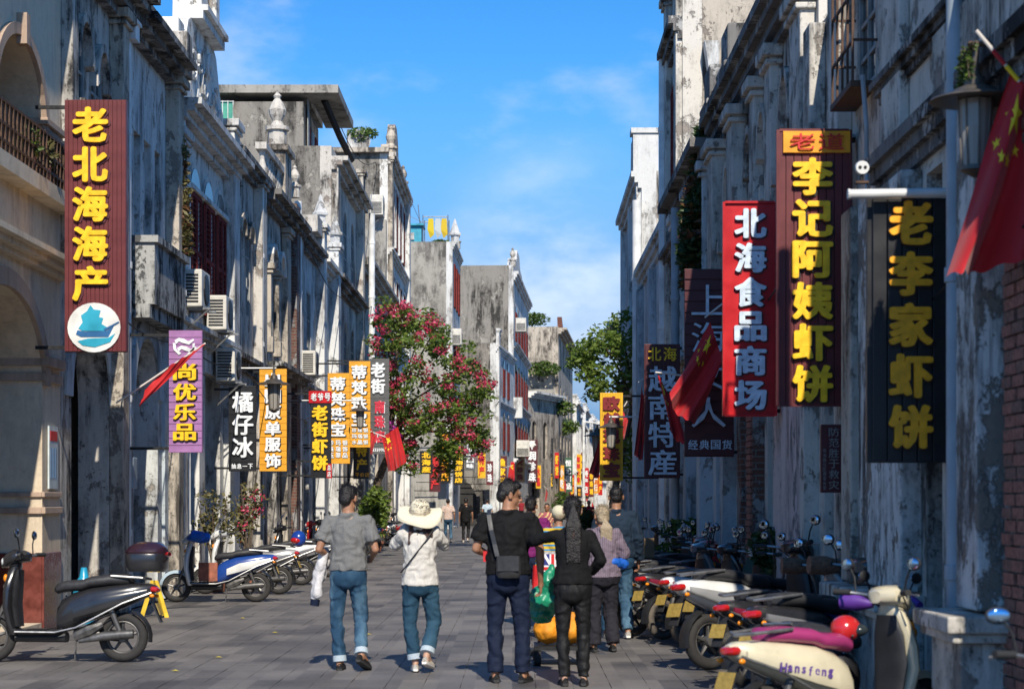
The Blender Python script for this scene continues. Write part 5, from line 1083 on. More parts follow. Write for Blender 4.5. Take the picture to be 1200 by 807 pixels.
# ---------------------------------------------------------------- people
TEXF = bpy.data.textures.new('fold_noise','CLOUDS'); TEXF.noise_scale = .10; TEXF.noise_depth = 3
TEXH = bpy.data.textures.new('hair_noise','CLOUDS'); TEXH.noise_scale = .02; TEXH.noise_depth = 3
TEXC = bpy.data.textures.new('crease_noise','DISTORTED_NOISE'); TEXC.noise_scale = .13; TEXC.distortion = 1.6; TEXC.noise_basis = 'ORIGINAL_PERLIN'; TEXC.noise_distortion = 'IMPROVED_PERLIN'
QUEUE = []
def rem(q, name, mat, parent, vox=.011, disp=0, tex=None, smooth=4):
    """one continuous surface over overlapping volumes: voxel remesh, smoothing, cloth folds"""
    o = q.build(name, mat, None, smooth=False); o.parent = parent
    m = o.modifiers.new('remesh','REMESH'); m.mode = 'VOXEL'; m.voxel_size = vox; m.use_smooth_shade = True
    s_ = o.modifiers.new('smooth','SMOOTH'); s_.factor = .5; s_.iterations = smooth
    if disp:
        d = o.modifiers.new('folds','DISPLACE'); d.texture = tex or TEXF; d.strength = disp; d.mid_level = (.5 if tex is not TEXC else 0); d.texture_coords = 'LOCAL'
    QUEUE.append(o); return o
def flush():
    dg = bpy.context.evaluated_depsgraph_get(); dg.update(); new = []
    for o in QUEUE: new.append(bpy.data.meshes.new_from_object(o.evaluated_get(dg)))
    for o, me in zip(QUEUE, new):
        mats = [s.material for s in o.material_slots]; me.name = o.name; o.modifiers.clear(); old = o.data; o.data = me
        if not len(me.materials): me.materials.append(mats[0])
        me.polygons.foreach_set('use_smooth', [True]*len(me.polygons)); bpy.data.meshes.remove(old)
    QUEUE.clear()
def cloth(name, c, rough=.85, s=60, a=.12, bump=.25, stripes=None, patch=None):
    m = simple(name, c, rough, noise_s=s, noise_a=a, bump=bump); b = m.node_tree.nodes['Principled BSDF']; b.inputs['Specular IOR Level'].default_value = .25
    if stripes or patch:
        t = m.node_tree; N = t.nodes.new; K = t.links.new; src = b.inputs['Base Color'].links[0].from_socket; tc = N('ShaderNodeTexCoord')
        x = N('ShaderNodeMix'); x.data_type = 'RGBA'; K(src, x.inputs['A'])
        if stripes:
            wv = N('ShaderNodeTexWave'); wv.inputs['Scale'].default_value = stripes[1]; wv.bands_direction = stripes[2]; K(tc.outputs['Object'], wv.inputs['Vector']); x.inputs['B'].default_value = (*stripes[0],1)
            r_ = N('ShaderNodeMapRange'); r_.inputs['From Min'].default_value=.55; r_.inputs['From Max'].default_value=.75; K(wv.outputs['Fac'], r_.inputs['Value']); K(r_.outputs[0], x.inputs['Factor'])
        else:                                    # worn lighter denim areas
            n = N('ShaderNodeTexNoise'); n.inputs['Scale'].default_value = patch[1]; n.inputs['Detail'].default_value = 4; mp = N('ShaderNodeMapping'); mp.inputs['Scale'].default_value = (1,1,.35); K(tc.outputs['Object'], mp.inputs[0]); K(mp.outputs[0], n.inputs['Vector'])
            r_ = N('ShaderNodeMapRange'); r_.inputs['From Min'].default_value=.45; r_.inputs['From Max'].default_value=.66; r_.inputs['To Max'].default_value=.8; K(n.outputs['Fac'], r_.inputs['Value']); K(r_.outputs[0], x.inputs['Factor']); x.inputs['B'].default_value = (*patch[0],1)
        K(x.outputs['Result'], b.inputs['Base Color'])
    return m
def skinm(name, c):
    m = simple(name, c, .5, noise_s=18, noise_a=.10, bump=.08); b = m.node_tree.nodes['Principled BSDF']; b.inputs['Subsurface Weight'].default_value = .12; b.inputs['Subsurface Radius'].default_value = (.02,.008,.004); return m
SK1 = skinm('tanned_skin',(.36,.18,.105)); SK2 = skinm('light_skin',(.46,.27,.19))
HB = simple('black_hair',(.012,.010,.010),.42,noise_s=90,noise_a=.5,bump=.6); HBR = simple('dark_reddish_hair',(.05,.018,.012),.42,noise_s=90,noise_a=.5,bump=.6); HG = simple('grey_blond_hair',(.38,.30,.20),.5,noise_s=90,noise_a=.45,bump=.6)
EYEW = simple('eye',(.05,.03,.02),.1)
V = Vector
def hand(q, w, d, palm_n, s=1.0, curl=.5, side=1):
    """palm, four bent fingers of different length and a thumb; w wrist, d direction, palm_n palm normal"""
    d = V(d).normalized(); n = V(palm_n); n = (n-d*n.dot(d)).normalized(); a = d.cross(n)*side
    w = V(w)
    q.cap2(w-d*.02, .024*s, w+d*.03*s, .027*s, 8)
    for k in range(4): q.cap2(w+d*.02*s+a*(.012-.008*k)*s, .016*s, w+d*.085*s+a*(.028-.0185*k)*s, .0125*s, 8)
    for k, ln in enumerate((.070,.078,.072,.055)):
        b0 = w+d*.087*s+a*(.030-.0195*k)*s; d1 = (d*math.cos(curl*.8)+n*math.sin(curl*.8)); d2 = (d*math.cos(curl*2.0)+n*math.sin(curl*2.0))
        b1 = b0+d1*ln*.52*s; b2 = b1+d2*ln*.5*s; q.cap2(b0, .0095*s, b1, .0088*s, 8); q.cap2(b1, .0088*s, b2, .0075*s, 8)
    t0 = w+d*.025*s+a*.022*s; t1 = t0+(d*.7+a*.75+n*.3).normalized()*.042*s; t2 = t1+(d*.9+a*.25+n*.4).normalized()*.03*s
    q.cap2(t0, .013*s, t1, .0115*s, 8); q.cap2(t1, .0112*s, t2, .009*s, 8)
def oval(c, rx, ry, n=18, dx=0): return [V((c[0]+rx*math.cos(2*math.pi*i/n), c[1]+ry*math.sin(2*math.pi*i/n), c[2])) for i in range(n)]
def person(label, X, Y, rot, H, J=None, fem=False, sk=SK1, top=None, sleeve='short', bottom=None, hem=.90, cuff=None, shoe=None, hair=None, hairm=HB, head_turn=0, head_tilt=0, fine=True, loose=0.0, tight=0.0, group='people walking in the street', cat='person', build=1.0):
    """facing +y before rotation. J overrides joints given for a 1.72 m figure"""
    e = empty('person', (X,Y,0), label, cat, group); e.rotation_euler = (0,0,R(rot)); s = H/1.74; e.scale = (s,s,s)
    j = dict(hipL=(-.09,0,.90), hipR=(.09,0,.90), kneeL=(-.10,.03,.49), kneeR=(.10,.03,.49), ankL=(-.10,-.02,.09), ankR=(.10,-.02,.09), toeL=(-.12,.17,.02), toeR=(.12,.17,.02),
             shL=(-.180,0,1.385), shR=(.180,0,1.385), elL=(-.25,-.03,1.13), elR=(.25,-.03,1.13), wrL=(-.26,.08,.89), wrR=(.26,.08,.89), pelvis=(0,0,.95), waist=(0,0,1.08), chest=(0,.0,1.30), neck=(0,.0,1.47), head=(0,.02,1.61))
    if fem:
        for k in ('shL','shR'): j[k] = (j[k][0]*.88, 0, 1.375)
        for k in ('elL','elR','wrL','wrR'): j[k] = (j[k][0]*.88, j[k][1], j[k][2])
    j.update(J or {}); j = {k:V(v) for k,v in j.items()}
    b = build; wf = .88 if fem else 1.0
    # --- skin body: one continuous surface
    q = MB()
    def torso(q, g, zlo, zhi, lo=0):
        P_ = j['pelvis']; W = j['waist']; C_ = j['chest']; N_ = j['neck']; shz = (j['shL'].z+j['shR'].z)/2
        st = [(P_.z-.08+lo, P_, .150*b+g, .105*b+g),(P_.z, P_, .165*b*(1.03 if fem else 1)+g, .118*b+g),(W.z, W, (.125 if fem else .142)*b+g*1.2, .095*b+g*1.2),((W.z+C_.z)/2, W.lerp(C_,.5), .150*wf*b+g, .105*b+g),(C_.z, C_, .168*wf*b+g, .115*b+g),(shz-.01, C_.lerp(N_,.5), .165*wf*b+g, .095*b+g*.8),(shz+.045, C_.lerp(N_,.8), .118*wf+g, .068+g*.5),(shz+.085, N_, .07+g*.8, .060+g*.9)]
        st = [x for x in st if zlo-.001 <= x[0] <= zhi+.001]
        rings = [oval((x[1].x,x[1].y,x[0]), x[2], x[3]) for x in st]; q.loft(rings)
    torso(q, 0, 0, 9)
    q.cap2(j['neck']-V((0,0,.04)), .056 if not fem else .047, j['head']-V((0,.01,.04)), .054 if not fem else .045, 12)
    rt = Matrix.Rotation(R(-head_turn),4,'Z') @ Matrix.Rotation(R(head_tilt),4,'X'); hc = j['head']
    HS = 1.07; hp = lambda x,y,z: hc+(rt @ V((x,y,z))).to_3d()*HS
    r3 = rt.to_3x3()
    q.ball(hp(0,-.008,.022), .077, .094, .088, rot=r3, n=20, m=12); q.ball(hp(0,.028,-.035), .058, .062, .072, rot=r3, n=16, m=10); q.ball(hp(0,.068,-.088), .026, .022, .020, rot=r3); q.cap2(hp(-.042,.02,-.07), .022, hp(0,.07,-.092), .02); q.cap2(hp(.042,.02,-.07), .022, hp(0,.07,-.092), .02)
    q.cap2(hp(0,.088,.012), .009, hp(0,.108,-.022), .013, 8); q.ball(hp(.011,.096,-.027), .009); q.ball(hp(-.011,.096,-.027), .009); q.ball(hp(0,.089,-.053), .022,.012,.007, rot=r3); q.ball(hp(0,.087,-.064), .019,.012,.008, rot=r3)
    q.cap2(hp(-.035,.078,.030), .010, hp(.035,.078,.030), .010, 8)
    for sg in (-1,1): q.ball(hp(sg*.077,-.004,-.012), .010,.020,.031, rot=r3); q.cap2(hp(sg*.074,.010,-.028), .009, hp(sg*.080,-.010,.014), .011, 8)
    for sd in 'LR':
        sg = -1 if sd=='L' else 1; sh, el, wr = j['sh'+sd], j['el'+sd], j['wr'+sd]; a = (.86 if fem else 1.0)*b
        q.cap2(j['chest']+V((sg*.08,0,.05)), .07*a, sh, .052*a); q.cap2(sh, .050*a, sh.lerp(el,.5), .047*a); q.cap2(sh.lerp(el,.5), .046*a, el, .037*a); q.cap2(el, .038*a, el.lerp(wr,.35), .038*a); q.cap2(el.lerp(wr,.35), .038*a, wr, .024*a)
        d = (wr-el).normalized(); up_ = V((-sg,0,0)) if abs(d.x) < .7 else V((0,0,-1))
        hand(q, wr+d*.01, d, j.get('palm'+sd, up_), .98 if not fem else .88, .55, side=sg)
        hi, kn, an, to = j['hip'+sd], j['knee'+sd], j['ank'+sd], j['toe'+sd]
        q.cap2(hi+V((0,0,.02)), .080*b, hi.lerp(kn,.5), .062*b); q.cap2(hi.lerp(kn,.5), .061*b, kn, .048*b); q.cap2(kn, .048*b, kn.lerp(an,.35), .048*b); q.cap2(kn.lerp(an,.35), .048*b, an, .034); q.cap2(an, .036, an.lerp(to,.5), .032); q.cap2(an+V((0,-.03,-.035)), .028, to, .022)
    rem(q, 'body', sk, e, .0075 if fine else .014, smooth=2)
    for sg in (-1,1): 
        o = MB().ball(hp(sg*.031,.083,.012), .011,.007,.007).build('eye', EYEW, None, smooth=True); o.parent = e
    # --- trousers
    if bottom:
        q = MB(); g = .016+loose-tight*.6; P_ = j['pelvis']
        q.loft([oval((P_.x,P_.y,P_.z-.185), .10*b+g*.8, .075*b+g*.8), oval((P_.x,P_.y,P_.z-.15), .150*b+g*.8, .105*b+g*.8), oval((P_.x,P_.y,P_.z-.09), .168*b+g*.8, .125*b+g*.8), oval((P_.x,P_.y,P_.z), .168*b+g*.8, .122*b+g*.8), oval((P_.x,P_.y,P_.z+.09), .150*b+g*.6, .105*b+g*.6)])
        for sg in (-1,1): q.ball((P_.x+sg*.070,P_.y-.042,P_.z-.055), .082*b,.080*b,.085*b)
        for sd in 'LR':
            hi, kn, an = j['hip'+sd], j['knee'+sd], j['ank'+sd]; cz = .0 if cuff is None else cuff
            en = an.lerp(kn, cz) ; hi2 = V((hi.x*.92,hi.y,hi.z)); q.cap2(hi2+V((0,0,.01)), .088*b+g*.5, hi2.lerp(kn,.55), .066*b+g*.8); q.cap2(hi2.lerp(kn,.55), .066*b+g*.8, kn, .050*b+g*.8); q.cap2(kn, .050*b+g*.8, kn.lerp(en,.4), .049*b+g*.8); pts=[kn.lerp(en,t) for t in (.3,.6,1.0)]; q.tube(pts, [.048*b+g*.8,.042*b+g,.036*b+g*1.15], 14)
        rem(q, 'trousers', bottom, e, .009 if fine else .018, .016, TEXC, 2)
        if cuff is not None and cuff > 0:
            for sd in 'LR':
                kn, an = j['knee'+sd], j['ank'+sd]; p0 = an.lerp(kn,cuff); d = (an-kn).normalized(); r_ = .038*b+g*1.25
                o = MB().tube([p0-d*.035, p0+d*.02], [r_,r_+.002], 16).build('rolled_cuff', CUFFM, None, smooth=1); o.parent = e
    # --- top
    if top:
        q = MB(); g = .016+loose*.6-tight*.5
        torso(q, g, hem, 9); hz = oval((j['pelvis'].x,j['pelvis'].y,hem), .172*b+g*1.3, .126*b+g*1.3); hz2 = oval((j['waist'].x,j['waist'].y,j['waist'].z+.02), .150*wf*b+g*1.4, .108*b+g*1.4)
        q.loft([hz, oval((j['pelvis'].x,j['pelvis'].y,hem+.03), .172*b+g*1.2, .126*b+g*1.2), hz2, oval((j['chest'].x,j['chest'].y,j['chest'].z), .168*wf*b+g, .115*b+g)])
        for sd in 'LR':
            sg = -1 if sd=='L' else 1; sh, el, wr = j['sh'+sd], j['el'+sd], j['wr'+sd]; a = (.88 if fem else 1.0)*b
            q.cap2(j['chest']+V((sg*.07,0,.05)), .072*a+g, sh, .050*a+g*.9)
            if sleeve == 'short':
                en = sh.lerp(el,.72); q.tube([sh, sh.lerp(el,.35), en], [.050*a+g,.053*a+g,.053*a+g*1.4], 14)
            else: q.cap2(sh, .049*a+g, el, .042*a+g); q.tube([el, el.lerp(wr,.5), el.lerp(wr,.93)], [.044*a+g,.040*a+g,.030*a+g], 14)
        rem(q, 'shirt', top, e, .009 if fine else .017, .022 if not tight else .012, TEXC, 2)
    # --- shoes
    if shoe:
        for sd in 'LR':
            an, to = j['ank'+sd], j['toe'+sd]; d = (to-an); d.z = 0; up_ = V((0,0,1)); f = (to-(an+V((0,-.03,-.05))));
            f.normalize(); side_ = f.cross(up_).normalized(); nn = side_.cross(f).normalized(); hl = an-f*.055-nn*.062
            rings = []
            for t,w_,h_ in ((0,.024,.035),(.03,.034,.055),(.09,.036,.066),(.15,.042,.052),(.21,.046,.036),(.26,.036,.026),(.285,.015,.014)):
                c = hl+f*t; rings.append([c+side_*w_*math.cos(a)+nn*(h_*max(0,math.sin(a))+0.004*math.sin(a)) for a in [2*math.pi*k/14 for k in range(14)]])
            o = MB().loft(rings).build('shoe', shoe[0], None, smooth=1); o.parent = e
            o2 = MB().loft([[p-nn*.018 for p in r_[:1]]+[V(p) for p in r_[:0]]+[r_[k]-nn*(.022 if k > 7 or k == 0 else .0) for k in range(1,14)] for r_ in rings]).build('sole', shoe[1], None, smooth=1); o2.parent = o
    # --- hair
    if hair:
        q = MB()
        if hair == 'short_m':
            q.ball(hp(0,-.018,.040), .084,.094,.086, rot=r3, n=18, m=10); q.ball(hp(0,-.058,-.012), .070,.050,.070, rot=r3); q.ball(hp(0,.028,.085), .066,.062,.036, rot=r3)
            for sg in (-1,1): q.ball(hp(sg*.066,-.012,.025), .016,.046,.045, rot=r3)
        elif hair == 'crop': q.ball(hp(0,-.016,.036), .081,.096,.081, rot=r3, n=18, m=10); q.ball(hp(0,-.055,-.005), .066,.048,.06, rot=r3)
        else:
            q.ball(hp(0,-.020,.030 if hair != 'long' else .0), .088,.098,.092 if hair != 'long' else .075, rot=r3, n=18, m=10); q.ball(hp(0,-.055,-.02), .078,.056,.085, rot=r3)
            if hair == 'long':
                rnd = random.Random(5)
                for k in range(9):
                    x = -.085+.021*k; q.cap2(hp(x*.8,-.06,-.03), .032, V((hc.x+x*1.35+rnd.uniform(-.02,.02), hc.y-.105-.02*rnd.random(), hc.z-.26-rnd.uniform(-.02,.07))), .016)
            if hair in ('pony','lowpony'):
                zt = .035 if hair == 'pony' else -.055; p0 = hp(0,-.105,zt); ln = .52 if hair == 'pony' else .24
                q.cap2(hp(0,-.085,zt), .030, p0, .024); rnd = random.Random(6)
                for k in range(6):
                    x = (k-2.5)*.013; p1 = p0+V((x*1.6,-.045,-ln*.35)); p2 = p0+V((x*1.9+rnd.uniform(-.01,.01),-.035,-ln*(.8+.25*rnd.random()))); q.cap2(p0, .022, p1, .024); q.cap2(p1, .024, p2, .010)
        rem(q, 'hair', hairm, e, .009 if fine else .014, .010, TEXH, 2)
        if fine:
            st = MB(); rs = random.Random(int(X*100))
            for _ in range(150):
                a_ = rs.uniform(0,6.28); el_ = rs.uniform(.1,1.5); d_ = V((math.cos(a_)*math.cos(el_), math.sin(a_)*math.cos(el_)-.15, math.sin(el_))); p_ = hp(d_.x*.083, d_.y*.094-.018, d_.z*.084+.038); t_ = V((rs.uniform(-1,1),rs.uniform(-1,1),rs.uniform(-.6,.4)))*.02; st.tube([p_-d_*.004, p_+d_*.009+t_, p_+d_*.012+t_*2], [.0022,.0018,.0008], 3, False)
            o = st.build('loose_hair', hairm, None); o.parent = e; o['kind'] = 'stuff'
    return e, j, hp
CUFFM = cloth('pale_denim_cuff',(.40,.47,.52),.85)
def attach(q, nm, mat, e, sm=True):
    o = q.build(nm, mat, None, smooth=sm); o.parent = e; return o
DEN = cloth('blue_denim',(.018,.055,.105),.85,patch=((.10,.19,.27),5.0)); DEN2 = cloth('teal_blue_denim',(.016,.052,.09),.85,patch=((.04,.10,.15),4.0)); NAVY = cloth('navy_trousers',(.007,.013,.035),.8); BLK = cloth('black_cloth',(.006,.006,.007),.85); LEG = cloth('black_leggings',(.010,.010,.011),.6)
GREYT = cloth('grey_marl_shirt',(.17,.17,.168),.9,s=120,a=.25); WHT = cloth('white_blouse',(.58,.55,.50),.85); PUR = cloth('magenta_polo',(.16,.012,.11),.8); NVY2 = cloth('dark_teal_shirt',(.012,.025,.045),.85); STR = cloth('lilac_striped_shirt',(.15,.115,.15),.85,stripes=((.20,.16,.20),13,'X')); DGR = cloth('dark_grey_trousers',(.02,.019,.026),.85)
SHB = (simple('black_shoe',(.02,.018,.018),.4),simple('dark_sole',(.03,.03,.03),.8)); SHW = (simple('cream_shoe',(.62,.55,.45),.5),simple('white_sole',(.7,.68,.64),.6)); SHG = (simple('brown_leather_shoe',(.10,.05,.03),.4),simple('tan_sole',(.2,.15,.1),.8))
# 1: man in grey polo
e, j, hp = person('man in grey polo shirt and blue jeans walking away, white jacket over his left arm', PX(408,17.5), 17.5, -6, 1.73, dict(
    kneeL=(-.11,.0,.49), ankL=(-.075,-.02,.085), toeL=(-.10,.18,.03), kneeR=(.11,.05,.50), ankR=(.155,-.16,.16), toeR=(.20,.0,.03), elL=(-.265,-.06,1.13), wrL=(-.20,.16,1.05), elR=(.265,-.04,1.13), wrR=(.20,.17,1.06), shL=(-.185,0,1.39), shR=(.185,0,1.39)),
    top=GREYT, bottom=DEN, hem=.93, cuff=.05, shoe=SHB, hair='short_m', head_turn=22, head_tilt=-8, loose=.006, build=.95)
rem(MB().loft([oval((j['neck'].x,j['neck'].y,j['neck'].z-.045),.082,.075), oval((j['neck'].x,j['neck'].y+.005,j['neck'].z+.005),.068,.066)]), 'collar', cloth('dark_collar',(.12,.12,.12)), e, .008, smooth=1)
q = MB(); q.cap2((-.24,.06,1.10),.05,(-.27,.05,.95),.055); q.cap2((-.24,.14,1.03),.045,(-.29,.06,.86),.06); q.cap2((-.26,.02,.99),.05,(-.30,.02,.70),.045); q.cap2((-.30,.05,.9),.05,(-.33,.04,.64),.035); jk = rem(q, 'jacket', cloth('white_jacket',(.62,.60,.60)), e, .011, .05, TEXF, 2); attach(MB().tube([(-.32,.04,.66),(-.33,.04,.60)],[.045,.042],12),'dark_cuff',NAVY,e)
# 2: woman in hat
e, j, hp = person('woman in a wide cream sun hat and white blouse, arms raised to take a picture', PX(492,17.3), 17.3, 4, 1.60, dict(
    kneeL=(-.10,.02,.49), ankL=(-.045,-.02,.10), toeL=(-.05,.17,.04), kneeR=(.145,.05,.50), ankR=(.06,-.16,.17), toeR=(.13,.02,.06), elL=(-.245,.16,1.27), wrL=(-.10,.33,1.47), elR=(.245,.16,1.27), wrR=(.10,.33,1.47), head=(0,.03,1.60)),
    fem=True, sk=SK2, top=WHT, sleeve='long', bottom=DEN2, hem=.87, cuff=.13, shoe=SHW, hair='long', hairm=HBR, loose=.014, build=.95, head_tilt=24)
HATM = cloth('cream_straw_hat',(.72,.66,.50),.85,s=80); q = MB(); nr = []
for rr_, zz in ((.001,.155),(.05,.15),(.085,.115),(.095,.06),(.10,.035),(.15,.028),(.205,.012),(.215,-.005)):
    nr.append([hp(rr_*math.cos(a), rr_*math.sin(a)-.01, zz+(.018*math.sin(3*a+1)+.02*math.cos(2*a))*(rr_/.2)**3-.028) for a in [2*math.pi*k/40 for k in range(40)]])
nr += [[p-V((0,0,.007)) for p in r_] for r_ in reversed(nr)]
q.loft(nr, cap=False); hat = attach(q, 'sun_hat', HATM, e); attach(MB().loft([[hp((.1015-.003*k)*math.cos(a),(.1015-.003*k)*math.sin(a)-.01,.018+.018*k) for a in [2*math.pi*i/32 for i in range(32)]] for k in (0,1)],cap=False),'hat_band',cloth('pale_hat_band',(.55,.46,.34)),e)
attach(MB().tube([(.13,-.085,1.42),(.06,-.135,1.32),(-.05,-.145,1.18),(-.15,-.12,1.05),(-.19,-.03,1.0)], .008, 6), 'bag_strap', SHB[0], e)
attach(MB().box(-.035,.035,.38,.39,1.49,1.63), 'phone', M['black'], e, False)
# 3: man black tee
e, j, hp = person('man in black t-shirt and navy trousers looking right, black shoulder bag on his back', PX(595,16.3), 16.3, -4, 1.77, dict(
    kneeL=(-.11,.02,.49), ankL=(-.10,-.03,.09), toeL=(-.14,.15,.02), kneeR=(.12,.03,.49), ankR=(.13,-.02,.09), toeR=(.18,.15,.02), elL=(-.27,-.02,1.14), wrL=(-.17,.20,1.08), elR=(.275,.0,1.14), wrR=(.275,.12,.86), shL=(-.19,0,1.39), shR=(.19,0,1.39), head=(.01,.03,1.60)),
    top=BLK, bottom=NAVY, hem=.92, shoe=SHB, hair='short_m', head_turn=72, head_tilt=-14, loose=.010, build=1.0)
bagm = simple('black_leather_bag',(.03,.03,.032),.38,noise_s=12,noise_a=.3,bump=.15); q = MB(); q.loft([oval((.02,-.19,.90),.088,.035), oval((.02,-.195,.93),.105,.045), oval((.02,-.19,1.02),.105,.045), oval((.02,-.185,1.085),.10,.035)]); bg_ = attach(q,'shoulder_bag',bagm,e,True)
attach(MB().box(-.07,.11,-.245,-.232,.96,1.085),'bag_flap',bagm,e,False); 
q = MB(); pts = [(-.16,.02,1.475),(-.155,-.09,1.43),(-.13,-.14,1.30),(-.10,-.15,1.18),(-.075,-.17,1.08)]; q.loft([[V(p)+V((-.018,0,0)),V(p)+V((.018,0,.004)),V(p)+V((.018,-.007,.004)),V(p)+V((-.018,-.007,0))] for p in pts]); attach(q,'bag_strap',bagm,e,False)
attach(MB().box(-.21,-.15,.0,.05,1.03,1.12),'red_packet',PC['red'],e,False)
# 4: woman black top, ponytail
e4, j, hp = person('young woman in black top and leggings with a long ponytail, left arm held out', PX(671,16.0), 16.0, 2, 1.62, dict(
    kneeL=(-.09,.02,.49), ankL=(-.075,-.02,.09), toeL=(-.09,.16,.02), kneeR=(.10,.02,.49), ankR=(.10,-.02,.09), toeR=(.12,.16,.02), elL=(-.33,.14,1.33), wrL=(-.40,.36,1.30), elR=(.26,-.05,1.15), wrR=(.16,.12,1.02)),
    fem=True, sk=SK2, top=BLK, sleeve='long', bottom=LEG, hem=.93, shoe=SHB, hair='pony', hairm=HB, tight=.003)
attach(MB().ball(hp(0,-.10,.04),.035,.028,.030),'hair_tie',M['black'],e4)
q = MB(); q.cap2(hp(0,-.115,-.05),.03,hp(0,-.14,-.2),.028); q.cap2(hp(0,-.14,-.2),.028,hp(.0,-.13,-.42),.012); rem(q,'ponytail',HBR,e4,.009,.008,TEXH,2)
# 5: grey haired woman
e5, j, hp = person('older woman with grey-blond ponytail, lilac striped shirt and dark grey trousers', PX(706,19.6), 19.6, 8, 1.55, dict(
    kneeL=(-.10,.02,.49), ankL=(-.10,-.02,.09), toeL=(-.12,.15,.02), kneeR=(.10,.06,.50), ankR=(.12,-.06,.10), toeR=(.14,.10,.03), elL=(-.24,.08,1.15), wrL=(-.16,.28,1.10), elR=(.26,.02,1.15), wrR=(.20,.20,1.02), head=(-.01,.04,1.59), chest=(0,.02,1.30)),
    fem=True, sk=SK1, top=STR, sleeve='long', bottom=DGR, hem=.88, shoe=SHB, hair='lowpony', hairm=HG, loose=.022, head_turn=-18, build=1.08)
rem(MB().cap2((.10,-.09,1.06),.055,(.24,.0,1.03),.07).ball((.26,.08,1.04),.07), 'blue_bundle', BLUEC, e5, .012, .04, TEXF, 2)
# 6: navy man
person('broad man in dark teal shirt walking behind the grey-haired woman', PX(722,21.5), 21.5, 0, 1.75, dict(kneeR=(.11,.06,.50), ankR=(.13,-.08,.10)), top=NVY2, sleeve='long', bottom=DEN, hem=.92, shoe=SHW, hair='crop', build=1.12, loose=.01)
# 7: purple polo
e, j, hp = person('man in magenta polo shirt with cropped hair, beyond the man with the shoulder bag', PX(622,23.5), 23.5, -6, 1.63, dict(kneeL=(-.11,.05,.49), ankL=(-.12,-.05,.09)), top=PUR, bottom=NAVY, hem=.93, shoe=SHB, hair='crop', build=1.1, loose=.01)
rem(MB().loft([oval((0,0,j['neck'].z-.045),.082,.075), oval((0,.005,j['neck'].z+.0),.068,.066)]), 'collar', cloth('pink_collar',(.4,.2,.35)), e, .008, smooth=1)
# 12: cream hat & rainbow scarf
e, j, hp = person('woman with a cream knitted hat and striped yellow and blue shawl beside the trolley', PX(655,21), 21, 10, 1.53, dict(), fem=True, top=cloth('striped_shawl',(.62,.42,.03),.85,stripes=((.03,.22,.45),5.5,'Z')), sleeve='long', bottom=DGR, hem=.86, shoe=SHB, hair='crop', hairm=HG, loose=.045, fine=False)
attach(MB().ball(hp(0,-.01,.035),.096,.105,.092),'knitted_hat',cloth('cream_knit',(.60,.55,.40)),e)
# far people
for (lab, px, Y, rot, H, top, bot, hm, kw) in [
    ('far man in beige t-shirt and blue jeans walking away down the street', 525, 71, 0, 1.66, cloth('beige_tee',(.55,.42,.36)), DEN, 'crop', dict(ankR=(.13,-.12,.12))),
    ('far person all in black with bare ankles, walking beside the beige shirt', 546, 71, 0, 1.68, BLK, LEG, 'short_m', dict(kneeR=(.10,.08,.50), ankR=(.08,-.18,.16))),
    ('distant person in a pale blue shirt near the archway', 571, 95, 0, 1.66, cloth('pale_blue_shirt',(.45,.55,.62)), NAVY, 'crop', {}),
    ('woman in a patterned ochre blouse coming towards the camera', 641, 48, 175, 1.52, cloth('patterned_blouse',(.35,.10,.12),.85,stripes=((.6,.42,.2),4.5,'DIAGONAL')), BLK, 'crop', {}),
    ('distant person in red beyond the group', 690, 75, 180, 1.6, cloth('red_top',(.5,.02,.04)), BLK, 'crop', {}),
    ('distant person in white beyond the group', 601, 110, 0, 1.66, WHT, NAVY, 'crop', {}),
    ('distant person in a dark coat near the bend of the street', 667, 120, 0, 1.66, BLK, BLK, 'crop', {}),
    ('distant person in a yellow top near the bend of the street', 680, 98, 180, 1.6, cloth('yellow_top',(.6,.4,.05)), NAVY, 'crop', {}),
    ('distant person in dark red near the tan sign', 611, 130, 180, 1.68, cloth('dark_red_top',(.25,.02,.03)), BLK, 'crop', {})]:
    person(lab, PX(px,Y), Y, rot, H, kw, top=top, bottom=bot, shoe=SHB if 'beige' not in lab else SHW, hair=hm, fine=False)
flush()
# trolley and its load
T = Y_ = 18.2; cx = PX(655,T)
e = empty('hand_trolley', (cx,T,0), 'low wheeled trolley in front of the young woman in black, loaded with bundles', 'trolley')
MB().box(cx-.24,cx+.24,T-.3,T+.3,.15,.19).build('platform', M['iron'], e)
for sx_ in (-.21,.21):
    for sy_ in (-.26,.26): MB().lathe((cx+sx_,T+sy_,.075), [(.03,-.035),(.075,-.03),(.075,.03),(.03,.035)], 16, 'x').build('wheel', RUB, e)
for sx_ in (-.19,.19): MB().tube([(cx+sx_,T+.28,.19),(cx+sx_,T+.32,1.0)], .014, 8).build('handle_bar', M['rust'], e)
MB().tube([(cx-.19,T+.32,1.0),(cx+.19,T+.32,1.0)], .016, 8).build('handle_bar', M['rust'], e)
MB().box(cx-.30,cx-.25,T-.35,T-.1,.10,.16).build('foot_brake', M['iron'], e)
ORB = simple('orange_bundle_cloth',(.75,.28,.01),.7,noise_s=7,noise_a=.35,bump=.4); GRB = simple('green_plastic_bag',(.01,.24,.13),.35,noise_s=9,noise_a=.4,bump=.6,coat=.3)
def lump(name, parts, mat, label, cat, vox=.014, disp=.05):
    q = MB(); c0 = V(parts[0][0]); e_ = None
    for c, r_ in parts: q.ball(V(c)-c0, *r_)
    o = q.build(name, mat, None); o.location = c0; m = o.modifiers.new('r','REMESH'); m.mode='VOXEL'; m.voxel_size = vox; m.use_smooth_shade = True; s_ = o.modifiers.new('s','SMOOTH'); s_.iterations = 3
    d = o.modifiers.new('d','DISPLACE'); d.texture = TEXF; d.strength = disp; QUEUE.append(o); return tag(o, label, cat)
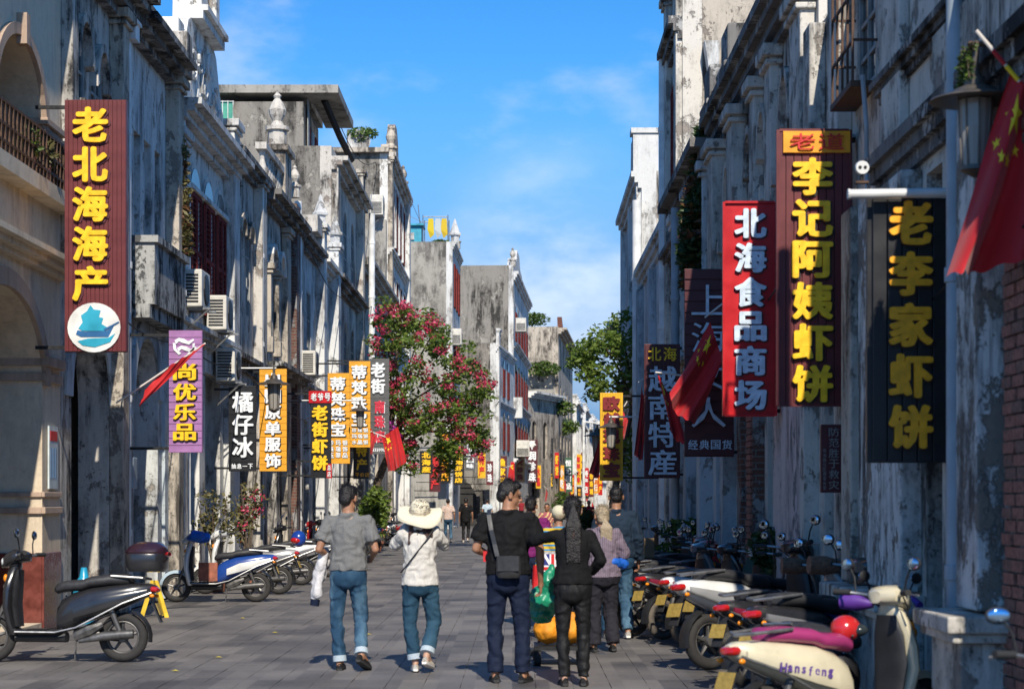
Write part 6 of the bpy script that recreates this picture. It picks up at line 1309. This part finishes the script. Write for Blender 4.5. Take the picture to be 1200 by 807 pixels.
lump('bundle', [((cx-.10,T-.1,.33),(.15,.15,.13)),((cx-.13,T-.1,.42),(.08,.08,.08))], ORB, 'orange cloth bundle on the left of the trolley', 'bundle')
lump('bundle', [((cx+.12,T-.12,.33),(.13,.15,.13)),((cx+.12,T-.12,.44),(.06,.06,.07))], ORB, 'orange cloth bundle on the right of the trolley', 'bundle')
gx, gz = PX(637,16.9), PZ(700,16.9)
lump('plastic_bag', [((gx,16.9,gz-.03),(.14,.09,.16)),((gx+.05,16.9,gz+.13),(.085,.06,.12)),((gx-.02,16.9,gz-.14),(.12,.08,.09)),((gx+.08,16.9,gz+.24),(.03,.03,.06))], GRB, 'bulging green plastic bag carried beside the shoulder-bag man', 'plastic bag', .011, .06)
flush()
bx = cx-.02; e = empty('carrier_box', (bx,T+.1,.60), 'box with a red, white and blue crossed-stripe flag pattern on the trolley', 'box')
MB().box(bx-.14,bx+.06,T+.02,T+.2,.46,1.08).build('carton', simple('checked_white',(.5,.48,.46),.7,noise_s=30,noise_a=.5), e)
y_ = T+.018
def strip(p, r_, mat, y): 
    MB().add([(bx+a,y,.78+c) for a,c in p]+[(bx+a,y-.003,.78+c) for a,c in p], [tuple(range(len(p))),tuple(range(len(p),2*len(p)))]+[(i,(i+1)%len(p),(i+1)%len(p)+len(p),i+len(p)) for i in range(len(p))]).build('flag_stripe', mat, e)
strip([(-.14,0),(.06,0),(.06,.28),(-.14,.28)],0,simple('union_blue',(.02,.03,.2),.6),y_-.001)
strip([(-.14,.11),(.06,.11),(.06,.17),(-.14,.17)],0,PC['white'],y_-.005); strip([(-.07,0),(-.01,0),(-.01,.28),(-.07,.28)],0,PC['white'],y_-.0055)
strip([(-.14,0),(-.11,0),(.06,.28),(.03,.28)],0,PC['white'],y_-.0045); strip([(.03,0),(.06,0),(-.11,.28),(-.14,.28)],0,PC['white'],y_-.0047)
strip([(-.14,.125),(.06,.125),(.06,.155),(-.14,.155)],0,PC['red'],y_-.009); strip([(-.055,0),(-.025,0),(-.025,.28),(-.055,.28)],0,PC['red'],y_-.0095)
MB().tube([(cx-.22,T-.05,.55),(cx-.20,T-.02,.95)], .05, 10).build('red_roll', PC['red'], e)
# ---------------------------------------------------------------- plants
def leafmat(name, c1, c2, trans=.25):
    m, t, b = newmat(name); g = t.nodes.new('ShaderNodeNewGeometry'); r = t.nodes.new('ShaderNodeValToRGB'); r.color_ramp.elements[0].color = (*c1,1); r.color_ramp.elements[1].color = (*c2,1)
    t.links.new(g.outputs['Random Per Island'], r.inputs[0]); t.links.new(r.outputs[0], b.inputs['Base Color']); b.inputs['Roughness'].default_value = .5
    tr = t.nodes.new('ShaderNodeBsdfTranslucent'); mxx = t.nodes.new('ShaderNodeMixShader'); mxx.inputs[0].default_value = trans; t.links.new(r.outputs[0], tr.inputs[0])
    t.links.new(b.outputs[0], mxx.inputs[1]); t.links.new(tr.outputs[0], mxx.inputs[2]); t.links.new(mxx.outputs[0], t.nodes['Material Output'].inputs[0]); return m
LF = leafmat('leaf_green',(.035,.075,.015),(.13,.20,.03)); LFY = leafmat('leaf_yellow_green',(.06,.12,.015),(.24,.32,.06),.4); LFD = leafmat('leaf_dark',(.02,.05,.012),(.06,.10,.03)); LFO = leafmat('leaf_olive',(.09,.09,.03),(.20,.17,.07)); LFR = leafmat('dry_red_leaf',(.13,.04,.02),(.20,.12,.05))
BR = leafmat('crimson_bract',(.35,.02,.07),(.70,.08,.16)); BRP = leafmat('magenta_bract',(.30,.02,.22),(.5,.08,.42)); BRK = simple('bark',(.11,.08,.055),.9,noise_s=18,noise_a=.5,bump=.8)
def leaves(q, c, rad, n, size, rnd, elong=1.6, shell=.35):
    for _ in range(n):
        while True:
            d = V((rnd.uniform(-1,1),rnd.uniform(-1,1),rnd.uniform(-1,1)))
            if shell < d.length < 1: break
        p = V(c)+V((d.x*rad[0],d.y*rad[1],d.z*rad[2])); a = V((rnd.gauss(0,1),rnd.gauss(0,1),rnd.gauss(0,.6))).normalized(); b = a.cross(V((rnd.gauss(0,1),rnd.gauss(0,1),rnd.gauss(0,1)))).normalized()
        s_ = size*rnd.uniform(.6,1.3); nn = a.cross(b); l, w_ = s_*elong*.5, s_*.36
        q.add([p-a*l, p+b*w_-nn*s_*.08, p+a*l, p-b*w_-nn*s_*.08], [(0,1,2),(0,2,3)])
def mk(q, nm, mat, parent=None, kind=None):
    o = q.build(nm, mat, parent, recalc=False)
    if kind: o['kind'] = kind
    return o
def clumps(pxs, Y, spread, k, rnd):             # clump centres from outline blobs (px, py, r px, dY)
    out = []
    for (px,py,r,dy) in pxs:
        for _ in range(k):
            a = rnd.uniform(0,6.28); rr = r*math.sqrt(rnd.random()); out.append((P(px+rr*math.cos(a), py+rr*math.sin(a), Y+dy)+V((0,rnd.uniform(-spread,spread),0))))
    return out
rnd = random.Random(11)
# bougainvillea
YT = 62; base = V((XL(YT)+.75,YT,0)); e = empty('bougainvillea_tree', base, 'large bougainvillea with crimson blooms leaning over the left side of the street', 'tree')
blobs = [(462,372,22,0),(482,378,22,1),(505,392,24,0),(452,410,26,1),(490,415,34,-1),(525,425,30,0),(548,448,22,1),(462,450,32,0),(500,460,38,-1),(535,480,34,0),(560,470,16,0),(470,495,30,0),(505,505,34,-1),(540,515,24,0),(480,530,24,0),(515,538,20,0),(448,470,20,0),(560,515,12,0)]
C_ = clumps(blobs, YT, .9, 9, rnd); q = MB(); q2 = MB(); q3 = MB()
for c in C_:
    leaves(q, c, (.36,.36,.28), 66, .115, rnd, shell=0)
    if rnd.random() < .55: leaves(q2, c+V((rnd.uniform(-.2,.2),-.35,rnd.uniform(0,.3))), (.24,.16,.15), 30, .095, rnd, 1.1, 0)
for px,py in ((465,360),(450,385),(480,372),(500,385),(440,400),(520,408),(455,425),(500,430),(545,432),(562,440),(575,450),(470,470),(530,470),(553,495),(510,500),(572,520),(490,395),(440,372),(508,372),(545,505),(560,535),(480,440),(475,358),(447,362)): leaves(q2, P(px,py,YT-.7), (.28,.2,.18), 48, .095, rnd, 1.1, 0)
for px,py in ((455,500),(448,508),(462,512),(440,516)): leaves(q3, P(px,py,YT-1.5), (.25,.2,.2), 80, .12, rnd, 1.1, 0)
mk(q,'foliage',LFY,e); mk(q2,'crimson_flowers',BR,e,'stuff'); mk(q3,'magenta_flowers',BRP,e,'stuff')
q = MB(); tr0 = V((base.x,YT,0)); top = P(470,500,YT)
q.tube([tr0, tr0+V((.1,0,1.0)), tr0+V((.25,0,2.2)), top+V((.1,0,.4))], [.2,.16,.13,.09], 10)
for (px,py) in ((455,410),(490,400),(530,440),(500,470),(555,480),(465,370),(535,510),(575,500),(510,385)):
    en = P(px,py,YT+rnd.uniform(-.6,.6)); st = top.lerp(tr0+V((.25,0,2.2)), rnd.random()*.8); q.tube([st, st.lerp(en,.5)+V((rnd.uniform(-.3,.3),0,.35)), en], [.06,.04,.015], 6)
mk(q,'trunk',BRK,e); q = MB(); leaves(q, base+V((.1,-.4,1.0)), (.45,.4,.9), 380, .16, rnd, 1.8, 0); mk(q,'vine_leaves',LF,e)
# street tree on the right
YR = 46.5; base = V((XR(YR)-.55,YR,0)); e = empty('street_tree', base, 'small leafy green tree on the right behind the yellow ribbed sign', 'tree')
blobs = [(688,412,14,0),(700,400,14,0),(690,440,14,0),(715,395,18,0),(712,425,22,0),(735,390,20,.5),(732,420,26,0),(728,450,20,0),(755,378,18,.5),(765,395,18,.5),(752,415,20,0),(768,370,12,1),(745,455,20,-.3),(755,480,18,0),(748,510,16,0),(760,440,16,0),(745,540,14,0),(678,425,8,0),(700,455,10,0),(752,560,10,0)]
q = MB()
for c in clumps(blobs, YR, .8, 10, rnd): leaves(q, c, (.27,.3,.18), 26, .10, rnd, 1.7, 0)
mk(q,'crown',LFY,e); q = MB(); top = P(742,470,YR); q.tube([base, base+V((-.05,0,1.5)), top], [.11,.09,.06], 9)
for (px,py) in ((690,420),(705,400),(730,395),(760,380),(770,400),(715,440),(750,420),(690,445)):
    en = P(px,py,YR+rnd.uniform(-.5,.5)); q.tube([top, top.lerp(en,.5)+V((0,0,.12)), en], [.045,.028,.01], 6)
mk(q,'trunk',BRK,e)
def bush(name, label, pos, rad, n, size, mat, cat='bush', k=9, pot=None, flowers=None):
    e = empty(name, (pos[0],pos[1],0 if pot is None else 0), label, cat); q = MB(); q2 = MB()
    for _ in range(k):
        d = V((rnd.uniform(-1,1),rnd.uniform(-1,1),rnd.uniform(-.8,1))); d = d.normalized()*rnd.random()**.4; c = V((pos[0]+d.x*rad[0]*.7,pos[1]+d.y*rad[1]*.7,pos[2]+d.z*rad[2]*.7)); leaves(q, c, (rad[0]*.45,rad[1]*.45,rad[2]*.42), n//k, size, rnd, 1.5, 0)
        if flowers and rnd.random() < .6: leaves(q2, c+V((.08,-.1,.05)), (rad[0]*.3,rad[1]*.3,rad[2]*.25), n//k//2, size*.8, rnd, 1.1, 0)
    mk(q,'foliage',mat,e)
    if flowers: mk(q2,'flowers',flowers,e,'stuff')
    q = MB()
    for _ in range(7): q.tube([(pos[0]+rnd.uniform(-.05,.05),pos[1]+rnd.uniform(-.05,.05),.0 if pot is None else pot), (pos[0]+rnd.uniform(-.7,.7)*rad[0],pos[1]+rnd.uniform(-.6,.6)*rad[1],pos[2]+rnd.uniform(0,.8)*rad[2])], [.022,.008], 5)
    mk(q,'stems',BRK,e)
    if pot is not None: MB().lathe((pos[0],pos[1],0), [(.17,.01),(.24,pot-.05),(.27,pot-.05),(.27,pot+.02),(.23,pot+.02),(.2,pot-.08)], 16).build('pot', simple('terracotta_pot',(.28,.11,.07),.8,noise_s=8,noise_a=.3) if 'terracotta_pot' not in bpy.data.materials else bpy.data.materials['terracotta_pot'], e)
    return e
bush('round_bush','dark green bush against the pinkish wall behind the scooters', (PX(910,20.6),20.6,1.0), (.38,.3,.42), 1500, .06, LFD, pot=.45)
bush('round_bush','green bush beside the pale blue piers on the right', (PX(806,29.5),29.5,.95), (.5,.35,.4), 1300, .07, LF, pot=.45)
bush('round_bush','round clipped bush in the middle distance behind the patterned blouse', (PX(659,75),75,1.35), (.75,.6,.7), 1400, .13, LF)
bush('round_bush','small green shrub beyond the navy-shirted man on the right', (PX(690,62),62,.9), (.6,.5,.6), 700, .11, LFD)
e = bush('potted_bougainvillea','potted bougainvillea with thin brown twigs and pink-red blooms, right of the olive one', (PX(292,34),34,1.35), (.42,.3,.65), 500, .07, LFO, 'plant', 14, .4, BR)
e = bush('potted_shrub','sparse olive potted shrub behind the blue and white scooter', (PX(252,32.5),32.5,1.2), (.45,.3,.6), 520, .065, LFO, 'plant', 14, .4)
bush('potted_shrub','green potted plant at the foot of the bougainvillea trunk', (PX(440,58),58,1.3), (.5,.4,1.0), 900, .12, LFY, 'plant', 12, .3)
for i,(px,py,Y) in enumerate(((18,205,21.3),(34,212,22.0),(50,218,22.8))):
    c = V((XL(Y)+.12,Y,5.3)); e = empty('balcony_plant', c, ('leftmost leafy pot plant on the cream balcony','middle pot plant on the cream balcony','rightmost pot plant on the cream balcony')[i], 'plant', 'pot plants on the cream balcony')
    MB().lathe(c, [(.06,.01),(.09,.16),(.10,.17),(.08,.17)], 12).build('pot', bpy.data.materials['terracotta_pot'], e); q = MB(); leaves(q, c+V((0,0,.33)), (.16,.2,.2), 130, .06, rnd, 2.2, 0); mk(q,'foliage',LFO if i else LF,e)
def vine(label, px, pts, Y, n, size, mat, mat2=None, w=.18):
    c0 = P(px,pts[0][1],Y); e = empty('hanging_plant', c0, label, 'plant'); q = MB(); q2 = MB(); s_ = MB()
    for k in range(14):
        a = [P(p[0]+rnd.uniform(-p[2],p[2]), p[1], Y)+V((0,rnd.uniform(-.15,.15),0)) for p in pts]; s_.tube(a, .006, 4)
        for p, p2 in zip(a, a[1:]):
            for t in (0,.25,.5,.75): leaves(q if rnd.random() < .7 or not mat2 else q2, p.lerp(p2,t), (w*.5,w*.5,w*.5), n//56, size, rnd, 2.0, 0)
    mk(q,'foliage',mat,e); mk(s_,'stems',BRK,e)
    if mat2: mk(q2,'dry_foliage',mat2,e)
vine('trailing fern-like plant growing out of the wall beside the fat white drainpipe', 205, [(203,150,8),(204,180,14),(210,225,12),(216,265,9),(218,305,3)], 30.6, 1000, .06, LFO, LFR, .14)
vine('dry creeper over the narrow dark house beside the white gable', 272, [(270,180,6),(274,200,9),(276,228,6)], 37.6, 400, .06, LFO, LFR, .2)
vine('dark green plant hanging from the low roof edge at right against the tan gable', 822, [(832,155,8),(826,200,14),(822,250,16),(816,300,14),(812,340,8)], 27.6, 2600, .10, LFD, LFR, .30)
vine('small fern growing on top of the large lantern', 1135, [(1133,95,4),(1132,75,8),(1134,55,5)], 11.05, 250, .02, LF, None, .05)
for i,(px,py,Y,s_,l) in enumerate(((425,157,81,.7,'small shrub on the roof edge of the four-storey house'),(627,374,160,1.3,'shrub on the roof of the plant-grown house'),(637,432,157,1.5,'greenery on the lower step of the plant-grown house'),(516,286,105,.6,'plant by the yellow laundry on the roof'),(655,478,158,1.5,'plants sprouting from the distant gable'),(660,500,165,1.6,'creeper on the street side of the plant-grown house'))):
    c = P(px,py,Y); e = empty('roof_plant', c, l, 'plant'); q = MB(); leaves(q, c, (s_,s_*.5,s_*.45), 420, s_*.16, rnd, 1.8, 0); mk(q,'foliage',LF,e)
# ---------------------------------------------------------------- small things
Y_ = 25.4; x0 = PX(181,Y_); e = empty('floor_sign', (x0,Y_,0), 'yellow folding floor sign standing behind the near black scooter', 'sign'); YB_ = simple('yellow_plastic_sign',(.70,.48,.04),.45,noise_s=9,noise_a=.25)
for sg in (-1,1):
    q = MB(); q.loft([[V((x0+sg*.17-.03,Y_-.02,0)),V((x0+sg*.17+.03,Y_-.02,0)),V((x0+sg*.17+.03,Y_+.0,0)),V((x0+sg*.17-.03,Y_+.0,0))],[V((x0+sg*.02-.03,Y_-.02,.5)),V((x0+sg*.02+.03,Y_-.02,.5)),V((x0+sg*.02+.03,Y_,.5)),V((x0+sg*.02-.03,Y_,.5))]])
    pn = q.build('panel_edge', YB_, e)
MB().loft([[V((x0+.02+.12*t,Y_-.2*1,.48-.45*t)) for t in (0,1)],[V((x0+.02+.12*t,Y_+.2,.48-.45*t)) for t in (0,1)]],closed=False,cap=False).build('panel', YB_, e)
# electricity meter box, blue jug
e = tag(MB().box(XL(27.2)+.02,XL(27.2)+.14,27.0,27.3,1.75,2.2).build('meter_box', M['pipeblue'], None, bevel=.01), 'grey meter box fixed low beside the thick drainpipe', 'box')
e = tag(MB().lathe((PX(74,23.4)+.1,24.1,0),[(.12,.0),(.14,.05),(.14,.5),(.06,.6),(.04,.72)],14).build('water_jug', simple('blue_jug',(.02,.3,.5),.3), None, smooth=1), 'blue plastic jug standing in the dark doorway', 'jug')
e = empty('satellite_dish', P(421,166,81), 'white satellite dish on the roof of the four-storey house', 'satellite dish'); MB().lathe(P(421,166,81), [(.02,.0),(.3,-.04),(.5,-.14),(.48,-.16),(.3,-.07),(.02,-.03)], 18, 'y').build('dish', M['whiteclean'], e, smooth=1); MB().tube([P(421,166,81), P(419,182,81)], .04, 6).build('mast', M['iron'], e)
e = empty('roof_antenna', P(495,255,107), 'thin rooftop antenna beside the turquoise shed', 'antenna'); MB().tube([P(495,290,107), P(490,240,107)], .03, 5).build('mast', M['steel'], e); MB().tube([P(478,252,107), P(498,262,107)], .02, 4).build('boom', M['steel'], e)
# cables strung along and across the left fronts
def cable(pts, r, label):
    p = []
    for a, b in zip(pts, pts[1:]):
        for t in [i/8 for i in range(8)]: p.append(a.lerp(b,t)-V((0,0,math.sin(math.pi*t)*.12*(a-b).length/4)))
    p.append(pts[-1]); return tag(MB().tube(p, r, 5).build('cable', M['black'], None, smooth=True), label, 'cable', 'cables along the fronts')
def WL(Y, z, o=.35): return V((XL(Y)+o, Y, z))
cable([WL(24,4.15),WL(30,4.1),WL(36,4.2),WL(41,4.0),WL(47,4.1),WL(56,4.2),WL(66,4.3)], .012, 'black cable running below the first floor of the left row')
cable([WL(30,3.7,.5),WL(36.6,3.9,.5),WL(41.4,3.6,.5),WL(48,3.8,.5)], .010, 'lower black cable behind the purple and black signs')
cable([WL(47.5,7.9,.4),WL(56,7.6,.4),WL(66,8.4,.5),WL(80,8.2,.4)], .012, 'upper cable across the spiked-finial house front')
cable([V((XR(9)-.06,9.2,3.35)),V((XR(12)-.1,12.2,3.0)),V((XR(14)-.08,14.2,2.95))], .008, 'thin cable drooping across the near right pilasters')
cable([V((XR(18)-.25,18.2,3.9)),V((XR(23)-.25,23,3.75)),V((XR(27)-.3,27,3.8)),V((XR(33)-.3,33,3.7))], .010, 'black cable behind the red signs on the right')
cable([P(400,150,62),P(440,190,80),P(470,265,104)], .015, 'slack wire from the slab roof down to the pale gable')
# scattered yellow leaves on the paving
for i,(px,py) in enumerate(((205,787),(284,725),(432,744),(322,742),(256,771))):
    Y = YB(py); q = MB(); c = V((PX(px,Y),Y,.012)); q.add([c+V((-.035,0,0)),c+V((0,.025,.01)),c+V((.04,0,0)),c+V((0,-.025,.006))],[(0,1,2),(0,2,3)]); tag(mk(q,'fallen_leaf',simple('yellow_leaf',(.55,.45,.05),.7) if i == 0 else bpy.data.materials['yellow_leaf']), ('yellow fallen leaf nearest the bottom left of the paving','yellow fallen leaf below the white scooter','yellow fallen leaf between the two leading walkers','yellow fallen leaf left of the grey-shirted man','yellow fallen leaf midway between the near scooter and the walkers')[i], 'leaf', 'fallen leaves on the paving')
# rooftop water tank pipes / posts on the four storey roof
e = empty('roof_pole', P(405,182,80.9), 'short dark pole on the roof edge of the four-storey house', 'pole'); MB().tube([P(408,182,81.2),P(408,152,81.2)], .06, 6).build('pole', M['dark'], e)
